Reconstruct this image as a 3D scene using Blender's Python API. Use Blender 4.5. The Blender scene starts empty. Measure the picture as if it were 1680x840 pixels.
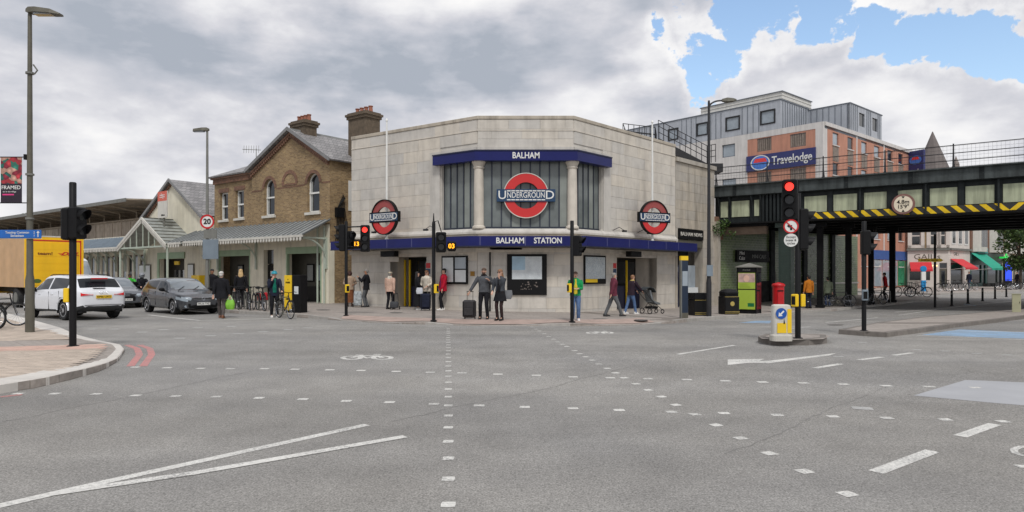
import bpy, bmesh, math, random
from mathutils import Vector, Matrix
R = math.radians
rnd = random.Random(11)
scene = bpy.context.scene
COL = scene.collection
# ------------------------------------------------------------------ camera
CAMZ, F, HY = 1.65, 1100.0, 449.0
cam = bpy.data.objects.new('camera', bpy.data.cameras.new('camera'))
COL.objects.link(cam)
cam.location = (0, 0, CAMZ); cam.rotation_euler = (R(90), 0, 0)
cam.data.sensor_width = 36; cam.data.lens = 36*F/1680
cam.data.shift_y = (HY-420)/1680
cam.data.clip_end = 6000; cam.data.clip_start = 0.1
scene.camera = cam
scene.render.resolution_x, scene.render.resolution_y = 1024, 512
# ------------------------------------------------------------------ world: nishita sky behind broken cloud
SUN_EL, SUN_AZ = 52, 172          # azimuth clockwise from +Y: behind the camera
w = bpy.data.worlds.new('World'); scene.world = w; w.use_nodes = True
nt = w.node_tree; nt.nodes.clear()
def N(t, **k):
    n = nt.nodes.new(t)
    for a, b in k.items():
        if hasattr(n, a): setattr(n, a, b)
    return n
def L(a, b): nt.links.new(a, b)
out = N('ShaderNodeOutputWorld'); bg = N('ShaderNodeBackground'); bg.inputs['Strength'].default_value = 0.1
sky = N('ShaderNodeTexSky'); sky.sky_type = 'NISHITA'; sky.sun_disc = False
sky.sun_elevation = R(SUN_EL); sky.sun_rotation = R(SUN_AZ); sky.air_density = 1.2; sky.dust_density = 1.5; sky.ozone_density = 1.5
tc = N('ShaderNodeTexCoord'); sep = N('ShaderNodeSeparateXYZ'); L(tc.outputs['Generated'], sep.inputs[0])
def M2(op, a, b=None, c=None):
    n = N('ShaderNodeMath', operation=op)
    for i, q in enumerate((a, b, c)):
        if q is None: continue
        if isinstance(q, (int, float)): n.inputs[i].default_value = q
        else: L(q, n.inputs[i])
    return n.outputs[0]
def bump_at(px, py, rad):
    d = Vector(((px-840)/F, 1, (HY-py)/F)).normalized()
    v = N('ShaderNodeVectorMath', operation='DISTANCE'); nn = N('ShaderNodeVectorMath', operation='NORMALIZE')
    L(WARP, nn.inputs[0]); L(nn.outputs[0], v.inputs[0]); v.inputs[1].default_value = d
    r = N('ShaderNodeMapRange'); r.interpolation_type = 'SMOOTHSTEP'; L(v.outputs['Value'], r.inputs[0])
    r.inputs[1].default_value = 0; r.inputs[2].default_value = rad; r.inputs[3].default_value = 1; r.inputs[4].default_value = 0
    return r.outputs[0]
def noise_(scale, detail, rough, off=(0, 0, 0), st=(1, 1, 2.0), dist=0.0):
    mp = N('ShaderNodeMapping'); mp.inputs['Location'].default_value = off; mp.inputs['Scale'].default_value = st
    L(tc.outputs['Generated'], mp.inputs[0])
    n = N('ShaderNodeTexNoise'); n.inputs['Scale'].default_value = scale; n.inputs['Detail'].default_value = detail
    n.inputs['Roughness'].default_value = rough; n.inputs['Distortion'].default_value = dist
    L(mp.outputs[0], n.inputs['Vector']); return n.outputs['Fac']
def srange(f, a, b, c=0., d=1.):
    r = N('ShaderNodeMapRange'); r.interpolation_type = 'SMOOTHSTEP'; L(f, r.inputs[0])
    for i, q in enumerate((a, b, c, d)): r.inputs[i+1].default_value = q
    return r.outputs[0]
O_ = (4.3, 2.1, 1.7)
wn = N('ShaderNodeTexNoise'); wn.inputs['Scale'].default_value = 5.5; wn.inputs['Detail'].default_value = 7; wn.inputs['Roughness'].default_value = .6; L(tc.outputs['Generated'], wn.inputs['Vector'])
w1_ = N('ShaderNodeVectorMath', operation='SUBTRACT'); L(wn.outputs['Color'], w1_.inputs[0]); w1_.inputs[1].default_value = (.5, .5, .5)
w2_ = N('ShaderNodeVectorMath', operation='SCALE'); L(w1_.outputs[0], w2_.inputs[0]); w2_.inputs['Scale'].default_value = .26
w3_ = N('ShaderNodeVectorMath', operation='ADD'); L(tc.outputs['Generated'], w3_.inputs[0]); L(w2_.outputs[0], w3_.inputs[1]); WARP = w3_.outputs[0]
nA = noise_(4.2, 12, 0.55, O_)                                   # cloud density
nB = noise_(4.2, 7, 0.5, (O_[0], O_[1], O_[2]+.13))              # density a little higher up: lights the tops
nC = noise_(1.3, 4, 0.5, (1.2, 8.8, 3.0))                        # broad cover
nD = noise_(1.7, 7, 0.55, (6.0, 3.3, 0.4), (1, 1, 4.5), 0.15)    # long dark bases
gap = bump_at(1105, 112, .075)
for gx, gy, gr in ((1165, 70, .085), (1240, 26, .10), (1330, 14, .09), (1420, 20, .085), (1510, 28, .08), (1590, 36, .075), (1670, 55, .07)):
    gap = M2('MAXIMUM', gap, bump_at(gx, gy, gr))
cov = M2('SUBTRACT', M2('ADD', M2('MULTIPLY', nA, 0.8), M2('MULTIPLY', nC, 0.35)), M2('MULTIPLY', gap, 0.31))
mask = srange(cov, 0.395, 0.43)
right = srange(sep.outputs['X'], -0.35, 0.30)
lit = M2('ADD', M2('MULTIPLY', M2('SUBTRACT', nA, nB), 3.2), 0.58)
edge = srange(cov, 0.42, 0.56, 1.0, 0.0)                          # thin cloud near gaps is white
br_ = M2('ADD', M2('ADD', M2('MULTIPLY', lit, 0.74), M2('MULTIPLY', edge, 0.26)), M2('MULTIPLY', right, 0.13))
br_ = M2('SUBTRACT', br_, M2('MULTIPLY', srange(nD, 0.46, 0.64), M2('SUBTRACT', 0.30, M2('MULTIPLY', right, 0.08))))
br_ = M2('ADD', br_, srange(sep.outputs['Z'], 0.02, 0.2, 0.16, 0.0))
cr = N('ShaderNodeValToRGB'); L(br_, cr.inputs[0])
e = cr.color_ramp.elements
e[0].position = 0.0; e[0].color = (0.42, 0.46, 0.53, 1)
e[1].position = 0.95; e[1].color = (1.0, 0.99, 0.985, 1)
for ps, cc in ((0.2, (0.54, 0.565, 0.63)), (0.42, (0.68, 0.685, 0.735)), (0.65, (0.85, 0.85, 0.875))):
    m = e.new(ps); m.color = (*cc, 1)
sc = N('ShaderNodeVectorMath', operation='SCALE'); L(cr.outputs['Color'], sc.inputs[0]); sc.inputs['Scale'].default_value = 7.9
sk = N('ShaderNodeVectorMath', operation='SCALE'); L(sky.outputs[0], sk.inputs[0]); sk.inputs['Scale'].default_value = 1.6
mx = N('ShaderNodeMix', data_type='RGBA'); L(mask, mx.inputs['Factor']); L(sk.outputs[0], mx.inputs['A']); L(sc.outputs[0], mx.inputs['B'])
L(mx.outputs['Result'], bg.inputs['Color']); L(bg.outputs[0], out.inputs['Surface'])
# ------------------------------------------------------------------ sun (thin cloud: soft) and exposure
sl = bpy.data.lights.new('sun', 'SUN'); sl.energy = 1.5; sl.angle = R(10); sl.color = (1.0, 0.975, 0.94)
so = bpy.data.objects.new('sun', sl); COL.objects.link(so)
az = R(SUN_AZ); d = Vector((math.sin(az)*math.cos(R(SUN_EL)), math.cos(az)*math.cos(R(SUN_EL)), math.sin(R(SUN_EL))))
so.rotation_euler = d.to_track_quat('Z', 'Y').to_euler()
vs = scene.view_settings
vs.view_transform = 'Standard'; vs.look = 'None'; vs.gamma = 1; vs.use_curve_mapping = False; vs.exposure = 0.32

# ------------------------------------------------------------------ helpers
def g(x, y):                       # ground level: level junction, the road dips a little under the bridge
    return -0.3*math.exp(-((x-14)**2+(y-34)**2)/162.0)
KH = 0.12
def pav(x, y): return g(x, y)+KH
def gp(px, py, h=0.0):             # a pixel to the ground point it shows
    r = (px-840)/F; s = (py-HY)/F; D = 20.0
    for _ in range(30): D = (CAMZ-g(r*D, D)-h)/s
    return Vector((r*D, D, g(r*D, D)+h))
def at(px, py, D): return Vector(((px-840)/F*D, D, CAMZ+(HY-py)/F*D))
def frame(o, u):                   # facade frame: x right along u, y into the wall, z up
    u = Vector((u[0], u[1], 0)).normalized()
    return Matrix(((u.x, -u.y, 0, o[0]), (u.y, u.x, 0, o[1]), (0, 0, 1, o[2] if len(o) > 2 else 0), (0, 0, 0, 1)))
def fpt(T, px, py, y=0):           # pixel to (x, z) on plane y of a facade frame
    o = T @ Vector((0, y, 0)); u = T.col[0]; r = (px-840)/F
    a = (r*o.y-o.x)/(u.x-r*u.y); D = o.y+a*u.y
    return a, CAMZ+(HY-py)/F*D-T.col[3][2]
def fa(T, px, y=0): return fpt(T, px, HY, y)[0]
I4 = Matrix.Identity(4)

class MB:
    def __init__(s, T=None): s.v = []; s.f = []; s.m = []; s.T = T or I4; s.k = 0
    def add(s, vs, fs):
        b = len(s.v); s.v += [s.T @ Vector(p) for p in vs]
        for q in fs: s.f.append([b+i for i in q]); s.m.append(s.k)
    def box(s, x0, x1, y0, y1, z0, z1):
        if x0 > x1: x0, x1 = x1, x0
        if y0 > y1: y0, y1 = y1, y0
        if z0 > z1: z0, z1 = z1, z0
        s.add([(x0,y0,z0),(x1,y0,z0),(x1,y1,z0),(x0,y1,z0),(x0,y0,z1),(x1,y0,z1),(x1,y1,z1),(x0,y1,z1)],
              [(0,3,2,1),(4,5,6,7),(0,1,5,4),(1,2,6,5),(2,3,7,6),(3,0,4,7)]); return s
    def bev(s, x0, x1, y0, y1, z0, z1, b):       # box with chamfered vertical front and edges
        if x0 > x1: x0, x1 = x1, x0
        P = []
        for z, ins in ((z0, b), (z0+b, 0), (z1-b, 0), (z1, b)):
            for x, y in ((x0+b, y0), (x1-b, y0), (x1, y0+b), (x1, y1-b), (x1-b, y1), (x0+b, y1), (x0, y1-b), (x0, y0+b)):
                cx, cy = (x0+x1)/2, (y0+y1)/2
                P.append((x-math.copysign(ins, x-cx), y-math.copysign(ins, y-cy), z))
        fs = [tuple(range(7, -1, -1)), tuple(range(24, 32))]
        for l in range(3):
            for i in range(8): fs.append((l*8+i, l*8+(i+1) % 8, l*8+8+(i+1) % 8, l*8+8+i))
        s.add(P, fs); return s
    def tube(s, a, b, r, r2=None, n=8, cap=True):
        return s.path([a, b], [r, r if r2 is None else r2], n, cap)
    def path(s, pts, rs, n=8, cap=True, flat=1.0, up=None):
        pts = [Vector(p) for p in pts]
        if not isinstance(rs, (list, tuple)): rs = [rs]*len(pts)
        P = []; nrm = None
        for i, p in enumerate(pts):
            t = (pts[min(i+1, len(pts)-1)]-pts[max(i-1, 0)]).normalized()
            if nrm is None:
                a = Vector(up) if up else (Vector((0,0,1)) if abs(t.z) < .9 else Vector((1,0,0)))
                nrm = (a-t*a.dot(t)).normalized()
            else:
                nrm = (nrm-t*nrm.dot(t)).normalized()
            bi = t.cross(nrm)
            for k in range(n):
                c = 2*math.pi*k/n
                P.append(p+nrm*(math.cos(c)*rs[i]*flat)+bi*(math.sin(c)*rs[i]))
        fs = []
        for i in range(len(pts)-1):
            for k in range(n): fs.append((i*n+k, i*n+(k+1) % n, (i+1)*n+(k+1) % n, (i+1)*n+k))
        if cap:
            fs.append(tuple(range(n-1, -1, -1))); fs.append(tuple((len(pts)-1)*n+k for k in range(n)))
        s.add(P, fs); return s
    def rings(s, rings, cap=True):                # loft through rings of equal count
        n = len(rings[0]); P = [p for r in rings for p in r]; fs = []
        for i in range(len(rings)-1):
            for k in range(n): fs.append((i*n+k, i*n+(k+1) % n, (i+1)*n+(k+1) % n, (i+1)*n+k))
        if cap: fs.append(tuple(range(n-1, -1, -1))); fs.append(tuple((len(rings)-1)*n+k for k in range(n)))
        s.add(P, fs); return s
    def lathe(s, prof, c=(0,0,0), n=16, sx=1, sy=1, cap=True):
        return s.rings([[(c[0]+r*sx*math.cos(2*math.pi*k/n), c[1]+r*sy*math.sin(2*math.pi*k/n), c[2]+z) for k in range(n)] for r, z in prof], cap)
    def prism(s, poly, y0, y1):                   # polygon in xz pushed along y
        n = len(poly)
        s.add([(x, y0, z) for x, z in poly]+[(x, y1, z) for x, z in poly],
              [tuple(range(n)), tuple(range(2*n-1, n-1, -1))]+[(i, n+i, n+(i+1) % n, (i+1) % n) for i in range(n)]); return s
    def slab(s, poly, z0, z1):                    # polygon in xy pushed along z
        n = len(poly)
        s.add([(x, y, z0) for x, y in poly]+[(x, y, z1) for x, y in poly],
              [tuple(range(n-1, -1, -1)), tuple(range(n, 2*n))]+[(i, (i+1) % n, n+(i+1) % n, n+i) for i in range(n)]); return s
    def ring(s, c, ro, ri, y0, y1, a0=0, a1=360, n=32):   # annulus in the xz plane
        full = abs(a1-a0) >= 360; N_ = n if full else n+1
        P = []
        for i in range(N_):
            a = R(a0+(a1-a0)*i/n); ca, sa = math.cos(a), math.sin(a)
            P += [(c[0]+ro*ca, y0, c[1]+ro*sa), (c[0]+ri*ca, y0, c[1]+ri*sa), (c[0]+ri*ca, y1, c[1]+ri*sa), (c[0]+ro*ca, y1, c[1]+ro*sa)]
        fs = []
        for i in range(n if full else n):
            j = (i+1) % N_
            for k in range(4): fs.append((i*4+k, i*4+(k+1) % 4, j*4+(k+1) % 4, j*4+k))
        if not full: fs += [(3, 2, 1, 0), tuple((N_-1)*4+k for k in range(4))]
        s.add(P, fs); return s
    def disc(s, c, r, y0, y1, n=24, sz=1):
        return s.prism([(c[0]+r*math.cos(2*math.pi*k/n), c[1]+r*sz*math.sin(2*math.pi*k/n)) for k in range(n)], y0, y1)
    def torus(s, c, R_, r, n=28, m=6, axis='y'):
        P = []; fs = []
        for i in range(n):
            a = 2*math.pi*i/n
            for j in range(m):
                b = 2*math.pi*j/m; q = R_+r*math.cos(b)
                p = (q*math.cos(a), r*math.sin(b), q*math.sin(a)) if axis == 'y' else ((q*math.cos(a), q*math.sin(a), r*math.sin(b)) if axis == 'z' else (r*math.sin(b), q*math.cos(a), q*math.sin(a)))
                P.append((c[0]+p[0], c[1]+p[1], c[2]+p[2]))
        for i in range(n):
            for j in range(m): fs.append((i*m+j, i*m+(j+1) % m, ((i+1) % n)*m+(j+1) % m, ((i+1) % n)*m+j))
        s.add(P, fs); return s
    def ball(s, c, rx, ry, rz, n=14, m=9, z0=-1.0):
        rings = []
        for i in range(m):
            t = math.asin(z0)+(math.pi/2-math.asin(z0))*i/(m-1); cr, sr = max(math.cos(t), .02), math.sin(t)
            rings.append([(c[0]+rx*cr*math.cos(2*math.pi*k/n), c[1]+ry*cr*math.sin(2*math.pi*k/n), c[2]+rz*sr) for k in range(n)])
        return s.rings(rings)
    def wall(s, x0, x1, z0, z1, y0, y1, ops):     # a slab with rectangular openings (a,b,c,d)=(x0,x1,z0,z1)
        xs = sorted({x0, x1, *[max(x0, min(x1, o[i])) for o in ops for i in (0, 1)]})
        for a, b in zip(xs, xs[1:]):
            if b-a < 1e-5: continue
            mid = (a+b)/2; bl = sorted([(o[2], o[3]) for o in ops if o[0] < mid < o[1]]); z = z0
            for c, d in bl:
                if c > z+1e-5: s.box(a, b, y0, y1, z, min(c, z1))
                z = max(z, d)
            if z < z1-1e-5: s.box(a, b, y0, y1, z, z1)
        return s
    def build(s, name, mats, parent=None, smooth=False, kind=None):
        me = bpy.data.meshes.new(name)
        me.from_pydata([tuple(v) for v in s.v], [], s.f)
        mats = mats if isinstance(mats, (list, tuple)) else [mats]
        for m_ in mats: me.materials.append(m_)
        if len(mats) > 1:
            me.polygons.foreach_set('material_index', s.m)
        bm = bmesh.new(); bm.from_mesh(me); bmesh.ops.recalc_face_normals(bm, faces=bm.faces); bm.to_mesh(me); bm.free()
        if smooth:
            me.polygons.foreach_set('use_smooth', [True]*len(me.polygons))
            try: me.set_sharp_from_angle(angle=R(smooth if smooth > 1 else 40))
            except Exception: pass
        o = bpy.data.objects.new(name, me); COL.objects.link(o)
        if parent is not None: o.parent = parent
        if kind: o['kind'] = kind
        return o

def root(name, label, cat, loc=(0,0,0), rz=0.0, group=None):
    o = bpy.data.objects.new(name, None); COL.objects.link(o)
    o.empty_display_size = 0.2
    o.location = loc; o.rotation_euler = (0, 0, rz)
    return tag(o, label, cat, group)
def tag(o, label, cat, group=None):
    o['label'] = label; o['category'] = cat
    if group: o['group'] = group
    return o
KIDS = {}
def kids(o): return [c for c in COL.objects if c.parent == o]
def copy_tree(o, parent=None, tree=None):
    c = o.copy(); COL.objects.link(c)
    if parent is not None: c.parent = parent
    for ch, sub in tree: copy_tree(ch, c, sub)
    return c
def tree_of(o): return [(c, tree_of(c)) for c in list(o.children)]
def recolour(o, mp):
    for s_ in o.material_slots:
        if s_.material and s_.material.name in mp:
            mt = mp[s_.material.name]; s_.link = 'OBJECT'; s_.material = mt
    for c in o.children: recolour(c, mp)

# ------------------------------------------------------------------ materials
def lin(c):
    r = []
    for q in c[:3]:
        q = q/255.0; r.append(q/12.92 if q <= .04045 else ((q+.055)/1.055)**2.4)
    return (*r, 1.0)
MATS = {}
class NT:
    def __init__(s, name):
        s.mat = bpy.data.materials.new(name); s.mat.use_nodes = True; s.t = s.mat.node_tree
        s.b = s.t.nodes['Principled BSDF']; s.tc = s.t.nodes.new('ShaderNodeTexCoord')
    def n(s, t, **k):
        q = s.t.nodes.new(t)
        for a, b in k.items(): setattr(q, a, b)
        return q
    def l(s, a, b): s.t.links.new(a, b)
    def noise(s, scale, detail=4, rough=.55, vec=None, stretch=None, coord='Object'):
        v = vec or s.tc.outputs[coord]
        if stretch:
            mp = s.n('ShaderNodeMapping'); mp.inputs['Scale'].default_value = stretch; s.l(v, mp.inputs[0]); v = mp.outputs[0]
        q = s.n('ShaderNodeTexNoise'); q.inputs['Scale'].default_value = scale; q.inputs['Detail'].default_value = detail
        q.inputs['Roughness'].default_value = rough; s.l(v, q.inputs['Vector']); return q.outputs['Fac']
    def rng(s, f, a, b, c, d):
        q = s.n('ShaderNodeMapRange'); s.l(f, q.inputs[0])
        for i, x in enumerate((a, b, c, d)): q.inputs[i+1].default_value = x
        return q.outputs[0]
    def mul(s, a, b, op='MULTIPLY'):
        q = s.n('ShaderNodeMath', operation=op)
        for i, x in enumerate((a, b)):
            if isinstance(x, (int, float)): q.inputs[i].default_value = x
            else: s.l(x, q.inputs[i])
        return q.outputs[0]
    def mix(s, f, a, b, bt='MIX'):
        q = s.n('ShaderNodeMix', data_type='RGBA', blend_type=bt)
        for k, x in (('Factor', f), ('A', a), ('B', b)):
            if isinstance(x, (int, float)): q.inputs[k].default_value = x
            elif isinstance(x, tuple): q.inputs[k].default_value = x
            else: s.l(x, q.inputs[k])
        return q.outputs['Result']
    def scale(s, col, f):
        q = s.n('ShaderNodeVectorMath', operation='SCALE')
        if isinstance(col, tuple): q.inputs[0].default_value = col[:3]
        else: s.l(col, q.inputs[0])
        s.l(f, q.inputs['Scale']); return q.outputs[0]
    def col(s, c): s.l(c, s.b.inputs['Base Color']); return s
    def bump(s, h, strength=.3, dist=.02):
        q = s.n('ShaderNodeBump'); q.inputs['Strength'].default_value = strength; q.inputs['Distance'].default_value = dist
        s.l(h, q.inputs['Height']); s.l(q.outputs[0], s.b.inputs['Normal']); return s
def mat(name, rgb, rough=.6, metal=0., var=.12, scale=4., bump=0., spec=.5, emit=0., rand=0., coat=0., streak=0.):
    if name in MATS: return MATS[name]
    m = NT(name); b = m.b
    c = lin(rgb); b.inputs['Roughness'].default_value = rough; b.inputs['Metallic'].default_value = metal
    b.inputs['Specular IOR Level'].default_value = spec; b.inputs['Base Color'].default_value = c
    if coat: b.inputs['Coat Weight'].default_value = coat
    if emit: b.inputs['Emission Color'].default_value = c; b.inputs['Emission Strength'].default_value = emit
    f = None
    if var:
        f = m.rng(m.noise(scale, 5), .3, .7, 1-var, 1+var)
        rr = m.rng(m.noise(scale*1.7, 3), .3, .7, max(.02, rough*.85), min(1, rough*1.12)); m.l(rr, b.inputs['Roughness'])
    if streak:
        st = m.rng(m.noise(1.0, 5, .6, stretch=(3.5, 3.5, .35)), .42, .7, 1, 1-streak)
        f = st if f is None else m.mul(f, st)
    if rand:
        oi = m.n('ShaderNodeObjectInfo'); r_ = m.rng(oi.outputs['Random'], 0, 1, 1-rand, 1+rand)
        f = r_ if f is None else m.mul(f, r_)
    if f is not None: m.col(m.scale(c, f))
    if bump: m.bump(m.noise(scale*8, 4), bump, .01)
    MATS[name] = m.mat; return m.mat
def brickmat(name, c1, c2, mortar, bw=.225, bh=.075, ms=.01, rough=.85, dark=.25, bump=.35):
    m = NT(name); b = m.b; b.inputs['Roughness'].default_value = rough
    sp = m.n('ShaderNodeSeparateXYZ'); m.l(m.tc.outputs['Object'], sp.inputs[0])
    cb = m.n('ShaderNodeCombineXYZ'); m.l(m.mul(sp.outputs[0], sp.outputs[1], 'ADD'), cb.inputs[0]); m.l(sp.outputs[2], cb.inputs[1])
    bt = m.n('ShaderNodeTexBrick'); m.l(cb.outputs[0], bt.inputs['Vector'])
    bt.inputs['Color1'].default_value = lin(c1); bt.inputs['Color2'].default_value = lin(c2); bt.inputs['Mortar'].default_value = lin(mortar)
    bt.inputs['Scale'].default_value = 1; bt.inputs['Mortar Size'].default_value = ms; bt.inputs['Brick Width'].default_value = bw; bt.inputs['Row Height'].default_value = bh
    f = m.mul(m.rng(m.noise(.7, 6, .6), .3, .7, 1-dark, 1+dark), m.rng(m.noise(9, 3), .3, .7, .82, 1.15))
    m.col(m.scale(bt.outputs['Color'], f)); m.bump(bt.outputs['Fac'], -bump, .01)
    MATS[name] = m.mat; return m.mat
def asphalt():
    m = NT('asphalt'); b = m.b; b.inputs['Roughness'].default_value = .85; b.inputs['Specular IOR Level'].default_value = .3
    fine = m.rng(m.noise(60, 4, .75), .36, .6, .5, 1.3)
    fine2 = m.rng(m.noise(19, 2, .6), .35, .65, .9, 1.1)
    mid = m.rng(m.noise(1.3, 6, .65), .3, .7, .88, 1.08)
    big = m.rng(m.noise(.16, 6, .65), .35, .65, .85, 1.07)
    # worn, darker lanes of wheel polish along the high road
    mp = m.n('ShaderNodeMapping'); mp.inputs['Rotation'].default_value = (0, 0, R(-38)); mp.inputs['Scale'].default_value = (.05, .55, 1)
    m.l(m.tc.outputs['Object'], mp.inputs[0])
    lane = m.rng(m.noise(1, 4, .5, vec=mp.outputs[0]), .4, .62, .87, 1.05)
    pits = m.rng(m.noise(33, 3, .7), .57, .66, 1.0, .72)
    f = m.mul(m.mul(m.mul(m.mul(fine, fine2), m.mul(mid, big)), lane), pits)
    warm = m.mix(m.rng(m.noise(.22, 3), .4, .65, 0, 1), lin((152, 149, 144)), lin((147, 145, 142)))
    m.col(m.scale(warm, f)); m.bump(m.noise(60, 3, .7), .5, .006)
    MATS['asphalt'] = m.mat; return m.mat
def stone(name, rgb, rand=.09, grime=.5):
    m = NT(name); b = m.b; b.inputs['Roughness'].default_value = .8
    oi = m.n('ShaderNodeObjectInfo')
    f = m.rng(oi.outputs['Random'], 0, 1, 1-rand, 1+rand*.7)
    f = m.mul(f, m.rng(m.noise(2.2, 6, .6), .3, .7, .88, 1.08))
    st = m.rng(m.noise(1.0, 6, .65, stretch=(2.2, 2.2, .3)), .48, .75, 0, grime)
    d_ = st
    wm = m.mix(m.rng(oi.outputs['Random'], 0, 1, 0, 1), lin(rgb), lin((rgb[0]-2, rgb[1]-6, rgb[2]-12)))
    c = m.mix(d_, m.scale(wm, f), lin((98, 92, 82)))
    m.col(c); m.bump(m.noise(26, 4, .65), .18, .01)
    MATS[name] = m.mat; return m.mat
def glass(name, rgb, rough=.06, var=.3, spec=.7):
    m = NT(name); b = m.b; b.inputs['Roughness'].default_value = rough; b.inputs['Specular IOR Level'].default_value = spec
    f = m.rng(m.noise(1.6, 4), .3, .7, 1-var, 1+var); m.col(m.scale(lin(rgb), f))
    m.bump(m.noise(1.1, 2), .05, .02); MATS[name] = m.mat; return m.mat
def paint(name, rgb, metal=0.0, rough=.25):
    return mat(name, rgb, rough, metal, .05, 1.5, 0, .5, coat=.6)
asphalt()
stone('portland', (204, 200, 193), .10, .34); stone('portland_dark', (180, 174, 164), .1, .7)
brickmat('stock_brick', (156, 131, 93), (122, 98, 70), (146, 131, 106))
brickmat('red_brick', (128, 90, 70), (108, 74, 58), (120, 102, 88))
brickmat('green_tile', (100, 120, 70), (78, 98, 54), (128, 134, 110), .3, .15, .012, .3, .35, .2)
brickmat('slate', (150, 147, 146), (126, 124, 124), (84, 84, 86), .3, .22, .012, .6, .2, .5)
brickmat('paving', (160, 151, 143), (151, 143, 136), (122, 115, 108), .6, .45, .008, .85, .12, .1)
mat('kerb_stone', (164, 160, 154), .85, var=.12, scale=5, bump=.2, rand=.08)
mat('pale_kerb', (204, 199, 192), .85, var=.1, scale=5, bump=.2, rand=.06)
mat('dark_kerb', (120, 114, 108), .85, var=.15, scale=5, bump=.2, rand=.1)
mat('paver', (180, 166, 152), .85, var=.2, scale=2.2, bump=.1)
mat('paver_pink', (194, 162, 148), .85, var=.16, scale=3, bump=.1)
mat('tactile', (170, 150, 140), .85, var=.16, scale=2, bump=.1)
def linemat(name, rgb):
    m = NT(name); m.b.inputs['Roughness'].default_value = .7
    f = m.mul(m.rng(m.noise(22, 4, .7), .35, .65, .82, 1.05), m.rng(m.noise(2, 4), .3, .7, .88, 1.05))
    wear = m.rng(m.mul(m.noise(34, 5, .8), m.rng(m.noise(1.6, 4), .3, .7, .86, 1.14)), .48, .62, 0, .85)
    m.col(m.mix(wear, m.scale(lin(rgb), f), lin((130, 129, 127)))); MATS[name] = m.mat
linemat('road_white', (222, 220, 214)); linemat('road_red', (200, 134, 130)); linemat('road_blue', (142, 174, 204)); linemat('road_faint', (186, 185, 182))
mat('patch', (166, 167, 170), .8, var=.08, scale=1.2, bump=.1)
mat('tar', (122, 120, 117), .8, var=.3, scale=6)
mat('manhole', (112, 108, 104), .7, .2, .2, 9); glass('glass_screen', (150, 156, 160), .05, .2, .9); MATS['glass_screen'].node_tree.nodes['Principled BSDF'].inputs['Metallic'].default_value = .55  # windscreens: reflected sky put into a pale, part-metal base colour
mat('iron', (46, 46, 48), .6, .3, .2, 6)
mat('black_metal', (17, 17, 19), .55, .1, .12, 5, spec=.3)
mat('black_plastic', (14, 14, 16), .6, 0, .12, 5, spec=.25)
mat('galv', (128, 128, 122), .55, .4, .1, 5, streak=.2)
mat('galv_dark', (98, 95, 84), .6, .2, .12, 5, streak=.2)
mat('white', (222, 222, 218), .5, var=.05, scale=3)
mat('off_white', (206, 203, 194), .6, var=.08, scale=3, streak=.15)
mat('cream', (222, 216, 196), .7, var=.08, scale=1.6, streak=.2)
mat('pale_green', (150, 172, 142), .6, var=.1, scale=2)
mat('sage', (176, 186, 172), .6, var=.08, scale=2, streak=.15)
mat('navy', (22, 28, 92), .35, var=.1, scale=1.5, spec=.3)
mat('navy_dark', (20, 26, 60), .4, var=.1, scale=2)
mat('signal_red', (190, 26, 32), .35, var=.08, scale=2)
mat('roundel_red', (200, 44, 44), .35, var=.06, scale=1.2)
mat('roundel_red_worn', (150, 70, 68), .6, var=.12, scale=1.5)
mat('roundel_blue', (24, 58, 92), .4, var=.1, scale=2)
mat('yellow', (236, 196, 28), .45, var=.08, scale=2)
mat('hazard_yellow', (240, 200, 20), .6, var=.12, scale=3, streak=.2)
mat('hazard_black', (46, 46, 44), .6, var=.15, scale=3)
mat('bridge_steel', (74, 80, 80), .65, .1, .2, 2.5, streak=.55, spec=.3)
mat('bridge_dark', (40, 45, 46), .7, .1, .2, 2.5, streak=.4, spec=.25)
mat('bridge_panel', (180, 186, 156), .6, var=.1, scale=1.2, streak=.5)
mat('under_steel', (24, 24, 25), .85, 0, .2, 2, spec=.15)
glass('glass_dark', (34, 38, 42)); glass('glass_station', (110, 116, 115), .12, .2, .45); glass('glass_frost', (134, 139, 134), .25, .12, .35)
glass('glass_car', (40, 46, 50), .03, .2, .9); glass('glass_tint', (30, 34, 38), .06, .2, .3); glass('glass_sky', (150, 160, 168), .05, .15)
mat('curtain', (150, 152, 150), .9, var=.15, scale=8)
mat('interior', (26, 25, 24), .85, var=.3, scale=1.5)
mat('rubber', (28, 28, 29), .8, var=.1, scale=6)
mat('chrome', (190, 192, 196), .25, .9, .05, 3)
mat('lamp_red', (255, 60, 48), .3, var=0, emit=1.3); mat('lamp_red_dim', (190, 20, 24), .25, var=.05, emit=.25)
mat('lamp_off', (34, 36, 38), .2, var=.05); mat('amber', (255, 170, 30), .4, var=0, emit=1.3)
mat('paper', (214, 218, 218), .6, var=.06, scale=3); mat('paper_blue', (160, 192, 214), .6, var=.1, scale=3)
mat('poster_lime', (164, 188, 66), .5, var=.04)
mat('slate_blue', (124, 136, 146), .5, .1, .1, 2, streak=.2); mat('lead', (150, 152, 150), .6, .1, .12, 2, streak=.25)
MT = MATS

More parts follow.
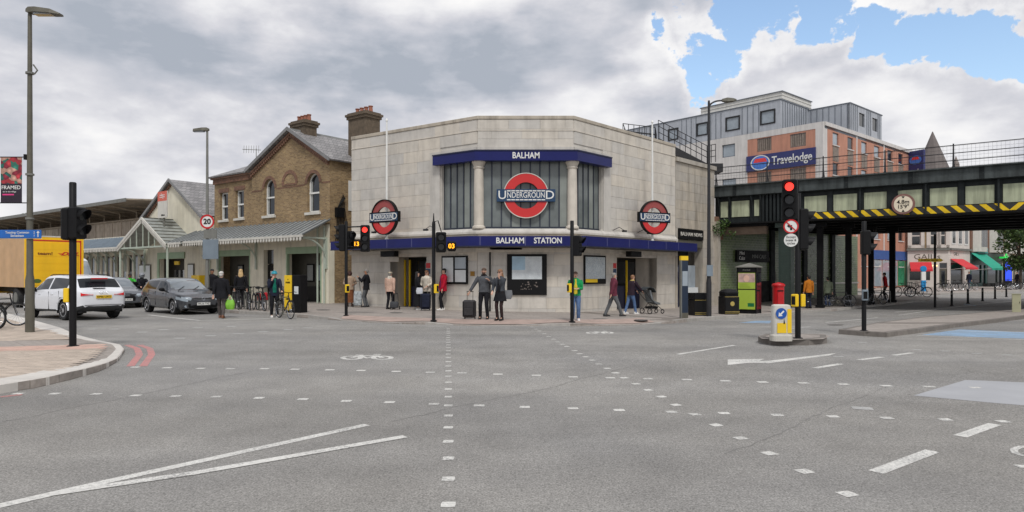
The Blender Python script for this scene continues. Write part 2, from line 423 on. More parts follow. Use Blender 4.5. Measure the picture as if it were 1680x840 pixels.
_font = {}
def text(s, size, m, parent, T, x, y, z, align='CENTER', ext=.006, sx=1.0, name='lettering', bold=0.0, shear=0.0, rot=0.0, wid=None):
    cu = bpy.data.curves.new('t', 'FONT'); cu.body = s; cu.size = size; cu.align_x = align; cu.align_y = 'CENTER'
    cu.extrude = ext; cu.resolution_u = 3; cu.offset = bold*size; cu.shear = shear
    ob = bpy.data.objects.new('t', cu)
    me = bpy.data.meshes.new_from_object(ob); bpy.data.objects.remove(ob); bpy.data.curves.remove(cu)
    if wid:
        xs_ = [v.co.x for v in me.vertices]; sx = wid/(max(xs_)-min(xs_))
    me.transform(T @ Matrix.Translation((x, y, z)) @ Matrix.Rotation(R(90), 4, 'X') @ Matrix.Rotation(R(rot), 4, 'Z') @ Matrix.Diagonal((sx, 1, 1, 1)))
    me.materials.clear(); me.materials.append(m); me.name = name
    o = bpy.data.objects.new(name, me); COL.objects.link(o); o.parent = parent
    return o
def B(name, m, parent, *a, T=None, **k): return MB(T).box(*a).build(name, m, parent, **k)
def tri_on(T, z): return z
# ================================================================== GROUND
def axis(a, b, lo, hi, st):
    xs = []; x = lo
    while x <= hi+1e-6: xs.append(x); x += st
    return a+xs+b
def grid_sheet(xs, ys, zf):
    mb = MB(); n = len(xs)
    mb.v = [Vector((x, y, zf(x, y))) for y in ys for x in xs]
    for j in range(len(ys)-1):
        for i in range(n-1): mb.f.append([j*n+i, j*n+i+1, (j+1)*n+i+1, (j+1)*n+i]); mb.m.append(0)
    return mb
road = grid_sheet(axis([-3000, -900, -300, -120, -80], [100, 140, 300, 900, 3000], -60, 80, 1.25), axis([-400, -120, -50, -20], [110, 140, 250, 600, 1500, 4500], -8, 95, 1.25), g).build('road', MT['asphalt'], smooth=True)
road['kind'] = 'structure'

def resample(pts, n):
    pts = [Vector(p) for p in pts]; ds = [0.0]
    for a, b in zip(pts, pts[1:]): ds.append(ds[-1]+(b-a).length)
    out_ = []
    for i in range(n):
        t = ds[-1]*i/(n-1); k = 0
        while k < len(ds)-2 and ds[k+1] < t: k += 1
        f = (t-ds[k])/max(1e-9, ds[k+1]-ds[k]); out_.append(pts[k].lerp(pts[k+1], f))
    return out_
def P2(px, py): p = gp(px, py); return (p.x, p.y)
def pavement(name, front, back, m, step=.6, rows=(0, .03, .08, .16, .3, .5, .75, 1)):
    """front: (x, y, kerb height); back: (x, y). A sheet rising from the kerb line."""
    n = max(8, int(sum((Vector(a[:2])-Vector(b[:2])).length for a, b in zip(front, front[1:]))/step))
    fr = resample(front, n); bk = resample([(*p, 0) for p in back], n)
    mb = MB(); nr = len(rows)
    for i in range(n):
        for r in rows:
            x = fr[i].x+(bk[i].x-fr[i].x)*r; y = fr[i].y+(bk[i].y-fr[i].y)*r
            dist = r*math.hypot(bk[i].x-fr[i].x, bk[i].y-fr[i].y)
            h = fr[i].z+(KH-fr[i].z)*min(1, dist/1.0)
            mb.v.append(Vector((x, y, g(x, y)+h)))
    for i in range(n-1):
        for j in range(nr-1): mb.f.append([i*nr+j, i*nr+j+1, (i+1)*nr+j+1, (i+1)*nr+j]); mb.m.append(0)
    b = len(mb.v)                                   # skirt
    for i in range(n): mb.v.append(Vector((fr[i].x, fr[i].y, g(fr[i].x, fr[i].y)-.05)))
    for i in range(n-1): mb.f.append([i*nr, (i+1)*nr, b+i+1, b+i]); mb.m.append(0)
    o = mb.build(name, m, smooth=30); o['kind'] = 'structure'
    return o, fr, bk
def kerbs(parent, line, side, m, L_=.92, W=.15, name='kerb_stone', lift=.004):
    pts = resample(line, max(3, int(sum((Vector(a[:2])-Vector(b[:2])).length for a, b in zip(line, line[1:]))/L_)))
    for a, b in zip(pts, pts[1:]):
        u = Vector((b.x-a.x, b.y-a.y)).normalized(); n_ = Vector((-u.y, u.x))*side; gpx = u*.005
        q = [Vector((a.x, a.y))+gpx, Vector((b.x, b.y))-gpx]
        mb = MB(); vs_ = []
        for (p, hh) in ((q[0], a.z), (q[1], b.z)):
            for off, z in ((-.004, -.05), (-.004, hh+lift-.012), (.012, hh+lift), (W, hh+lift+rnd.uniform(-.001, .001)), (W, -.05)):
                pp = p+n_*off; vs_.append((pp.x, pp.y, g(p.x, p.y)+z))
        mb.add(vs_, [(0,1,2,3,4), (9,8,7,6,5), (0,5,6,1), (1,6,7,2), (2,7,8,3), (3,8,9,4)])
        mb.build(name, m, parent)
def V3(*l): return [(*P2(px, py), h) for px, py, h in l]
# station-side pavement: along Station Road, round the corner, down the High Road under the bridge
frontS = [(-52, 58.4, KH), (-30, 41.8, KH)] + V3((384, 514, KH), (439, 517, KH), (490, 521, KH), (530, 523.5, KH), (551, 525.5, .03), (600, 528.5, .02), (655, 531.5, .02), (672, 532, .09), (700, 532.6, .1), (728, 533.2, .03), (760, 534.5, .02), (850, 535, .02), (885, 535, .03), (905, 534.8, .09), (945, 535, .1), (978, 535, .03), (1040, 533.5, .02), (1080, 531.5, .03), (1100, 531, .09), (1120, 529.3, KH), (1165, 524.5, KH), (1211, 521.7, KH), (1265, 518, KH), (1302, 515, KH), (1368, 510.5, KH), (1410, 505.5, KH), (1470, 500, KH), (1522, 494, KH), (1540, 491, KH)) 
e_ = frontS[-1]
frontS += [(e_[0]+.5, e_[1]+1.0, KH), (e_[0]+.2, e_[1]+3, KH), (e_[0]-2.2, e_[1]+14, KH)]
backS = [(-45, 70), (-26, 54), (-14, 44), (-9, 38), (-3, 35), (2, 34), (6, 38), (9, 44), (14, 48), (20, 54), (30, 62)]
pav_s, frS, bkS = pavement('pavement_station', frontS, backS, MT['paving'])
kerbs(pav_s, frS[len(frS)//8:], 1, MT['kerb_stone'])
# tactile strip along the dropped crossing
tmb = MB(); ii = [i for i, p in enumerate(frS) if p.y < 27 and 556 < 840+F*p.x/p.y < 1088]
for i in ii:
    dv = Vector((bkS[i].x-frS[i].x, bkS[i].y-frS[i].y)).normalized()
    for dd in (.17, .45, .75, 1.05, 1.35):
        x, y = frS[i].x+dv.x*dd, frS[i].y+dv.y*dd; tmb.v.append(Vector((x, y, g(x, y)+frS[i].z+(KH-frS[i].z)*min(1, dd)+.012)))
for q in range(len(ii)-1):
    for j in range(4): tmb.f.append([q*5+j, q*5+j+1, q*5+6+j, q*5+5+j]); tmb.m.append(0)
tmb.build('tactile_strip', MT['tactile'], pav_s)
# near left corner pavement with block pavers
frontL = [(-7.2, -6, KH), (-7.35, 4, KH)] + V3((0, 645, KH), (60, 636.5, KH), (120, 622, KH), (165, 609, .1), (192, 594, .06), (204, 577, .05), (196, 568, .05), (163, 563.5, .06), (125, 555, .09), (100, 545, KH), (55, 531.5, KH)) + [(-21, 27.4, KH), (-27.5, 33.6, KH), (-50, 50.5, KH)]
backL = [(-30, -6), (-34, 6), (-40, 14), (-48, 22), (-60, 42)]
pav_l, frL, bkL = pavement('pavement_corner', frontL, backL, MT['paving'], .4)
kerbs(pav_l, frL, 1, MT['pale_kerb'], .92, .5, lift=.011)
polyL = [(p.x, p.y) for p in frL]+[(-60, 42), (-48, 22), (-40, 14), (-34, 6), (-30, -6)]
def inside(x, y, poly):
    c = False; j = len(poly)-1
    for i in range(len(poly)):
        xi, yi = poly[i]; xj, yj = poly[j]
        if (yi > y) != (yj > y) and x < (xj-xi)*(y-yi)/(yj-yi)+xi: c = not c
        j = i
    return c
def dseg(x, y):
    best = 9e9
    for a, b in zip(frL, frL[1:]):
        ax, ay, bx, by = a.x, a.y, b.x, b.y; l2 = (bx-ax)**2+(by-ay)**2
        t = max(0, min(1, ((x-ax)*(bx-ax)+(y-ay)*(by-ay))/l2)); best = min(best, math.hypot(x-ax-t*(bx-ax), y-ay-t*(by-ay)))
    return best
cand = []
bu = Vector((math.cos(R(8)), math.sin(R(8)))); bv = Vector((-bu.y, bu.x))
for j in range(-10, 190):
    for i in range(-60, 40):
        p = Vector((-11, 9))+bu*(i*.206+(j % 2)*.103)+bv*(j*.106)
        if -19 < p.x < -7 and 7.5 < p.y < 23 and inside(p.x, p.y, polyL) and dseg(p.x, p.y) > .38:
            u_ = (p.x/p.y)*F+840
            if u_ < -60: continue
            q = gp(119, 568, KH)
            if 14.6 < p.y-.35*(p.x+9) < 16.2: continue          # plain slab band behind the signal pole
            cand.append(p)
cand.sort(key=lambda p: p.y)
def paver_geo(mb, p, hz):
    a = bu*.1; b = bv*.05; ia = bu*.094; ib = bv*.0445; z = g(p.x, p.y)+KH
    c = [(-1,-1), (1,-1), (1,1), (-1,1)]
    mb.add([(p.x+a.x*s+b.x*t, p.y+a.y*s+b.y*t, z-.002) for s, t in c]+[(p.x+ia.x*s+ib.x*t, p.y+ia.y*s+ib.y*t, z+hz) for s, t in c], [(4,5,6,7), (0,1,5,4), (1,2,6,5), (2,3,7,6), (3,0,4,7)])
mP = mat('paver_piece', (182, 168, 154), .85, var=.1, scale=6, bump=.1, rand=.12)
for p in cand[:300]:
    mb = MB(); paver_geo(mb, p, rnd.uniform(.003, .007)); mb.build('paver', mP, pav_l)
mb = MB()
for p in cand[300:]:
    mb.k = 1 if 13.2 < p.y-.3*(p.x+10) < 14.2 else 0
    paver_geo(mb, p, rnd.uniform(.003, .007))
mb.build('block_paving', [MT['paver'], MT['paver_pink']], pav_l, kind='stuff')

# median islands
def island(name, pts, m_top, m_k, h=KH):
    P_ = [Vector((*P2(x, y), h)) for x, y in pts]
    mb = MB(); c = sum(P_, Vector())/len(P_)
    ring_ = resample([*P_, P_[0]], 60)[:-1]
    ctr = [Vector((p.x, p.y, 0)) for p in ring_]
    for s in (1.0, .97, .9, .6, .3, .02):
        for p in ctr:
            x, y = c.x+(p.x-c.x)*s, c.y+(p.y-c.y)*s; mb.v.append(Vector((x, y, g(x, y)+h)))
    n = len(ctr)
    for l in range(5):
        for i in range(n): mb.f.append([l*n+i, l*n+(i+1) % n, (l+1)*n+(i+1) % n, (l+1)*n+i]); mb.m.append(0)
    mb.f.append([5*n+i for i in range(n)]); mb.m.append(0)
    o = mb.build(name, m_top); o['kind'] = 'structure'
    area = sum(a.x*b.y-b.x*a.y for a, b in zip(P_, P_[1:]+P_[:1]))
    kerbs(o, [*P_, P_[0]], 1 if area > 0 else -1, m_k, .75, .15)
    return o
def P2h(px, py): p = gp(px, py); return p
isl_s = island('island_small', [(1244, 561), (1250, 565.5), (1300, 567.5), (1350, 566), (1362, 561), (1352, 557), (1300, 555.5), (1256, 556.5)], MT['paving'], MT['dark_kerb'], .14)
isl_m = island('island_median', [(1376, 548), (1412, 551), (1450, 554), (1510, 546), (1570, 537), (1677, 523.5), (1800, 511), (1850, 506), (1800, 504.5), (1720, 507.5), (1627, 515.5), (1510, 525.5), (1440, 535)], MT['paving'], MT['dark_kerb'], .13)
# far pavement in front of the shops
fa0 = P2(1534, 484); 
pav_f, frF, bkF = pavement('pavement_shops', [(fa0[0]-3.5, fa0[1]+16, KH), (fa0[0]-.6, fa0[1]+1.5, KH), (*fa0, KH), (*P2(1646, 479.5), KH), (*P2(1720, 475.5), KH), (120, 116, KH)], [(40, 80), (45, 84), (50, 82), (60, 86), (75, 96), (115, 125)], MT['paving'], 1.0)
kerbs(pav_f, frF, 1, MT['kerb_stone'], 1.2)

# ================================================================== ROAD MARKINGS (children of the road)
def flat(name, poly, m, lift=.003, parent=None, sub=0):
    mb = MB()
    mb.add([(x, y, g(x, y)+lift) for x, y in poly], [tuple(range(len(poly)))])
    return mb.build(name, m, parent or road)
def stripe(name, pts, wd, m, lift=.003, step=.8, jit=0):
    n = max(2, int(sum((Vector(a)-Vector(b)).length for a, b in zip(pts, pts[1:]))/step)+1)
    ps = resample([(*p, 0) for p in pts], n); mb = MB()
    for i, p in enumerate(ps):
        t = (ps[min(i+1, n-1)]-ps[max(i-1, 0)]).normalized(); nn = Vector((-t.y, t.x, 0))*wd/2
        if jit: nn = nn*rnd.uniform(1-jit, 1+jit); p = p+Vector((rnd.uniform(-.02, .02), rnd.uniform(-.02, .02), 0))
        for s in (-1, 1):
            q = p+nn*s; mb.v.append(Vector((q.x, q.y, g(q.x, q.y)+lift)))
    for i in range(n-1): mb.f.append([2*i, 2*i+1, 2*i+3, 2*i+2]); mb.m.append(0)
    return mb.build(name, m, road)
def stud(x, y, a, b=None, ang=0, m='road_white'):
    b = b or a; c, s = math.cos(ang), math.sin(ang)
    q = []
    for u, v in ((-1,-1), (0,-1.06), (1,-1), (1.05,0), (1,1), (0,1.05), (-1,1), (-1.05,0)):
        u *= a/2*rnd.uniform(.92, 1.05); v *= b/2*rnd.uniform(.9, 1.05); q.append((x+u*c-v*s, y+u*s+v*c))
    flat('stud_marking', q, MT[m], .003)
rowA = [(30,646),(90,646),(158,646.5),(223,649),(288,650),(355,651),(425,653),(497,655),(568,658),(639,660),(712,663),(786,665.5),(861,668),(940,670),(1016,673),(1102,676),(1188,678),(1275,681),(1367,683.5),(1455,686),(1551,688.5),(1645,691.5)]
rowB = [(222,602.5),(274,603.5),(329,604.5),(378,605),(434,605),(484,606),(541,607),(592,608),(650,609.5),(706,611),(758,612),(817,614),(880,616),(940,618.5),(1001,620),(1063,621.5),(1127,623),(1190,625),(1251,627),(1318,628.5),(1384,630.5),(1454,633),(1524,634.5),(1600,636)]
for r_ in rowA: p = gp(*r_); stud(p.x, p.y, .13, .12)
for r_ in rowB: p = gp(*r_); stud(p.x, p.y, .15, .12)
D_ = 4.79
while D_ < 20.8:
    stud((735.5-840)/F*D_, D_, .1, .11); D_ += .6
for zx, zy in [(65,33),(78,40),(90,46),(105,55),(120,64),(135,73),(150,82),(165,90),(180,97),(205,111),(222,121),(242,131),(263,142),(285,155),(312,169),(340,184),(368,200),(407,220),(446,240),(491,262),(538,289),(600,320),(670,355),(750,398),(845,448),(960,507),(1100,581),(1250,665)]:
    p = gp(840+zx/2, 520+zy/2); stud(p.x, p.y, .12, .12, R(20))
for zx, zy in [(1070,130),(1150,84),(1330,108),(1420,112),(1525,120),(1625,125)]:
    p = gp(840+zx/2, 520+zy/2); stud(p.x, p.y, .2, .12, 0, 'road_faint')
for px, py in [(150,540),(188,540),(233,545),(295,555),(345,551),(391,547.5),(432,544),(473,541),(505,538),(325,537.5),(380,535.5),(268,541)]:
    p = gp(px, py); stud(p.x, p.y, .28, .2, 0, 'road_faint')
stripe('lane_line', [P2(-70, 846), P2(90, 809), P2(602, 697)], .115, MT['road_white'])
stripe('lane_line', [P2(82, 811.5), P2(300, 780), P2(665, 716.5)], .115, MT['road_white'], .0055)
for a, b, wd in (((1437, 775), (1530, 740), .125), ((1575, 716), (1632, 696), .125), ((1337, 604), (1380, 597), .12), ((1409, 590.5), (1447, 586), .12), ((1466, 583), (1497, 579), .12), ((1112, 581.5), (1205, 566.5), .1), ((1355, 529), (1440, 521), .1), ((1475, 517), (1545, 506), .1), ((1500, 541.5), (1685, 545), .1), ((1505, 550.5), (1685, 557.5), .1)):
    stripe('lane_line', [P2(*a), P2(*b)], wd, MT['road_white'])
stripe('stop_line', [P2(243, 516.5), P2(290, 522), P2(330, 526), P2(400, 524), P2(478, 521.5)], .12, MT['road_white'])
stripe('lane_line', [P2(1470, 512), P2(1545, 506.3), P2(1690, 492)], .14, MT['road_white'])
flat('direction_arrow', [P2(*p) for p in [(1372, 579.5), (1360, 583.5), (1262, 596), (1228, 595.5), (1194, 599), (1194, 590), (1254, 589), (1246, 592.5), (1262, 592)]], MT['road_white'])
flat('road_patch', [P2(*p) for p in [(1499, 649), (1584, 623.5), (1690, 628), (1760, 634), (1740, 670), (1640, 662)]], MT['patch'], .002)
flat('blue_lane', [P2(*p) for p in [(1512, 549.5), (1574, 540.5), (1700, 546), (1700, 556.5)]], MT['road_blue'], .002)
flat('blue_lane', [P2(*p) for p in [(1212, 529.5), (1240, 526.5), (1268, 526), (1262, 530.5)]], MT['road_blue'], .002)
flat('blue_lane', [P2(*p) for p in [(1580, 499), (1680, 487), (1690, 490), (1600, 502)]], MT['road_blue'], .002)
stripe('lane_line', [P2(1290, 540), P2(1330, 536)], .1, MT['road_faint'])
for off in (0, 21):
    stripe('red_route_line', [P2(208+off, 566), P2(225+off, 572), P2(229+off*.95, 582), P2(214+off, 601)], .13, MT['road_red'], step=.3)
stripe('red_route_line', [P2(0, 651.5), P2(36, 647.5)], .1, MT['road_red'])
arc_ = [P2(1690, 733), P2(1676, 733), P2(1664, 737), P2(1664, 743), P2(1678, 748), P2(1695, 750)]
stripe('road_symbol', arc_, .06, MT['road_white'], step=.08)
stripe('road_symbol', [P2(1667, 765), P2(1695, 766)], .09, MT['road_white'], step=.1)
stripe('road_symbol', [P2(1398, 669), P2(1432, 671)], .18, MT['road_faint'])
def bike_mark(cx, cy, wpx, hpx, name='cycle_symbol'):
    def q(u, v): return P2(cx+u*wpx/2, cy+v*hpx/2)
    for c in (-.6, .6):
        stripe(name, [q(c+.36*math.cos(a), .25+.62*math.sin(a)) for a in [2*math.pi*i/14 for i in range(15)]], .1, MT['road_white'], step=.12)
    for l in ([(-.6, .25), (-.25, -.5), (.4, -.55), (.6, .25)], [(-.25, -.5), (0, .35), (.4, -.55)], [(-.45, -.7), (-.15, -.7)], [(.25, -.95), (.55, -.9)]):
        stripe(name, [q(*p) for p in l], .1, MT['road_white'], step=.3)
bike_mark(602, 586, 84, 9); bike_mark(984, 545.5, 42, 5)
for px, py, rx, ry in ((1371, 533, 14, 1.3), (1052, 525, 12, 1.1), (985, 523.5, 12, 1), (650, 513, 11, 1), (530, 508.5, 12, .9)):
    z_ = KH if px < 1100 else 0
    c_ = [gp(px+rx*math.cos(a), py+ry*math.sin(a), z_) for a in [2*math.pi*i/16 for i in range(16)]]
    mb = MB(); mb.add([(p.x, p.y, p.z+.006) for p in c_], [tuple(range(16))]); mb.build('manhole_cover', MT['manhole'], road if z_ == 0 else pav_s)


def seam(a, b, wd):
    A, B_ = Vector((*P2(*a), 0)), Vector((*P2(*b), 0)); n = int((B_-A).length/.25); t = (B_-A).normalized(); nn = Vector((-t.y, t.x, 0)); o = 0; pts = []
    for i in range(n+1):
        o = o*.9+rnd.uniform(-.05, .05); q = A.lerp(B_, i/n)+nn*o; pts.append((q.x, q.y))
    stripe('tar_seam', pts, wd, MT['tar'], .002, .1, .6)
seam((640, 692), (1040, 600), .012); seam((1180, 745), (1470, 630), .01); seam((-40, 700), (420, 610), .01)
# ================================================================== UNDERGROUND STATION
L0, C0, C1, R1 = Vector((-7.85, 32.8)), Vector((-1.47, 28.4)), Vector((2.62, 28.4)), Vector((8.45, 34.7))
st = root('underground_station', 'pale stone three-sided station building with blue fascias and tall central window', 'station', (0.5, 31, 0))
OFF = Matrix.Translation(-Vector(st.location))
def SF(a, b): return OFF @ frame((a.x, a.y, 0), (b-a))
TLw, TCw, TRw = frame((L0.x, L0.y, 0), C0-L0), frame((C0.x, C0.y, 0), C1-C0), frame((C1.x, C1.y, 0), R1-C1)
TL, TC, TR = OFF @ TLw, OFF @ TCw, OFF @ TRw
lenL, lenC, lenR = (C0-L0).length, (C1-C0).length, (R1-C1).length
ZB, ZT = -.45, 8.22
por, pod = MT['portland'], MT['portland_dark']
def rect(Tw, x0, y0, x1, y1, y=0):
    a0, z1_ = fpt(Tw, x0, y0, y); a1, z0_ = fpt(Tw, x1, y1, y); a0b, z1b = fpt(Tw, x1, y0, y); return [a0, a1, z0_, (z1_+z1b)/2]
zs, zt = 3.56, 6.6                                    # window sill and head
doorL = [fa(TLw, 640), fa(TLw, 699), ZB, 2.42]; doorR = [fa(TRw, 1012), fa(TRw, 1078), ZB, 2.42]
winC = [fa(TCw, 796), fa(TCw, 928), zs, zt]
winL = [fa(TLw, 724), lenL+.0, zs, zt]; winR = [0.0, fa(TRw, 988), zs, zt]
frL_ = [fa(TLw, 726), fa(TLw, 768), 1.2, 2.42]; frC_ = rect(TCw, 832, 417, 897, 484); frR_ = [fa(TRw, 957), fa(TRw, 992), 1.2, 2.45]
openings = {'L': [doorL, winL], 'C': [[0, lenC, zs, zt]], 'R': [winR, doorR]}
core = MB()
for T_, ln, k in ((TL, lenL, 'L'), (TC, lenC, 'C'), (TR, lenR, 'R')):
    core.T = T_; core.wall(0 if k != 'C' else .02, ln if k != 'C' else ln-.02, ZB, ZT, .03, .5, openings[k])
core.T = OFF
# side walls and roof behind the parapet
def endwall(a, d_):
    n_ = Vector(d_).normalized(); core.T = OFF @ frame((a.x, a.y, 0), n_); core.box(.5, 9, 0, .45, ZB, ZT)
core.T = TL; core.box(.0, .4, .52, 7, ZB, ZT); core.T = TR; core.box(lenR-.4, lenR, .52, 7, ZB, ZT)
core.T = OFF; core.slab([tuple(L0+Vector((.6, .6))), tuple(C0+Vector((.1, .6))), tuple(C1+Vector((-.1, .6))), tuple(R1+Vector((-.6, .2))), (4.2, 40), (-3.6, 39)], 7.2, 7.5)
core.build('wall', por, st)
# ashlar blocks, each its own stone
def ashlar(T_, x0, x1, z0, z1, ops, parent, m, ch=.49, bl=1.12, seed=1, y=0.0, dep=.034, skip=None):
    r_ = random.Random(seed); nz = max(1, round((z1-z0)/ch)); hz = (z1-z0)/nz
    zcuts = [z0+hz*i for i in range(nz+1)]
    for row in range(nz):
        za, zb_ = zcuts[row], zcuts[row+1]; x = x0; first = True
        cuts = [x0]
        x = x0+(bl*.5 if row % 2 else bl)*r_.uniform(.9, 1.1)
        while x < x1-.3: cuts.append(x); x += bl*r_.uniform(.8, 1.2)
        cuts.append(x1)
        for o in ops:
            if o[2] < (za+zb_)/2 < o[3]:
                cuts += [o[0], o[1]]
        cuts = sorted(c for c in set(cuts) if x0 <= c <= x1)
        cl = [cuts[0]]
        edges = {o[i] for o in ops for i in (0, 1)} | {x0, x1}
        for c in cuts[1:]:
            if c-cl[-1] < .25 and c not in edges: continue
            if c-cl[-1] < .25 and len(cl) > 1 and cl[-1] not in edges: cl[-1] = c; continue
            cl.append(c)
        for a, b in zip(cl, cl[1:]):
            mid = (a+b)/2
            if any(o[0]-1e-4 < mid < o[1]+1e-4 and o[2] < (za+zb_)/2 < o[3] for o in ops) or b-a < .04: continue
            zz0, zz1 = za, zb_
            for o in ops:                                # trim to heads and sills
                if o[0] < mid < o[1]:
                    if zz0 < o[3] < zz1: zz0 = o[3]
                    if zz0 < o[2] < zz1: zz1 = o[2]
            if zz1-zz0 < .03: continue
            mb = MB(T_); p = r_.uniform(0, .003); q = .0015; i_ = .0026
            mb.add([(a+q, y+dep, zz0+q), (b-q, y+dep, zz0+q), (b-q, y+dep, zz1-q), (a+q, y+dep, zz1-q), (a+q+i_, y-p, zz0+q+i_), (b-q-i_, y-p, zz0+q+i_), (b-q-i_, y-p, zz1-q-i_), (a+q+i_, y-p, zz1-q-i_)],
                   [(4,5,6,7), (0,1,5,4), (1,2,6,5), (2,3,7,6), (3,0,4,7)])
            mb.build('stone_block', m, parent)
ashlar(TL, .0, lenL-.02, -.3, 8.19, [doorL, [winL[0]-.05, lenL, zs-.1, 6.95]], st, por, .494, 1.2, 3)
ashlar(TC, .02, lenC-.02, -.3, 3.4, [], st, por, .462, 1.2, 4)
ashlar(TC, .02, lenC-.02, 6.95, 8.19, [], st, por, .383, 1.3, 5)
ashlar(TR, .02, lenR, -.4, 8.19, [[0, winR[1]+.05, zs-.1, 6.95], doorR], st, por, .5, 1.2, 6)
# window surround, sill course, coping, plinth
sur = MB()
a0 = winL[0]; b0 = winR[1]
sur.T = TL; sur.box(a0-.62, a0-.05, -.05, .029, 3.45, 7.0); sur.box(a0-.62, lenL, -.052, .028, 6.9, 7.02)
sur.T = TR; sur.box(b0+.05, b0+.62, -.05, .029, 3.45, 7.0); sur.box(0, b0+.62, -.052, .028, 6.9, 7.02)
sur.T = TC; sur.box(0, lenC, -.052, .028, 6.9, 7.02)
sur.build('window_surround', por, st)
def band(name, m, z0, z1, prj, back=.03, ex=0.0, prof=None):
    """a moulding carried round the three faces with mitred corners"""
    pts = [L0, C0, C1, R1]; us = [(C0-L0).normalized(), (C1-C0).normalized(), (R1-C1).normalized()]
    ns = [Vector((u.y, -u.x)) for u in us]
    mit = [ns[0], (ns[0]+ns[1])/(1+ns[0].dot(ns[1])), (ns[1]+ns[2])/(1+ns[1].dot(ns[2])), ns[2]]
    P = [pts[0]-us[0]*ex, pts[1], pts[2], pts[3]+us[2]*ex]
    prof = prof or [(back*-1, z0), (prj, z0), (prj, z1), (-back, z1)]
    mb = MB(OFF); rr = []
    for p, m_ in zip(P, mit): rr.append([(p.x+m_.x*o, p.y+m_.y*o, z) for o, z in prof])
    mb.rings(rr); return mb.build(name, m, st)
band('sill_course', por, 0, 0, 0, prof=[(-.03, 3.34), (.16, 3.34), (.16, 3.42), (.03, 3.56), (-.45, 3.56), (-.45, 3.4)])
band('coping', pod, 0, 0, 0, prof=[(-.55, 8.19), (.02, 8.19), (.035, 8.205), (.035, 8.325), (.02, 8.34), (-.55, 8.34)])
band('string_course', por, 7.7, 7.74, .02)
for T_, Tw, o_ in ((TL, TLw, doorL), (TR, TRw, doorR)):   # stepped stone reveals
    mb = MB(T_); mb.box(o_[0]-.12, o_[0], .031, 1.25, ZB, 2.42); mb.box(o_[1], o_[1]+.12, .031, 1.25, ZB, 2.42)
    mb.build('door_reveal', por, st)
    mb = MB(T_); mb.box(o_[0]-.1, o_[1]+.1, .05, 1.3, 2.43, 2.6); mb.build('door_soffit', pod, st)
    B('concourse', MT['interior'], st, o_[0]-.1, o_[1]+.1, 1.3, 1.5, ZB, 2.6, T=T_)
    wd_ = o_[1]-o_[0]
    gt = B('gate', MT['navy_dark'], st, o_[0]+wd_*.12, o_[1]-.02, 1.0, 1.06, ZB, 1.05, T=T_)
    B('information_screen', MT['glass_dark'], st, o_[0]+wd_*.25, o_[1]-.15, 1.22, 1.27, 1.15, 2.25, T=T_)
    for q_ in (.04, .5) if T_ is TL else (.28, .62):
        B('yellow_edge', MT['yellow'], st, o_[0]+wd_*q_*(.3 if T_ is TL else 1), o_[0]+wd_*q_*(.3 if T_ is TL else 1)+.07, .9, .97, ZB, 2.3, T=T_)
    m_ = MB(T_); s0 = (o_[1] if T_ is TL else o_[0]-.32)
    for i_, mm in enumerate(('signal_red', 'roundel_blue', 'paper')):
        B('entrance_notice', MT[mm], st, s0+.02, s0+.26, -.02, -.002, 1.9-.26*i_, 2.13-.26*i_, T=T_)
    m_ = MB(T_); m_.box(o_[0]+.1, o_[0]+.95, -.72, -.42, 2.42, 2.68); m_.build('illuminated_box_sign', MT['black_plastic'], st)
# main window: glazing, mullions
def glazing(T_, x0, x1, n, y=.22):
    w_ = MB(T_)
    w_.box(x0, x1, y-.05, y+.05, zs, zs+.09); w_.box(x0, x1, y-.05, y+.05, zt-.09, zt)
    for i in range(n+1):
        x = x0+(x1-x0)*i/n; w_.box(max(x0, x-.028), min(x1, x+.028), y-.035, y+.05, zs+.0, zt)
    o = w_.build('window', mat('window_iron', (50, 56, 68), .5, .2, .1, 4), st)
    for i in range(n):
        xa = x0+(x1-x0)*i/n; xb = x0+(x1-x0)*(i+1)/n
        B('pane', MT['glass_frost'] if (i*7) % 5 == 1 else MT['glass_station'], o, xa+.02, xb-.02, y-.008, y+.008, zs+.08, zt-.08, T=T_)
    for k_ in range(n):
        pass
glazing(TC, .2, lenC-.2, 9); glazing(TL, winL[0], lenL-.16, 5); glazing(TR, .16, winR[1], 5)
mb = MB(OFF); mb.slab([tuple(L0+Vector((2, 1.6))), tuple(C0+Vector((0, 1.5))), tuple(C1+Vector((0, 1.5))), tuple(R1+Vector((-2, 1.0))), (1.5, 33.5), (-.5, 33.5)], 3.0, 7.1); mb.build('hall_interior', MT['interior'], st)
for p, n_ in ((C0, Vector((.06, .1))), (C1, Vector((-.06, .1)))):
    c = p+n_; mb = MB(OFF)
    mb.lathe([(.28, 3.56), (.28, 3.64), (.215, 3.7), (.21, 5.2), (.195, 6.1), (.235, 6.13), (.235, 6.18), (.21, 6.2), (.27, 6.32), (.3, 6.38), (.3, 6.55)], (c.x, c.y, 0), 20)
    mb.build('column', por, st, smooth=35)
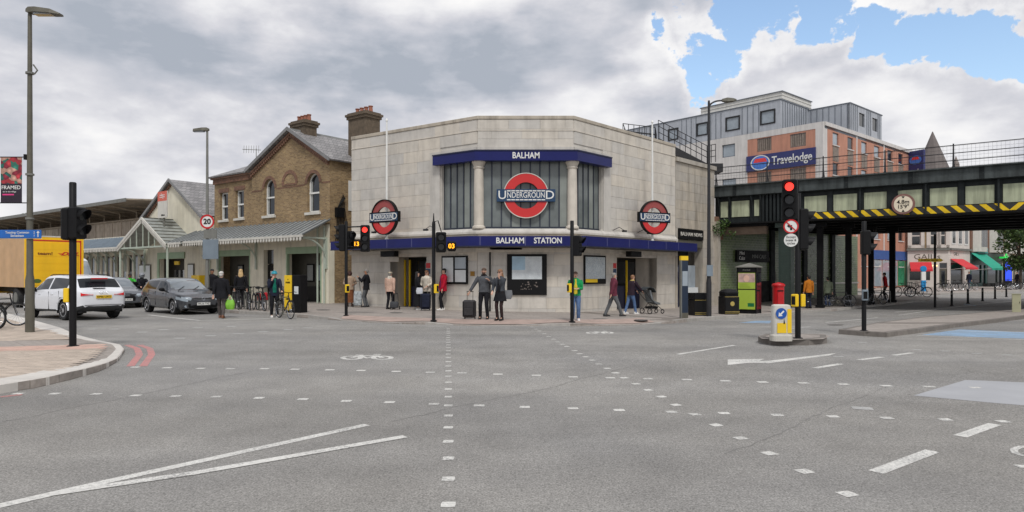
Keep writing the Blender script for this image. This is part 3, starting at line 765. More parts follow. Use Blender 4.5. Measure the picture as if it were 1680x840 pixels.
# blue fascias
def fascia(z0, z1, prj, Tdata, name, thick=.1):
    pass
def mitred_strip(name, m, pts_ends, prj, z0, z1, th, parent=st, soff=None):
    us = [(C0-L0).normalized(), (C1-C0).normalized(), (R1-C1).normalized()]; ns = [Vector((u.y, -u.x)) for u in us]
    A, Bq = pts_ends; obs = []
    m1 = (ns[0]+ns[1])/(1+ns[0].dot(ns[1])); m2 = (ns[1]+ns[2])/(1+ns[1].dot(ns[2]))
    segs = [(A, ns[0], C0, m1), (C0, m1, C1, m2), (C1, m2, Bq, ns[2])]
    for p, na, q, nb in segs:
        def pt(v, nn, o): return (v.x+nn.x*o, v.y+nn.y*o)
        poly = [pt(p, na, prj), pt(q, nb, prj), pt(q, nb, prj-th), pt(p, na, prj-th)]
        obs.append(MB(OFF).slab(poly, z0, z1).build(name, m, parent))
    return obs
pL = L0+(C0-L0).normalized()*fa(TLw, 717); pR = C1+(R1-C1).normalized()*fa(TRw, 995)
up = mitred_strip('upper_fascia', MT['navy'], (pL, pR), .3, 6.40, 6.80, .34)
mitred_strip('fascia_trim', MT['navy_dark'], (pL, pR), .33, 6.802, 6.85, .4)
text('BALHAM', .36, MT['white'], up[1], TC, fa(TCw, 863, -.3), -.306, 6.60, bold=.02, wid=1.13)
uR = (R1-C1).normalized(); uL = (C0-L0).normalized()
cL, cR = L0-uL*.35, R1+uR*.45
low = mitred_strip('lower_fascia', MT['navy'], (cL, cR), 1.0, 2.80, 3.19, .06)
mitred_strip('canopy_roof', pod, (cL, cR), .985, 2.99, 3.15, 1.0)
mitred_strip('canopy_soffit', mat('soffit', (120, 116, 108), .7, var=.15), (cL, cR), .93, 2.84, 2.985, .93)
mitred_strip('fascia_lip', MT['navy_dark'], (cL, cR), 1.015, 2.755, 2.80, .07)
mitred_strip('cornice', por, (L0, R1), .14, 2.56, 2.74, .15)
for k, s_ in ((796+40, 'BALHAM'), (899, 'STATION')):
    text(s_, .33, MT['white'], low[1], TC, fa(TCw, 837 if s_ == 'BALHAM' else 899, -1.0), -1.006, 2.995, bold=.022, wid=1.14)
seam = mat('fascia_seam', (90, 92, 130), .4, var=.05)
for T_, xs_ in ((TL, (1.0, 2.1, 3.4, 4.9, 6.3)), (TC, (.15, 2.0, 3.9)), (TR, (1.0, 2.7, 4.3, 5.9, 7.1))):
    for x in xs_: B('fascia_joint', seam, st, x, x+.03, -1.004, -.99, 2.81, 3.18, T=T_)
# poster frames on the walls
def poster(T_, o_, name, parts, frame_m='black_plastic', fr=.07):
    x0, x1, z0, z1 = o_
    f_ = MB(T_); f_.box(x0, x1, -.07, -.0045, z0, z1); o = f_.build(name, MT[frame_m], st)
    for (u0, u1, v0, v1, mm) in parts:
        B('sheet', MT[mm], o, x0+fr+(x1-x0-2*fr)*u0, x0+fr+(x1-x0-2*fr)*u1, -.078, -.071, z0+fr+(z1-z0-2*fr)*v0, z0+fr+(z1-z0-2*fr)*v1, T=T_)
    return o
def mapmat(name, base, ink, sc):
    m = NT(name); m.b.inputs['Roughness'].default_value = .4
    v = m.n('ShaderNodeTexVoronoi'); v.feature = 'DISTANCE_TO_EDGE'; v.inputs['Scale'].default_value = sc; m.l(m.tc.outputs['Object'], v.inputs['Vector'])
    m.col(m.mix(m.rng(v.outputs['Distance'], 0, .06, .75, 0), m.scale(lin(base), m.rng(m.noise(3, 4), .3, .7, .85, 1.1)), lin(ink))); MATS[name] = m.mat
mapmat('map_sheet', (212, 218, 220), (176, 190, 200), 16); mapmat('map_sheet_blue', (168, 196, 214), (150, 182, 204), 12)
mapmat('map_round', (196, 204, 206), (108, 130, 160), 9)
poster(TL, frL_, 'notice_board', [(.0, .46, .02, 1, 'paper'), (.54, 1, .02, .5, 'paper'), (.54, 1, .55, 1, 'glass_sky')])
poster(TC, frC_, 'map_board', [(.1, .9, .38, .97, 'map_sheet'), ], fr=.05)
B('sheet', MT['map_sheet_blue'], st, frC_[0]+.05+(frC_[1]-frC_[0]-.1)*.1, frC_[0]+.05+(frC_[1]-frC_[0]-.1)*.45, -.084, -.0785, frC_[2]+.05+(frC_[3]-frC_[2]-.1)*.62, frC_[2]+.05+(frC_[3]-frC_[2]-.1)*.972, T=TC)
poster(TR, frR_, 'map_board', [(.0, 1, .14, 1, 'map_round'), (.0, .6, 0, .13, 'yellow')])
gb = MB(TC)
for k in range(26):
    x = frC_[0]+.5+rnd.random()*.75; z = frC_[2]+.22+rnd.random()*.3; a = rnd.uniform(-.12, .12); gb.box(x, x+rnd.uniform(.02, .09), -.0735, -.0715, z, z+rnd.uniform(.01, .06))
gb.build('sticker_residue', mat('residue', (120, 110, 104), .8), st, kind='stuff')
B('brass_plate', mat('brass', (150, 112, 48), .5, .5), st, fa(TLw, 772), fa(TLw, 779), -.02, -.0045, 1.55, 1.75, T=TL)
pp = MB(TC); px_ = fa(TCw, 804, -.06); pp.tube((px_, -.1, -.06), (px_, -.1, 2.7), .035, n=8); pp.box(px_, px_+1.35, -.14, -.06, 2.66, 2.74); pp.build('downpipe', MT['black_metal'], st)
# roundels
def roundel(parent, T_, cx, y, cz, Ro, ri, bw, bh, th, red, blue, both=False, tsz=None):
    MB(T_).ring((cx, cz), Ro, ri, y, y+th, n=48).build('red_ring', red if not isinstance(red, tuple) else red[0], parent, smooth=40)
    MB(T_).ring((cx, cz), Ro+.035, Ro+.001, y-.012, y+th+.012, n=48).build('ring_rim', MT['black_plastic'] if both else MT['off_white'], parent, smooth=40)
    b_ = MB(T_).box(cx-bw/2, cx+bw/2, y-.05, y+th+.05, cz-bh/2, cz+bh/2).build('name_bar', blue, parent)
    w_ = MT['white']; yy = y-.055
    s = tsz or bh*.98
    text('U', s, w_, b_, T_, cx-bw*.405, yy, cz, ext=.004, sx=1.05, bold=.005); text('D', s, w_, b_, T_, cx+bw*.405, yy, cz, ext=.004, sx=1.05, bold=.005)
    text('NDERGROUN', s*.66, w_, b_, T_, cx, yy, cz, ext=.004, sx=bw*.70/(s*.66*6.75), bold=.005)
    d_ = MB(T_); n = 9
    for i in range(n):
        x = cx-bw*.33+bw*.66*i/n
        for zz in (cz+bh*.36, cz-bh*.36): d_.box(x+.012, x+bw*.66/n-.012, yy-.004, yy+.004, zz-bh*.045, zz+bh*.045)
    d_.build('dash_rules', w_, b_)
cx, cz = fpt(TCw, 863, 320.5, -.05); roundel(st, TC, cx, -.02, cz, .93, .56, 2.48, .52, .1, MT['roundel_red'], MT['roundel_blue'])
mb = MB(TC); mb.tube((cx, .0, cz-.85), (cx, .32, cz-.85), .04); mb.tube((cx, .0, cz+.85), (cx, .32, cz+.85), .04); mb.build('roundel_bracket', MT['iron'], st)
for T_, Tw, px_, pyc, pyt, lab in ((TL, TLw, 633.5, 358, 197, 'round red sign with blue bar on white flagpole over the doorway beside the brick house'), (TR, TRw, 1071, 358.5, 200, 'round red sign with blue bar on white flagpole over the doorway beside the newsagent')):
    yy = -.80; cx, cz = fpt(Tw, px_, pyc, yy); _, ztp = fpt(Tw, px_, pyt, yy)
    base = Tw @ Vector((cx, yy, 3.19)); rs = root('roundel_sign', lab, 'sign', base, math.atan2(Tw[1][0], Tw[0][0]) if T_ is TL else R(26))
    cz -= 3.15; ztp -= 3.19
    mb = MB(); mb.lathe([(.09, -.04), (.09, .05), (.055, .07), (.05, ztp*.6), (.035, ztp-.1), (.03, ztp-.05), (.06, ztp-.03), (.045, ztp+.05), (.01, ztp+.1)], (0, 0.04, 0), 12); mb.build('mast', MT['white'], rs, smooth=40)
    yq = -.13
    MB().ring((0, cz), .76, .46, yq-.0, yq+.09, 0, 180, 30).build('red_ring', MT['roundel_red_worn'], rs, smooth=40)
    MB().ring((0, cz), .76, .46, yq-.0, yq+.09, 180, 360, 30).build('red_ring', MT['roundel_red'], rs, smooth=40)
    MB().ring((0, cz), .80, .762, yq-.05, yq+.13, n=44).build('ring_rim', MT['black_plastic'], rs, smooth=40)
    bw, bh = 1.72, .37
    MB().box(-bw/2-.05, bw/2+.05, yq-.03, yq+.12, cz-bh/2-.05, cz+bh/2+.05).build('bar_casing', MT['black_plastic'], rs)
    b_ = MB().box(-bw/2, bw/2, yq-.05, yq+.14, cz-bh/2, cz+bh/2).build('name_bar', MT['roundel_blue'], rs)
    w_ = MT['white']; yy2 = yq-.055
    for s_, xx in (('U', -bw*.41), ('D', bw*.41)): text(s_, .42, w_, b_, I4, xx, yy2, cz, ext=.004, bold=.008)
    text('NDERGROUN', .27, w_, b_, I4, 0, yy2, cz, ext=.004, sx=bw*.70/(.27*6.75), bold=.006)
    d_ = MB()
    for i in range(9):
        for zz in (cz+.145, cz-.145): d_.box(-bw*.33+bw*.66*i/9+.01, -bw*.33+bw*.66*(i+1)/9-.01, yy2-.004, yy2+.004, zz-.015, zz+.015)
    d_.build('dash_rules', w_, b_)
    mb = MB(); mb.box(-.05, .05, -.12, .0, cz-.7, cz-.55); mb.box(-.05, .05, -.12, .0, cz+.5, cz+.6); mb.box(-.12, .12, -.12, .16, -.34, -.0); mb.build('mount', MT['galv'], rs)
# floodlight arms
for T_, xs_ in ((TL, (2.2, 5.4)), (TR, (2.9, 5.0))):
    for x in xs_:
        mb = MB(T_); mb.path([(x, 0, 3.62), (x, -.35, 3.75), (x, -.6, 3.6)], .015, 6); mb.box(x-.09, x+.09, -.7, -.55, 3.52, 3.6); mb.build('floodlight', MT['iron'], st)
# ------------------------------------------------------------------ newsagent block at the right end
nb = root('newsagent_block', 'lower weathered stone block with black newsagent sign beside the station', 'shop', (R1.x, R1.y, 0))
OFN = Matrix.Translation(-Vector(nb.location)); N1 = Vector((11.45, 37.95)); TNw = frame((R1.x+uR.x*.02, R1.y+uR.y*.02, 0), N1-R1); TN = OFN @ TNw; lenN = (N1-R1).length
shop = [fa(TNw, 1112), fa(TNw, 1153), ZB, fpt(TNw, 1130, 376)[1]]
zN = fpt(TNw, 1140, 272)[1]
mb = MB(TN); mb.wall(.0, lenN, ZB, zN, .03, .5, [shop]); mb.box(lenN-.5, lenN, .5, 8, ZB, zN); mb.box(0, lenN-.5, .5, 8, zN-.6, zN-.3); mb.build('wall', pod, nb)
ashlar(TN, .02, lenN, -.4, zN, [shop], nb, pod, .5, 1.1, 9)
MB(TN).box(-.02, lenN+.08, -.1, .5, zN+.002, zN+.22).build('coping', pod, nb)
MB(TN).box(lenN+.002, lenN+.35, -.2, .4, ZB, 4.6).build('corner_pier', pod, nb)
a0, a1 = shop[0], shop[1]
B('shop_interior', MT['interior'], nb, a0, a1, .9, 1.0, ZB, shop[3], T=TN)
sg_ = B('sign_board', MT['black_plastic'], nb, a0+.03, a1-.03, -.06, .08, shop[3]-.55, shop[3]-.03, T=TN)
text('BALHAM NEWS', .27, MT['off_white'], sg_, TN, (a0+a1)/2, -.066, shop[3]-.29, wid=(a1-a0)*.86, bold=.01)
B('shutter_box', MT['galv_dark'], nb, a0+.02, a1-.02, .0, .3, shop[3]-.95, shop[3]-.58, T=TN)
dw = B('door_panel', MT['navy_dark'], nb, a0+.1, a0+.95, .45, .5, ZB, 2.1, T=TN); B('notice', MT['paper'], dw, a0+.35, a0+.8, .43, .445, 1.75, 2.0, T=TN)
B('shop_window', MT['glass_sky'], nb, a0+1.0, a1-.1, .4, .45, .7, 2.1, T=TN); B('paper_stack', MT['paper'], nb, a0+1.0, a1-.15, .2, .38, .35, .9, T=TN)
# ------------------------------------------------------------------ rooftop walkway with railings
wk = root('roof_walkway', 'black metal caged ladder and stair railing on the station roof', 'railing', (8.6, 39, 7.6))
OW = Matrix.Translation(-Vector(wk.location)); mb = MB(OW)
def rail_run(p, q, n, h=1.05, rails=(1.05, .7, .35), r=.022):
    p, q = Vector(p), Vector(q)
    for i in range(n+1):
        a = p.lerp(q, i/n); mb.tube(a, a+Vector((0, 0, h)), r, n=5)
    for z in rails: mb.tube(p+Vector((0, 0, z)), q+Vector((0, 0, z)), r, n=5)
A_, B_ = at(1022, 222, 38.5), at(1075, 224, 39.5)
A_.z = B_.z = 9.02; rail_run(A_, B_, 6, 1.25, (1.25, .8, .4)); A2, B2 = A_+Vector((.5, 2, 0)), B_+Vector((.5, 2, 0)); rail_run(A2, B2, 6, 1.25, (1.25, .8, .4)); rail_run(A_, A2, 2, 1.25, (1.25, .6))
rail_run(B_, B2, 2, 1.25, (1.25, .6))
for p in (A_, B_, A2, B2): mb.tube((p.x, p.y, 7.3), p, .04, n=6)
S0, S1, S2 = at(1080, 226, 40), at(1160, 268, 40), at(1174, 270, 39.5)
S2.z = S1.z
rail_run(S0, S1, 9); rail_run(S1, S2, 2)
mb.build('rails', MT['iron'], wk)
mb = MB(OW); mb.slab([(A_.x, A_.y), (B_.x, B_.y), (B2.x, B2.y), (A2.x, A2.y)], 8.95, 9.01)
mb.add([S0, S1, S1+Vector((.2, 1.2, 0)), S0+Vector((.2, 1.2, 0)), S0-Vector((0, 0, .45)), S1-Vector((0, 0, .45)), S1+Vector((.2, 1.2, -.45)), S0+Vector((.2, 1.2, -.45))], [(0,1,2,3), (7,6,5,4), (0,4,5,1), (1,5,6,2), (2,6,7,3), (3,7,4,0)])
mb.box(S1.x-.1, S2.x+.6, S1.y, S1.y+1.2, S1.z-.5, S1.z); mb.tube((S1.x, S1.y+.6, 5), (S1.x, S1.y+.6, S1.z), .08); mb.build('stair_flight', MT['iron'], wk)

# ================================================================== BRICK STATION HOUSE (left of the station)
uB = Vector((.795, -.607)); F0 = Vector((-9.43, 34.7)); OB = F0-uB*11.8
TB = frame((OB.x, OB.y, 0), uB); rzB = math.atan2(uB.y, uB.x)
bh_ = root('brick_house', 'two-storey brown brick building with gabled slate roof and arched windows', 'building', (OB.x, OB.y, 0), rzB)
bk, rb = MT['stock_brick'], MT['red_brick']
ZG, ZE = 4.25, 7.6
def wrect(x0, x1, y0, y1, y=0):
    a, _ = fpt(TB, x0, y0, y); b, z1_ = fpt(TB, x1, y0, y); _, z0_ = fpt(TB, (x0+x1)/2, y1, y); _, z1_ = fpt(TB, (x0+x1)/2, y0, y); return [a, b, z0_, z1_]
W1, W2 = wrect(361, 374, 316, 361, .25), wrect(386.5, 400, 312, 358, .25)
W3, W4 = wrect(433.5, 450.5, 294, 353.5), wrect(504, 524, 284, 348)
BA = wrect(466, 485, 285, 306)
GX = 4.6; LN = 11.8; apx, apz = 8.5, 9.45
mb = MB(); mb.wall(0, GX, ZG-1.0, ZE-.1, .25, .55, [W1, W2]); mb.wall(GX, LN, ZG-1.0, ZE, 0, .32, [W3, W4])
mb.prism([(GX, ZE), (LN, ZE), (apx, apz-.05)], 0, .32)
mb.box(LN-.32, LN, .321, 9, 0, ZE); mb.box(GX, GX+.3, .321, 9, ZE-.1, ZE); mb.box(0, .3, .55, 9, 0, ZE-.1); mb.box(0, LN, 8.7, 9, 0, ZE)
mb.build('wall', bk, bh_)
def arch_fill(W, parent, y0=0.0, y1=.32):            # brick spandrels turning the square opening into a round-headed one
    x0, x1, z0, z1 = W; r = (x1-x0)/2; c = (x0+x1)/2; zc_ = z1-r; n = 8
    for s in (-1, 1):
        pts_ = [(c+s*r*math.cos(math.pi/2*i/n), zc_+r*math.sin(math.pi/2*i/n)) for i in range(n+1)]+[(c+s*r, z1)]
        MB().prism(pts_, y0+.001, y1).build('arch_spandrel', bk, parent)
def arch_ring(W, parent, th=.18, y=-.03, full=True):
    x0, x1, z0, z1 = W; r = (x1-x0)/2; MB().ring(((x0+x1)/2, z1-r), r+th, r, y, .06, 0, 180, 18).build('arch_ring', rb, parent)
def sash(W, parent, y, arch=False, n=1):
    x0, x1, z0, z1 = W; f_ = MB(); t = .07; zt_ = z1-((x1-x0)/2 if arch else 0)
    f_.box(x0, x0+t, y, y+.1, z0, zt_); f_.box(x1-t, x1, y, y+.1, z0, zt_); f_.box(x0, x1, y, y+.1, z0, z0+t*1.2)
    zm = z0+(z1-z0)*.5; f_.box(x0, x1, y-.02, y+.08, zm-.045, zm+.045)
    if arch: f_.ring(((x0+x1)/2, zt_), (x1-x0)/2, (x1-x0)/2-t, y, y+.1, 0, 180, 16)
    else: f_.box(x0, x1, y, y+.1, z1-t, z1)
    o = f_.build('window', MT['white'], parent)
    B('pane', MT['glass_dark'], o, x0+.01, x1-.01, y+.05, y+.06, z0, z1-.01)
    for q in (0, 1): B('curtain', MT['curtain'], o, x0+.05 if q == 0 else x1-.22, x0+.22 if q == 0 else x1-.05, y+.045, y+.049, z0+.05, z1-.2-(.2 if arch else 0))
    return o
for W in (W3, W4): arch_fill(W, bh_); arch_ring(W, bh_); sash(W, bh_, .16, True); B('sill', MT['off_white'], bh_, W[0]-.12, W[1]+.12, -.1, .15, W[2]-.14, W[2]-.002)
for W in (W1, W2): sash(W, bh_, .4); B('sill', MT['off_white'], bh_, W[0]-.1, W[1]+.1, .15, .4, W[2]-.13, W[2]-.002); B('lintel', rb, bh_, W[0]-.12, W[1]+.12, .22, .26, W[3]+.001, W[3]+.25)
arch_ring(BA, bh_, .2); B('blind_sill', rb, bh_, BA[0]-.15, BA[1]+.15, -.03, .02, BA[3]-(BA[1]-BA[0])/2-.1, BA[3]-(BA[1]-BA[0])/2)
B('string_course', rb, bh_, GX, W3[0]-.2, -.012, .02, W3[3]-.62, W3[3]-.54); B('string_course', rb, bh_, W3[1]+.2, W4[0]-.2, -.012, .02, W3[3]-.62, W3[3]-.54); B('string_course', rb, bh_, W4[1]+.2, LN+.01, -.012, .02, W3[3]-.62, W3[3]-.54)
cw = MB()
for i in range(30):
    x = .05+i*(GX-.1)/30; cw.box(x, x+.08, .1, .25, ZE-.4, ZE-.24)
cw.box(0, GX, .14, .26, ZE-.24, ZE-.1); cw.box(-.1, GX, .02, .25, ZE-.1, ZE)
cw.build('cornice', rb, bh_)
for s, xe in ((0, GX), (1, LN)):                      # raking corbels and bargeboards of the gable
    dx, dz = apx-xe, apz-ZE; n = 24; co = MB()
    for i in range(n):
        f = (i+.5)/n; x, z = xe+dx*f, ZE+dz*f-.26; co.box(x-.045, x+.045, -.13, 0, z-.09, z+.07)
    l_ = math.hypot(dx, dz); nx_, nz_ = (-dz/l_, dx/l_) if dx > 0 else (dz/l_, -dx/l_)
    co.prism([(xe, ZE-.2), (apx, apz-.2), (apx, apz-.08), (xe, ZE-.08)], -.16, 0); co.build('raking_cornice', rb, bh_)
sl_ = MT['slate']
def roof_plane(name, pts, th, m, parent):
    p = [Vector(q) for q in pts]; n_ = (p[1]-p[0]).cross(p[2]-p[0]).normalized()
    if n_.z < 0: n_ = -n_
    mb = MB(); k = len(p); mb.add([q+n_*th for q in p]+p, [tuple(range(k)), tuple(range(2*k-1, k-1, -1))]+[(i, (i+1) % k, k+(i+1) % k, k+i) for i in range(k)]); return mb.build(name, m, parent)
ex = .28
rfR = roof_plane('roof', [(LN+.25, -.25, ZE-.12), (LN+.25, 9.2, ZE-.12), (apx, 9.2, apz), (apx, -.25, apz)], .09, sl_, bh_)
rfL = roof_plane('roof', [(apx, -.25, apz), (apx, 9.2, apz), (GX-.25, 9.2, ZE-.05), (GX-.25, -.25, ZE-.05)], .09, sl_, bh_)
roof_plane('roof', [(-.25, -.05, ZE), (GX+.0, -.05, ZE), (GX+1.6, 3.2, 9.0), (2.0, 3.2, 9.0)], .08, sl_, bh_); roof_plane('roof', [(-.25, -.05, ZE), (2, 3.2, 9.0), (2, 6, 9.0), (-.25, 9.2, ZE)], .08, sl_, bh_)
B('ridge', MT['lead'], rfR, apx-.1, apx+.1, -.27, 9.2, apz+.02, apz+.13)
for p, q in (((GX-.3, ZE-.1), (apx, apz+.0)), ((LN+.3, ZE-.17), (apx, apz+.0))):
    MB().prism([p, q, (q[0], q[1]+.2), (p[0], p[1]+.2)], -.33, -.26).build('bargeboard', mat('verge', (126, 126, 126), .6), bh_)
def chimney(name, x0, x1, y0, y1, z0, z1, parent, npots, m=bk):
    c_ = MB(); c_.box(x0, x1, y0, y1, z0, z1-.35); c_.box(x0-.07, x1+.07, y0-.07, y1+.07, z1-.35, z1-.2); c_.box(x0-.13, x1+.13, y0-.13, y1+.13, z1-.2, z1-.08); c_.box(x0-.04, x1+.04, y0-.04, y1+.04, z1-.08, z1)
    o = c_.build(name, m, parent)
    for i in range(npots):
        q = MB().lathe([(.13, 0), (.12, .05), (.1, .28), (.13, .3), (.13, .34)], (x0+(x1-x0)*(i+.5)/npots, (y0+y1)/2, z1), 10); q.build('chimney_pot', mat('terracotta', (150, 96, 76), .8), o)
    return o
chimney('chimney', apx-.75, apx+.45, .5, 1.3, 8.5, 10.15, bh_, 4, mat('sooty_brick', (96, 84, 70), .9, var=.25, scale=6))
# ground floor: cream render with openings
O1 = [fa(TB, 359), fa(TB, 412), -.2, 2.72]; O2 = [fa(TB, 434), fa(TB, 450.5), -.2, 3.0]; O3 = [fa(TB, 471), fa(TB, 529), -.2, 2.75]
mb = MB(); mb.wall(0, LN, -.2, ZG-1.0, -.06, .3, [O1, O2, O3]); mb.box(0, LN, -.02, .24, ZG-1.0, ZG-.0) if False else None
mb.build('ground_floor_wall', MT['cream'], bh_)
B('upper_render', MT['cream'], bh_, 0, LN, -.06, -.004, ZG-.998, ZG-.05)
for O in (O1, O3):
    B('header_panel', MT['pale_green'], bh_, O[0]-.02, O[1]+.02, -.075, .06, O[3]-.02, O[3]+.34)
    for x in (O[0], O[1]-.1): B('jamb', MT['pale_green'], bh_, x, x+.1, -.07, .08, -.1, O[3]-.021)
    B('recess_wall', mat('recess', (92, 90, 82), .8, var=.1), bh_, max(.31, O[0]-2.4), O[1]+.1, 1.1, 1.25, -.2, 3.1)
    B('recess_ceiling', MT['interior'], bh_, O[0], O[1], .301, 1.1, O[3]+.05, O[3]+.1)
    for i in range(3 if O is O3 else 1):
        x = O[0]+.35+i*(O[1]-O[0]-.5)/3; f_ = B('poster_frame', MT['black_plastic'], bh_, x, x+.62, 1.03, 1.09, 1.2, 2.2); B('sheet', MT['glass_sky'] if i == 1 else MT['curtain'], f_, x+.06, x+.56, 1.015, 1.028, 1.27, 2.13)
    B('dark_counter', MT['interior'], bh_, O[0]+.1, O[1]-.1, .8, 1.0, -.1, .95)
B('sign_plate', MT['off_white'], bh_, (O3[0]+O3[1])/2+.3, (O3[0]+O3[1])/2+1.1, .785, .798, .5, .75)
dd = B('door', MT['black_plastic'], bh_, O2[0], O2[1], .2, .26, -.1, 2.15); B('fanlight', MT['glass_dark'], bh_, O2[0], O2[1], .2, .24, 2.2, 3.0); B('notice', MT['paper'], dd, O2[0]+.3, O2[0]+.55, .19, .199, 1.5, 1.8)
for x in (LN-.28, LN-.85, .1):                        # rainwater pipes, cables
    MB().tube((x, -.13, -.05), (x, -.13, 4.1), .05, n=8).build('downpipe', MT['sage'], bh_)
cb_ = MB()
for k in range(7): cb_.path([(LN+.06, .3+.1*k, 3.2), (LN+.1, .4+.1*k, 4.4), (LN+.06, .5+.05*k, 5.2+.1*k), (LN+.12, .9, 5.6)], .02, 5)
cb_.box(LN+.02, LN+.2, .3, .8, 4.6, 5.1); cb_.build('cable_bundle', MT['black_plastic'], bh_)
Ws = [.8, 1.7, 5.3, 7.0]; 
sd = B('side_window', MT['white'], bh_, LN-.002, LN+.03, 1.2, 2.1, 5.0, 6.6)
# canopy along the front
def canopy(x0, x1, prj, zw, zf, parent, ribs=True, m='lead'):
    roof_plane('canopy_roof', [(x0, -.06, zw), (x1, -.06, zw), (x1, -prj, zf), (x0, -prj, zf)], .05, MT[m], parent)
    rb_ = MB(); n = int((x1-x0)/.42)
    for i in range(n+1):
        x = x0+(x1-x0)*i/n; rb_.path([(x, -.08, zw+.07), (x, -prj, zf+.07)], .035, 5)
    rb_.build('canopy_ribs', MT['slate_blue'] if m != 'lead' else mat('rib', (108, 112, 112), .6, .1), parent)
    v_ = MB(); n = int((x1-x0)/.26)
    for i in range(n):
        x = x0+(x1-x0)*i/n; w2 = (x1-x0)/n*.62
        v_.prism([(x, zf-.04), (x+w2, zf-.04), (x+w2, zf-.2), (x+w2/2, zf-.27), (x, zf-.2)], -prj-.02, -prj+.0)
    v_.box(x0, x1, -prj-.03, -prj+.02, zf-.07, zf+.04); v_.build('valance', MT['off_white'], parent)
    B('valance_back', MT['galv_dark'], parent, x0, x1, -prj+.004, -prj+.03, zf-.2, zf-.075)
canopy(.0, LN+.15, 1.75, 4.4, 3.55, bh_)
def bracket(x, prj, z, parent, m='sage'):
    b_ = MB(); n = 10
    b_.path([(x, -.1-(prj-.25)*(1-math.cos(math.pi/2*i/n)), z-1.25+1.2*math.sin(math.pi/2*i/n)) for i in range(n+1)], .045, 6)
    b_.box(x-.04, x+.04, -prj+.1, -.08, z-.06, z+.02); b_.box(x-.06, x+.06, -.16, -.06, z-1.6, z)
    b_.ring((0, 0), .2, .17, -.02, .02, n=16) if False else None
    b_.build('bracket', MT[m], parent)
for x in (LN-.15, 5.2, 1.0): bracket(x, 1.7, 3.5, bh_)
# big chimney between brick house and station
ch = root('chimney_stack', 'tall sooty brick chimney stack with pots behind the stone station parapet', 'chimney', (-7.6, 36.4, 0), rzB)
ch.location = (*at(595, 228, 36.5).xy, 0)
chimney('stack', -.72, .72, -.4, .6, 0, at(595, 186, 36.5).z, ch, 4, MT['sooty_brick'])
# television aerial
ae = root('roof_aerial', 'thin grey television aerial on the slate roof beside the lamp post', 'aerial', (OB.x+uB.x*1.2+1.2, OB.y+1.8, 8.2))
mb = MB(); mb.tube((0, 0, 0), (0, 0, 1.6), .025, n=6); mb.tube((-.9, 0, 1.55), (.3, 0, 1.5), .02, n=5)
for i in range(7): x = -.8+i*.16; mb.tube((x, -.02, 1.3), (x, .02, 1.8), .012, n=4)
mb.build('mast_and_dipoles', MT['galv'], ae)
# ================================================================== CREAM RAIL ENTRANCE BUILDING (further along Station Road)
OR_ = F0-uB*33.0; TRl = frame((OR_.x, OR_.y, 0), uB)
rl = root('rail_entrance_building', 'cream rendered railway entrance building with slate gable and glazed canopies', 'building', (OR_.x, OR_.y, 0), rzB)
X = lambda t: 33.0-t
gx0, gx1 = X(20.6), X(12.75); ga = X(16.7)
OE = [fa(TRl, 262), fa(TRl, 302), -.2, 2.65]
mb = MB(); mb.wall(X(20.4), X(11.95), -.2, 5.2, .02, .3, [OE]); mb.prism([(gx0, 5.2), (gx1, 5.2), (gx1, 5.35), (ga, 7.75), (gx0, 5.6)], .02, .3); mb.box(gx1-.3, gx1, .301, 10, 0, 5.2); mb.build('wall', MT['cream'], rl)
roof_plane('roof', [(gx1+.25, -.2, 5.25), (gx1+.25, 11, 5.25), (ga, 11, 7.85), (ga, -.2, 7.85)], .09, sl_, rl); roof_plane('roof', [(ga, -.2, 7.85), (ga, 11, 7.85), (gx0-.25, 11, 5.5), (gx0-.25, -.2, 5.5)], .09, sl_, rl)
for p, q in (((gx0-.3, 5.35), (ga, 7.8)), ((gx1+.3, 5.1), (ga, 7.8))):
    MB().prism([p, q, (q[0], q[1]+.2), (p[0], p[1]+.2)], -.29, -.21).build('bargeboard', MT['verge'], rl)
    co = MB()
    for i in range(22):
        f = (i+.5)/22; x, z = p[0]+(q[0]-p[0])*f, p[1]+(q[1]-p[1])*f-.1; co.box(x-.05, x+.05, -.12, .02, z-.1, z+.08)
    co.build('raking_cornice', rb, rl)
B('header_panel', MT['pale_green'], rl, OE[0]-.25, OE[1]+.1, -.05, .0, OE[3], OE[3]+.42); B('header_panel', MT['pale_green'], rl, OE[0]-.27, OE[0]-.02, -.05, .0, -.1, OE[3]-.001)
B('recess_wall', MT['recess'], rl, OE[0]-3, OE[1]+.1, 1.2, 1.3, -.2, 3.2); B('recess_ceiling', MT['interior'], rl, OE[0]-3, OE[1]+.1, .31, 1.2, 2.9, 3.0); 
for i in range(3): B('gate_post', MT['chrome'], rl, OE[0]+.4+i*.6, OE[0]+.65+i*.6, .8, 1.1, -.1, 1.9)
B('hanging_sign', MT['yellow'], rl, OE[0]+1.0, OE[0]+1.6, .5, .6, 2.25, 2.5)
for x0_, x1_ in ((fa(TRl, 229), fa(TRl, 248)), (fa(TRl, 309), fa(TRl, 319))): 
    f_ = B('poster_frame', MT['galv_dark'], rl, x0_, x1_, -.06, .0, .9, 2.3); B('sheet', MT['paper'], f_, x0_+.06, x1_-.06, -.07, -.061, .97, 2.22)
B('yellow_ticket_box', MT['yellow'], rl, fa(TRl, 315, -.4), fa(TRl, 328, -.4), -.45, -.05, .75, 1.55)
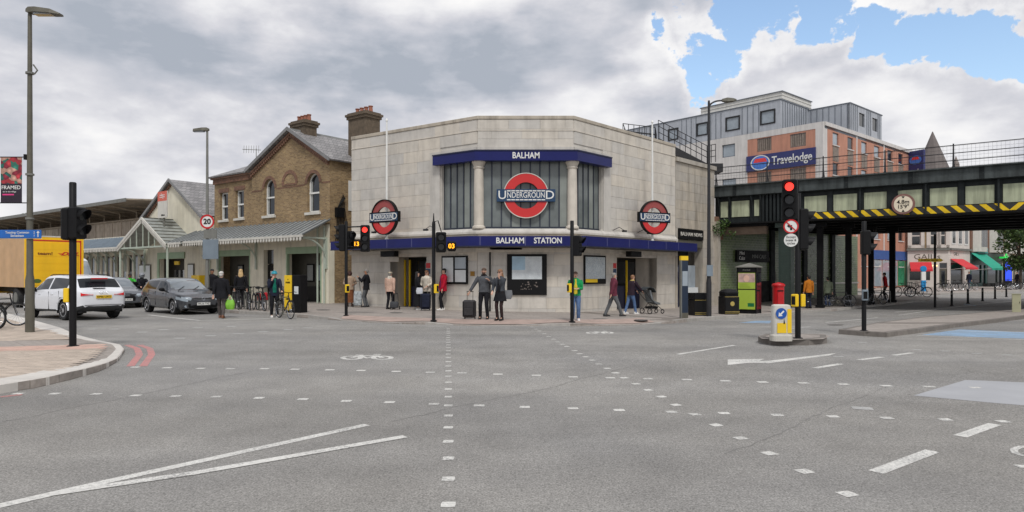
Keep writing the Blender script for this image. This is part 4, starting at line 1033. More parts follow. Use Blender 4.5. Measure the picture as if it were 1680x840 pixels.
# gabled glass canopy over the entrance
cgL, cgR, cga = X(20.2), X(13.4), X(16.6); pr = 2.0
glz = mat('canopy_glass', (150, 154, 150), .3, var=.15, scale=2, streak=.2)
for a, b in (((cgL, 3.4), (cga, 5.2)), ((cgR, 3.4), (cga, 5.2))):
    roof_plane('canopy_roof', [(a[0], -pr, a[1]), (b[0], -pr, b[1]), (b[0], .02, b[1]), (a[0], .02, a[1])], .05, glz, rl)
    rb_ = MB()
    for i in range(9):
        f = i/8; x, z = a[0]+(b[0]-a[0])*f, a[1]+(b[1]-a[1])*f; rb_.path([(x, -pr, z+.06), (x, .0, z+.06)], .035, 5)
    rb_.build('canopy_ribs', MT['galv_dark'], rl)
    v_ = MB(); n = 22
    for i in range(n):
        f = i/n; x, z = a[0]+(b[0]-a[0])*f, a[1]+(b[1]-a[1])*f; w2 = abs(b[0]-a[0])/n*.62*(1 if b[0] > a[0] else -1); dz = (b[1]-a[1])/n*.62
        v_.prism([(x, z-.04), (x+w2, z-.04+dz), (x+w2, z-.24+dz), (x+w2/2, z-.31+dz/2), (x, z-.24)], -pr-.03, -pr-.005)
    v_.prism([(a[0], a[1]-.08), (b[0], b[1]-.08), (b[0], b[1]+.1), (a[0], a[1]+.1)], -pr-.05, -pr+.02); v_.build('valance', MT['off_white'], rl)
tr = MB(); tr.box(cgL, cgR, -pr+.03, -pr+.1, 3.3, 3.4)
for k in range(1, 4):
    for s, e_x in ((1, cgL), (-1, cgR)):
        x = e_x+(cga-e_x)*k/4; tr.box(x-.03, x+.03, -pr+.04, -pr+.09, 3.4, 3.4+1.8*k/4)
tr.box(cga-.03, cga+.03, -pr+.04, -pr+.09, 3.4, 5.2); tr.build('gable_tracery', MT['sage'], rl)
for x in (cgL+.1, cgR-.1): MB().tube((x, -pr+.15, .0), (x, -pr+.15, 3.35), .07, n=10).build('post', MT['sage'], rl)
canopy(X(13.35), X(11.8), 1.9, 4.3, 3.5, rl); 
canopy(0.0, cgL-.02, 2.0, 4.25, 3.42, rl, m='slate_blue')
for x in [cgL-.3-i*1.55 for i in range(8)]:
    bracket(x, 1.95, 3.4, rl)
bays = []
wl = MB(); n = 13; wl.wall(0.0, cgL-.01, -.2, 4.4, .02, .25, [[.35+i*.93, .95+i*.93, .3, 3.0] for i in range(n)]); wl.build('wall', MT['cream'], rl)
for i in range(n):
    o = B('window', mat('brown_joinery', (98, 74, 58), .6), rl, .35+i*.93, .95+i*.93, .1, .16, .3, 3.0); B('pane', MT['glass_sky'] if i % 2 else MT['glass_dark'], o, .42+i*.93, .88+i*.93, .09, .099, .5, 2.9)
# railway station sign standing above the canopy
q = at(267, 342, 43.3); ns_ = root('railway_sign', 'red and white railway symbol sign above the glazed entrance canopy', 'sign', (q.x, q.y, 4.2), rzB)
MB().box(-.06, .06, .03, .13, 0, 1.2).build('post', MT['galv'], ns_); pn = MB().box(-.62, .62, -.03, .03, at(267, 357.5, 43.3).z-4.2, at(267, 314, 43.3).z-4.2).build('panel', MT['off_white'], ns_)
zt_ = at(267, 314, 43.3).z-4.2; rp = MB().box(-.622, .622, -.036, -.031, zt_-.62, zt_-.001).build('red_field', mat('rail_red', (206, 96, 76), .5, var=.05), pn)
sy = MB(); z = zt_-.31
sy.box(-.34, .34, -.042, -.037, z+.04, z+.085); sy.box(-.34, .34, -.042, -.037, z-.085, z-.04)
for (x0, z0, x1, z1) in ((-.16, z+.18, .06, z+.08), (-.06, z+.045, .16, z-.045), (.16, z-.18, -.06, z-.08)): sy.add([(x0-.03, -.041, z0), (x0+.04, -.041, z0), (x1+.04, -.041, z1), (x1-.03, -.041, z1)], [(0,1,2,3)])
sy.build('rail_symbol', MT['white'], pn); text('Balham', .17, MT['black_plastic'], pn, I4, .1, -.034, at(267, 353, 43.3).z-4.2)
# ================================================================== PLATFORM STRUCTURE BEHIND
OP = F0-uB*95+Vector((.607, .795))*5.0; TP = frame((OP.x, OP.y, 0), uB)
pf = root('platform_canopy', 'long weathered timber platform canopy and panelled wall above brick viaduct', 'platform', (OP.x, OP.y, 0), rzB)
x0p, x1p = 0.0, 95-31.5
B('viaduct_wall', rb, pf, x0p, x1p, .0, 1.0, 0, 4.9)
B('platform_fence_base', mat('old_timber', (160, 148, 130), .85, var=.2, scale=2, streak=.3), pf, x0p, x1p, .3, .4, 4.9, 6.45)
n = 34
for i in range(n):
    a = x0p+(x1p-x0p)*i/n; B('fence_panel', mat('timber_panel', (172, 160, 144), .85, var=.18, scale=2, rand=.16, streak=.35), pf, a+.06, a+(x1p-x0p)/n-.06, .24, .3, 5.05, 6.35)
B('canopy_back', MT['old_timber'], pf, x0p, x1p, 5.6, 5.8, 5.0, 8.2); B('rail_cap', MT['old_timber'], pf, x0p, x1p, .2, .5, 6.45, 6.57)
roof_plane('roof', [(x0p, -2.2, 7.75), (x1p+1.2, -2.2, 7.75), (x1p+1.2, 7, 8.3), (x0p, 7, 8.3)], .12, MT['old_timber'], pf)
B('roof_fascia', MT['galv'], pf, x0p, x1p+1.2, -2.26, -2.2, 7.6, 7.9)
for i in range(18): a = x0p+2+(x1p-2)*i/18; MB().path([(a, .6, 6.45), (a, .6, 7.2), (a, -2.0, 7.68)], .07, 6).build('roof_strut', MT['old_timber'], pf); MB().box(a-.06, a+.06, -2.1, 5.5, 7.6, 7.74).build('rafter', MT['old_timber'], pf)
# ================================================================== RAILWAY BRIDGE
uA = Vector((.8045, -.594)).normalized(); BL = Vector((11.95, 38.4)); rzA = math.atan2(uA.y, uA.x); TBr = frame((BL.x, BL.y, 0), uA)
br = root('railway_bridge', 'dark steel railway bridge with pale panels, hazard stripes and mesh railing', 'bridge', (BL.x, BL.y, 0), rzA)
bs, bd, bp, us_ = MT['bridge_steel'], MT['bridge_dark'], MT['bridge_panel'], MT['under_steel']
LB = 42.0
B('top_band', bs, br, -.3, LB, -.35, -.25, 6.02, 6.58); B('top_flange', bs, br, -.3, LB, -.5, .3, 6.58, 6.64); B('web_plate', bd, br, -.3, LB, -.02, .03, 4.5, 6.6); B('bottom_flange', us_, br, -.3, LB, -.45, .4, 4.42, 4.5)
B('band_soffit', bd, br, -.3, LB, -.25, -.02, 5.98, 6.03)
pitch = 1.42; xs = fa(TBr, 1315); x = xs; i = 0
stripes_from = fa(TBr, 1330)
while x < LB-1.5:
    wide = i % 4 == 3
    B('web_panel', bp, br, x+.16, x+pitch-.16, -.06, -.021, 4.9, 5.74)
    if wide:
        B('riveted_pillar', bd, br, x-.24, x+.24, -.12, -.021, 4.5, 5.98)
        rv = MB()
        for a in (-.18, -.09, 0, .09, .18):
            for k in range(14): rv.box(x+a-.016, x+a+.016, -.135, -.118, 4.62+k*.095, 4.65+k*.095)
        rv.build('rivets', bd, br, kind='stuff'); B('cap_plate', bd, br, x-.4, x+.4, -.13, -.021, 5.76, 5.98)
    else:
        B('stiffener', bd, br, x-.12, x+.12, -.1, -.021, 4.5, 5.98)
    if i % 2 == 0: MB().prism([(0, 0)]*0 or [(x-.04, 5.98), (x+.04, 5.98), (x+.04, 4.5), (x-.04, 4.5)], -.22, -.1).build('bracket', bd, br)
    x += pitch; i += 1
# left end: three panels, lattice pier
for p0, p1 in ((1183, 1195), (1201, 1230), (1238, 1246)):
    B('web_panel', bp, br, fa(TBr, p0), fa(TBr, p1), -.06, -.021, 4.85, 5.74)
for p in (1180, 1198, 1234, 1249):
    a = fa(TBr, p); B('stiffener', bd, br, a-.08, a+.08, -.1, -.021, 4.5, 5.98); MB().path([(a, -.3, 6.0), (a+.05, -.14, 5.4), (a+.08, -.12, 4.8)], .035, 5).build('bracket', bd, br)
a0, a1 = fa(TBr, 1252), fa(TBr, 1308); n = 9
for k in range(n): a = a0+(a1-a0)*k/n; B('pier_rib', bd, br, a, a+(a1-a0)/n*.55, -.2, -.021, 4.5, 5.98)
B('lower_girder', us_, br, -.25, a0+.3, -.3, .5, 4.28, 4.46); B('lower_beam', mat('rust_beam', (108, 92, 78), .8, var=.2, scale=3), br, .1, a0+.2, -.1, .3, 3.85, 4.27)
rv = MB(); x = 0.0
while x < LB:
    for z in (6.07, 6.3, 6.53): rv.box(x-.016, x+.016, -.362, -.349, z-.016, z+.016)
    x += .22
rv.build('band_rivets', bs, br, kind='stuff')
for k in range(14):
    x = .9+k*2.84; B('band_joint', bd, br, x-.1, x+.1, -.362, -.351, 6.03, 6.57)
# hazard striping
sx_ = stripes_from; k = 0; B('stripe_board', MT['hazard_black'], br, sx_, LB, -.16, -.125, 4.53, 4.86)
flip = fa(TBr, 1632)
while sx_ < LB-.6:
    d_ = .34 if sx_ < flip else -.34
    pts_ = [(sx_+.05, 4.86), (sx_+.31, 4.86), (sx_+.31+d_, 4.53), (sx_+.05+d_, 4.53)]
    if d_ < 0: pts_ = [(q+.34, z) for q, z in pts_]
    MB().prism(pts_, -.168, -.16).build('hazard_stripe', MT['hazard_yellow'], br); sx_ += .56
# railing
pr_ = MB(); x = -.2
while x < LB:
    pr_ = MB(); pr_.path([(x, -.2, 6.62), (x, -.2, 7.25), (x, -.2, 7.78)], [.05, .035, .03], 6); pr_.box(x-.06, x+.06, -.3, -.1, 6.64, 6.7); pr_.path([(x, .15, 6.64), (x, -.18, 7.2)], .02, 5); pr_.build('railing_post', MT['iron'], br); x += 2.84
for z in (6.98, 7.33, 7.7):
    MB().tube((-.3, -.2, z), (LB, -.2, z), .02, n=6).build('rail', MT['iron'], br)
ms_ = MB(); x = -.3
while x < LB: ms_.box(x, x+.006, -.19, -.184, 6.64, 7.7); x += .16
z = 6.7
while z < 7.7: ms_.box(-.3, LB, -.188, -.182, z, z+.006); z += .16
ms_.build('mesh_screen', MT['iron'], br, kind='stuff')
# height sign
hs = root('height_sign', 'round 4.8m 15\'9" height limit sign on the bridge girder', 'sign', TBr @ Vector((fa(TBr, 1482, -.25), -.25, fpt(TBr, 1482, 335, -.25)[1])), rzA)
MB().disc((0, 0), .5, -.06, .0, 36).build('backing', mat('sign_brown', (130, 92, 84), .6), hs); MB().disc((0, 0), .4, -.068, -.061, 36).build('face', mat('sign_cream', (228, 216, 192), .6, var=.06), hs)
text('4.8m', .27, MT['black_plastic'], hs, I4, 0, -.073, .1, bold=.012); text("15'9\"", .25, MT['black_plastic'], hs, I4, 0, -.073, -.13, bold=.012)
for s in (1, -1): MB().prism([(-.07, s*.38), (.07, s*.38), (0, s*.27)], -.075, -.069).build('pointer', MT['black_plastic'], hs)
MB().box(-.1, .1, 0, .25, -.2, .2).build('bracket', MT['iron'], hs)
# deck and girders under it
WD = 13.5
B('deck', us_, br, -.3, LB, .41, WD, 5.0, 5.3)
for k in range(6):
    y = .9+k*2.35; B('longitudinal_girder', us_, br, -.3, LB, y, y+.25, 4.45, 5.0); B('girder_flange', us_, br, -.3, LB, y-.15, y+.4, 4.38, 4.45)
for k in range(26):
    a = .4+k*1.6; B('cross_beam', us_, br, a, a+.3, .5, WD-.3, 4.72, 4.99)
B('far_girder', us_, br, -.3, LB, WD, WD+.3, 4.38, 6.6)
# abutment wall along the High Road pavement, glazed tiles
ab0 = Vector((11.65, 38.3)); uH = Vector((.79, .61)).normalized(); TAb = frame((ab0.x, ab0.y, 0), uH)
ab = root('bridge_abutment', 'green glazed tile abutment wall under the railway bridge with painted lettering', 'wall', (ab0.x, ab0.y, 0), math.atan2(uH.y, uH.x))
B('tiled_wall', MT['green_tile'], ab, 0, 17.2, .1, .9, -.6, 4.35)
B('brick_top', rb, ab, -.3, .55, -.1, .9, 3.6, 4.9); B('dado_rail', MT['off_white'], ab, 7.0, 17.2, .02, .1, .95, 1.05)
for k, a in enumerate((5.6, 9.5, 13.2)):
    B('pilaster', bd, ab, a, a+.45, -.05, .1, -.6, 4.35)
arch = MB().ring((4.6, 1.2), 1.75, 1.6, .04, .1, 0, 180, 20); arch.build('arch_band', MT['galv_dark'], ab)
B('blocked_doorway', MT['interior'], ab, 3.3, 5.9, .06, .1, -.4, 1.2)
sgn = B('cab_office_sign', MT['black_plastic'], ab, 2.0, 5.4, -.04, .1, 2.35, 3.05); text('Mini\nCabs', .3, MT['white'], sgn, I4, 2.5, -.046, 2.72); text('MINI CABS', .32, MT['curtain'], sgn, I4, 4.3, -.046, 2.68)
mr_ = MB()
for k in range(300):
    a = rnd.uniform(7.4, 16.6); z = rnd.uniform(1.15, 3.4); s = rnd.uniform(.03, .07); mr_.box(a, a+s, .085, .098, z, z+s)
mr_.build('mural_dots', MT['off_white'], ab, kind='stuff')
# ivy at the left end of the bridge
def leaf_cloud(mb, c, r, n, s, rng):
    for _ in range(n):
        while True:
            p = Vector((rng.uniform(-1, 1), rng.uniform(-1, 1), rng.uniform(-1, 1)))
            if p.length < 1: break
        q = Vector(c)+Vector((p.x*r[0], p.y*r[1], p.z*r[2])); a = Vector((rng.gauss(0, 1), rng.gauss(0, 1), rng.gauss(0, 1))).normalized(); b = a.orthogonal().normalized()
        b = (Matrix.Rotation(rng.uniform(0, 6.28), 3, a) @ b); c2 = a.cross(b); l = s*rng.uniform(.6, 1.3)
        i = len(mb.v); mb.v += [q-b*l, q+c2*l*.5, q+b*l, q-c2*l*.5]; mb.f.append([i, i+1, i+2, i+3]); mb.m.append(rng.randrange(2) if mb.k == -1 else mb.k)
leafm = [mat('leaf', (76, 100, 44), .6, var=.3, scale=1.2), mat('leaf_dark', (52, 76, 34), .6, var=.3, scale=1.2)]
iv = MB(); iv.k = -1; lr = random.Random(5); pv = TBr @ Vector((.35, -.55, 4.2))
for k in range(9): leaf_cloud(iv, pv+Vector((lr.uniform(-.5, .5), lr.uniform(-.1, .2), lr.uniform(-.5, .35))), (.25, .2, .25), 40, .07, lr)
ivo = iv.build('ivy_plant', leafm); ivo.location = (0, 0, 0); tag(ivo, 'green ivy tuft growing on the ledge where bridge meets stone wall', 'plant')
# columns
def riveted_column(px, py, wd, top, m, D=None, label='', nm='bridge_column'):
    p = gp(px, py, KH) if D is None else Vector(((px-840)/F*D, D, 0)); z0 = pav(p.x, p.y)-.02
    c_ = root(nm, label, 'column', (p.x, p.y, z0), rzA, 'steel columns under the bridge')
    h = top-z0; w2 = wd/2
    MB().box(-w2, w2, -w2, w2, .0, h-.25).build('shaft', m, c_); MB().box(-w2-.08, w2+.08, -w2-.08, w2+.08, -.02, .18).build('base', m, c_); MB().box(-w2-.18, w2+.18, -w2-.12, w2+.12, h-.25, h).build('capital', m, c_)
    f_ = MB()
    for s in (-1, 1):
        f_.box(s*w2-.02, s*w2+.02, -w2-.03, w2+.03, .18, h-.26)
    rv = MB()
    for k in range(int((h-.6)/.16)):
        for s in (-.7, -.25, .25, .7): rv.box(s*w2-.012, s*w2+.012, -w2-.015, -w2+.001, .3+k*.16, .33+k*.16)
    f_.build('flange', m, c_); rv.build('rivets', m, c_, kind='stuff')
greenst = mat('green_iron', (44, 58, 52), .5, .1, .15, 3)
riveted_column(1290, 0, .6, 4.40, greenst, 36.45, 'dark green riveted iron bridge column behind the red post box')
riveted_column(1345.5, 505, .24, 4.37, us_, None, 'dark bridge column beside the cyclist in the orange vest')
riveted_column(1392, 503, .24, 4.37, us_, None, 'dark bridge column behind the parked bicycles under the bridge')
riveted_column(1429, 499, .22, 4.37, us_, None, 'dark bridge column right behind the signal pole on the median')
riveted_column(1464, 496, .26, 4.37, us_, None, 'dark bridge column beside the person in the red jacket')
# ================================================================== HOTEL BEHIND
Cn = Vector((29.7, 64)); uT = Vector((.66, -.751)).normalized(); TT = frame((Cn.x, Cn.y, 0), uT); rzT = math.atan2(uT.y, uT.x)
TS = frame((Cn.x, Cn.y, 0), Vector((.751, .66)))
ht = root('hotel_building', 'salmon and white hotel block with grey metal top storey and navy name board', 'hotel', (Cn.x, Cn.y, 0), rzT)
sal = mat('salmon_render', (192, 138, 116), .8, var=.06, scale=1, streak=.2); whi = mat('white_render', (212, 208, 204), .75, var=.06, scale=1, streak=.2)
zinc = mat('zinc_seam', (180, 184, 190), .45, .35, .08, 1.2, streak=.15); zincd = mat('zinc_dark', (112, 118, 126), .5, .3, .08, 2)
shut = mat('weathered_shutter', (140, 128, 118), .8, var=.2, scale=5, streak=.4)
ZR = 16.2
def hz(px, py): return fpt(TT, px, py)
WW = []
def tw(px0, py0, px1, py1): a, z1_ = hz(px0, py0); b, z1b = hz(px1, py1 if False else py0); _, z0_ = hz((px0+px1)/2, py1); return [a, b, z0_, (z1_+z1b)/2]
def zz(zx, zy): return 1000+zx/3.36, 140+zy/3.36
def zw(x0, y0, x1, y1): 
    a = zz(x0, y0); b = zz(x1, y1); return tw(a[0], a[1], b[0], b[1])
main_ops = [zw(620, 325, 692, 395), zw(620, 515, 697, 580), zw(812, 290, 892, 362), zw(994, 265, 1082, 338), zw(812, 478, 892, 560), zw(994, 455, 1082, 535)]
st_h = 2.95
for o in list(main_ops):
    pass
xw0 = -27.0; xo0, xo1 = fa(TT, zz(760, 0)[0]), fa(TT, zz(1135, 0)[0])
lows = []
for k in range(1, 3):
    for o in main_ops[1:2]+main_ops[4:]: lows.append([o[0], o[1], o[2]-st_h*k, o[3]-st_h*k])
main_ops += lows
mb = MB(); mb.wall(xw0, xo0, 0, ZR, 0, .3, main_ops); mb.build('white_wall', whi, ht); mb = MB(); mb.wall(xo0, xo1, 0, ZR-.6, .03, .3, main_ops); mb.build('salmon_wall', sal, ht)
B('white_wall', whi, ht, xo1, 0, 0, .3, 0, ZR); B('white_wall', whi, ht, xo0, xo1, 0, .3, ZR-.6, ZR)
side_ops = []
def sy_(zx, zy): p = zz(zx, zy); return fpt(TS, p[0], p[1])
cols_ = [(1230, 1262), (1312, 1342), (1388, 1418), (1458, 1488), (1532, 1560), (1592, 1618)]
rows_ = [(14.6, 13.2), (11.6, 10.4), (8.7, 7.5), (5.8, 4.4), (3.0, 1.4)]
_, ztop_ = sy_(1245, 262); _, zbot_ = sy_(1245, 330)
for c0, c1 in cols_:
    a, b = sy_(c0, 300)[0], sy_(c1, 300)[0]
    for k in range(5): side_ops.append([a, b, zbot_-st_h*k, ztop_-st_h*k])
Mside = Matrix(((0, -1, 0, 0), (1, 0, 0, 0), (0, 0, 1, 0), (0, 0, 0, 1)))
mb = MB(Mside); mb.wall(.9, 24, 0, ZR-.35, .0, .3, side_ops); mb.build('salmon_wall', sal, ht)
MB(Mside).box(.301, .9, .0, .3, 0, ZR-.35).build('white_wall', whi, ht); MB(Mside).box(.301, 24.2, -.12, .3, ZR-.35, ZR+.02).build('eaves_band', whi, ht)
for a_ in (1362, 1512): a = sy_(a_, 300)[0]; MB(Mside).box(a-.12, a+.12, -.04, -.001, 0, ZR-.36).build('white_strip', whi, ht)
for o in side_ops:
    f_ = MB(Mside); f_.box(o[0], o[1], .12, .2, o[2], o[3]); w_ = f_.build('window', zincd, ht); MB(Mside).box(o[0]+.1, o[1]-.1, .1, .118, o[2]+.1, o[3]-.1).build('pane', MT['glass_dark'] if rnd.random() < .6 else MT['glass_sky'], w_); MB(Mside).box(o[0]-.1, o[1]+.1, -.1, .1, o[2]-.1, o[2]-.002).build('sill', whi, ht)
for k, o in enumerate(side_ops):
    if k % 5 in (0, 1): MB(Mside).box(o[0], o[1], -.03, -.001, o[2]-1.6, o[2]-.15).build('shutter_panel', shut, ht)
for i_, o in enumerate(main_ops):
    f_ = MB(); t = .1; f_.box(o[0], o[1], .12, .2, o[2], o[2]+t); f_.box(o[0], o[1], .12, .2, o[3]-t, o[3]); f_.box(o[0], o[0]+t, .12, .2, o[2], o[3]); f_.box(o[1]-t, o[1], .12, .2, o[2], o[3]); w_ = f_.build('window', zincd, ht)
    B('pane', shut if i_ in (2, 3, 4, 5) else MT['glass_sky'], w_, o[0]+t, o[1]-t, .15, .17, o[2]+t, o[3]-t)
    if i_ in (2, 3, 4, 5):
        for k in range(7): xx = o[0]+(o[1]-o[0])*k/7; B('slat', shut, w_, xx+.03, xx+(o[1]-o[0])/7-.03, .09, .149, o[2]+.05, o[3]-.05)
# grey seamed storey
zg1 = 19.1; xg = fa(TT, 1280)
gops = [zw(325, 240, 378, 300), zw(482, 208, 542, 275), zw(642, 174, 717, 247), zw(833, 138, 912, 212)]
mb = MB(); mb.wall(-32, xg, ZR+.01, zg1, .0, .3, gops); mb.box(xg-.3, xg, .301, 6.3, ZR, zg1); mb.build('zinc_storey', zinc, ht)
mb = MB(); mb.box(xg, -.02, 6.1, 6.4, ZR-.3, zg1-.15); side2 = [sy_(1375, 160)[0], sy_(1405, 160)[0]], [sy_(1448, 160)[0], sy_(1476, 160)[0]]
mb.build('zinc_storey', zinc, ht)
z2a, z2b = sy_(1390, 155)[1], sy_(1390, 228)[1]
mb = MB(Mside); mb.wall(6.1, 14.4, ZR-.36+.4, zg1-.15, -.02, .3, [[a, b, z2b, z2a] for a, b in side2]); mb.box(14.1, 14.4, .3, 6, ZR, zg1-.15); mb.build('zinc_storey', zinc, ht)
for a, b in side2: MB(Mside).box(a, b, .1, .2, z2b, z2a).build('window', MT['glass_dark'], ht)
for o in gops:
    f_ = MB(); t = .09; f_.box(o[0]-.05, o[1]+.05, -.06, .2, o[2]-.05, o[2]+t); f_.box(o[0]-.05, o[1]+.05, -.06, .2, o[3]-t, o[3]+.05); f_.box(o[0]-.05, o[0]+t, -.06, .2, o[2]+t, o[3]-t); f_.box(o[1]-t, o[1]+.05, -.06, .2, o[2]+t, o[3]-t); w_ = f_.build('window', MT['iron'], ht); B('pane', MT['glass_sky'], w_, o[0]+t, o[1]-t, .05, .07, o[2]+t, o[3]-t)
sm = MB(); x = -32
while x < xg:
    if not any(o[0]-.1 < x < o[1]+.1 for o in gops): sm.box(x, x+.045, -.045, -.001, ZR+.05, zg1-.1)
    x += .62
x = xg+.3
while x < -.2: sm.box(x, x+.045, 6.055, 6.099, ZR, zg1-.2); x += .62
sm.T = Mside; x = 6.3
while x < 14.3:
    if not any(a-.1 < x < b+.1 for a, b in side2): sm.box(x, x+.045, -.065, -.021, ZR+.1, zg1-.2)
    x += .5
sm.T = I4; x = .5
while x < 6: sm.box(xg+.001, xg+.045, x, x+.045, ZR+.05, zg1-.1); x += .5
sm.build('standing_seams', zincd, ht, kind='stuff')
B('roof_edge', zincd, ht, -32, xg+.08, -.08, 6.2, zg1, zg1+.1); MB(Mside).box(6.05, 14.5, -.08, 5, zg1-.15, zg1-.05).build('roof_edge', zincd, ht)
ph0, ph1 = fa(TT, 1150, 1.0), fa(TT, 1283, 1.0); zp = fpt(TT, 1283, 150, 1.0)[1]
mb = MB(); mb.box(ph0, ph1, 1.0, 7.5, zg1+.1, zp); mb.build('penthouse', mat('white_cladding', (214, 212, 206), .6, var=.05, streak=.15), ht)
for k in range(3): B('cladding_rail', MT['off_white'], ht, ph0-.02, ph1+.04, .95, 7.55, zg1+.35+k*.35, zg1+.38+k*.35)
B('roof_edge', zincd, ht, ph0-.1, ph1+.1, .9, 7.6, zp, zp+.08)
B('roof_slab', zincd, ht, xw0, -.0, .3, 24, ZR-.6, ZR-.3)
# signs
so_ = zw(757, 388, 1138, 470); sz1 = zw(757, 368, 1138, 468); zA, zB2 = fpt(TT, *zz(945, 368))[1], fpt(TT, *zz(945, 458))[1]
sb = B('sign_board', mat('hotel_navy', (44, 50, 104), .45, var=.06), ht, so_[0], so_[1], -.12, -.001, zB2, zA)
cxs = (so_[0]+so_[1])/2; lx = so_[0]+1.55
MB().disc((lx, (zA+zB2)/2), .95, -.135, -.121, 28, .72).build('logo_blue', mat('logo_blue', (70, 120, 200), .4), sb); MB().ring((lx, (zA+zB2)/2), 1.0, .9, -.145, -.136, n=28).v
lr_ = MB(); lr_.prism([(lx-.75, (zA+zB2)/2+.05), (lx+.75, (zA+zB2)/2+.05), (lx+.55, (zA+zB2)/2+.45), (lx-.55, (zA+zB2)/2+.45)], -.142, -.136); lr_.build('logo_red', mat('logo_red', (214, 60, 60), .4), sb)
rr_ = MB()
for k in range(28):
    a, b = 2*math.pi*k/28, 2*math.pi*(k+1)/28
    rr_.prism([(lx+q*math.cos(c), (zA+zB2)/2+q*.74*math.sin(c)) for q, c in ((1.05, a), (1.05, b), (.93, b), (.93, a))], -.146, -.137)
rr_.build('logo_ring', MT['white'], sb)
text('Travelodge', 1.2, MT['white'], sb, I4, so_[0]+2.75+(so_[1]-so_[0]-3.0)/2, -.13, (zA+zB2)/2, bold=.012, wid=(so_[1]-so_[0]-3.1))
# blade sign
bsn = MB(); p0 = TT.inverted() @ Vector((*at(1489, 250, 79).xy, 0)); p1 = TT.inverted() @ Vector((*at(1516, 250, 76.5).xy, 0))
bl_z1, bl_z0 = at(1500, 247, 78).z, at(1500, 247, 78).z-7
Tb = TT.inverted() @ frame(at(1489, 250, 79.0).xy, at(1517, 250, 77.0).xy-at(1489, 250, 79.0).xy)
bo = MB(Tb).box(0, 2.0, 0, .3, bl_z0, bl_z1).build('blade_sign', MT['hotel_navy'], ht); MB(Tb).disc((1.0, bl_z1-1.1), .75, -.02, -.001, 24, .7).build('logo_blue', MT['logo_blue'], bo); MB(Tb).prism([(.5, bl_z1-1.05), (1.5, bl_z1-1.05), (1.35, bl_z1-.75), (.65, bl_z1-.75)], -.03, -.021).build('logo_red', MT['logo_red'], bo)
text('Travelodge', 1.0, MT['white'], bo, Tb, 1.0, -.02, bl_z1-4.4, rot=-90)
# ground floor shop below the hotel seen under the bridge
p = TT.inverted() @ Vector((*at(1440, 440, 74).xy, 0))
MB(Mside).box(12, 24, -.08, -.001, 3.2, 4.2).build('shop_fascia', mat('shop_blue', (46, 84, 150), .5), ht)
for k in range(5): MB(Mside).box(12.3+k*2.3, 14.3+k*2.3, -.06, -.001, .3, 3.1).build('shop_window', mat('green_window', (40, 130, 90), .3, var=.3, scale=.8) if k > 2 else MT['glass_sky'], ht)
# ================================================================== CHURCH SPIRE
sp_ = at(1530, 280, 170); spz = at(1530, 216, 170).z
spire = root('church_spire', 'grey stone church spire rising behind the railway bridge', 'church', (sp_.x, sp_.y, 0))
mb = MB(); bz = at(1530, 288, 170).z; mb.box(-3.4, 3.4, -3.4, 3.4, 0, bz); mb.build('tower', mat('spire_stone', (132, 122, 116), .8, var=.1, scale=.4), spire)
mb = MB(); mb.rings([[((4.3*(1-f)+.08)*math.cos(2*math.pi*k/8+.39), (4.3*(1-f)+.08)*math.sin(2*math.pi*k/8+.39), bz+.01+(spz-bz)*f) for k in range(8)] for f in (0, .5, 1)]); mb.build('spire', mat('spire_slate', (104, 96, 93), .7, var=.08, scale=.5), spire)
mb = MB(); mb.box(3.5, 4.6, -3.4, -2.3, bz-3, bz+2.4); mb.lathe([(.8, 0), (.05, 2.0)], (4.05, -2.85, bz+2.4), 6); mb.build('pinnacle', MT['spire_stone'], spire)
# ================================================================== CORNER CAFE AND TERRACE BEYOND THE BRIDGE
G0 = Vector((49.6, 76.0)); uG = Vector((.90, -.43)).normalized(); TG = frame((G0.x, G0.y, 0), uG)
gl = root('corner_cafe', 'white corner cafe building with two red awnings beyond the bridge', 'cafe', (G0.x, G0.y, 0), math.atan2(uG.y, uG.x))
xl = fa(TG, 1489); wh2 = mat('cafe_white', (216, 208, 200), .7, var=.05, scale=1, streak=.1)
zc1 = fpt(TG, 1520, 411)[1]; 
gw = [fa(TG, 1495), fa(TG, 1511), zc1+.6, zc1+2.9]; gw2 = [fa(TG, 1526), fa(TG, 1538), zc1+.6, zc1+2.9]; gw3 = [fa(TG, 1543), fa(TG, 1552), zc1+.6, zc1+2.9]
shopw = [xl+.2, fa(TG, 1526), .9, 2.3]; shopd = [fa(TG, 1541), fa(TG, 1554), 0, 2.9]
mb = MB(); mb.wall(xl, 0, -.1, zc1, 0, .3, [shopw, shopd]); mb.build('shopfront_wall', wh2, gl)
mb = MB(); mb.wall(xl, 0, zc1+.25, 12, .05, .35, [gw, gw2, gw3]); mb.build('upper_wall', bk, gl)
B('cornice', MT['galv'], gl, xl-.1, .0, -.25, .3, zc1, zc1+.25)
for W in (gw, gw2, gw3): 
    B('surround', wh2, gl, W[0]-.35, W[0]-.001, -.02, .049, W[2]-.3, W[3]+.3); B('surround', wh2, gl, W[1]+.001, W[1]+.35, -.02, .049, W[2]-.3, W[3]+.3); B('surround', wh2, gl, W[0]-.34, W[1]+.34, -.02, .048, W[2]-.3, W[2]-.001)
    o = B('window', wh2, gl, W[0], W[1], .15, .2, W[2], W[3]); B('pane', MT['glass_dark'], o, W[0]+.1, W[1]-.1, .13, .149, W[2]+.1, W[2]+1.05); B('pane', MT['glass_dark'], o, W[0]+.1, W[1]-.1, .13, .149, W[2]+1.2, W[3]-.1)
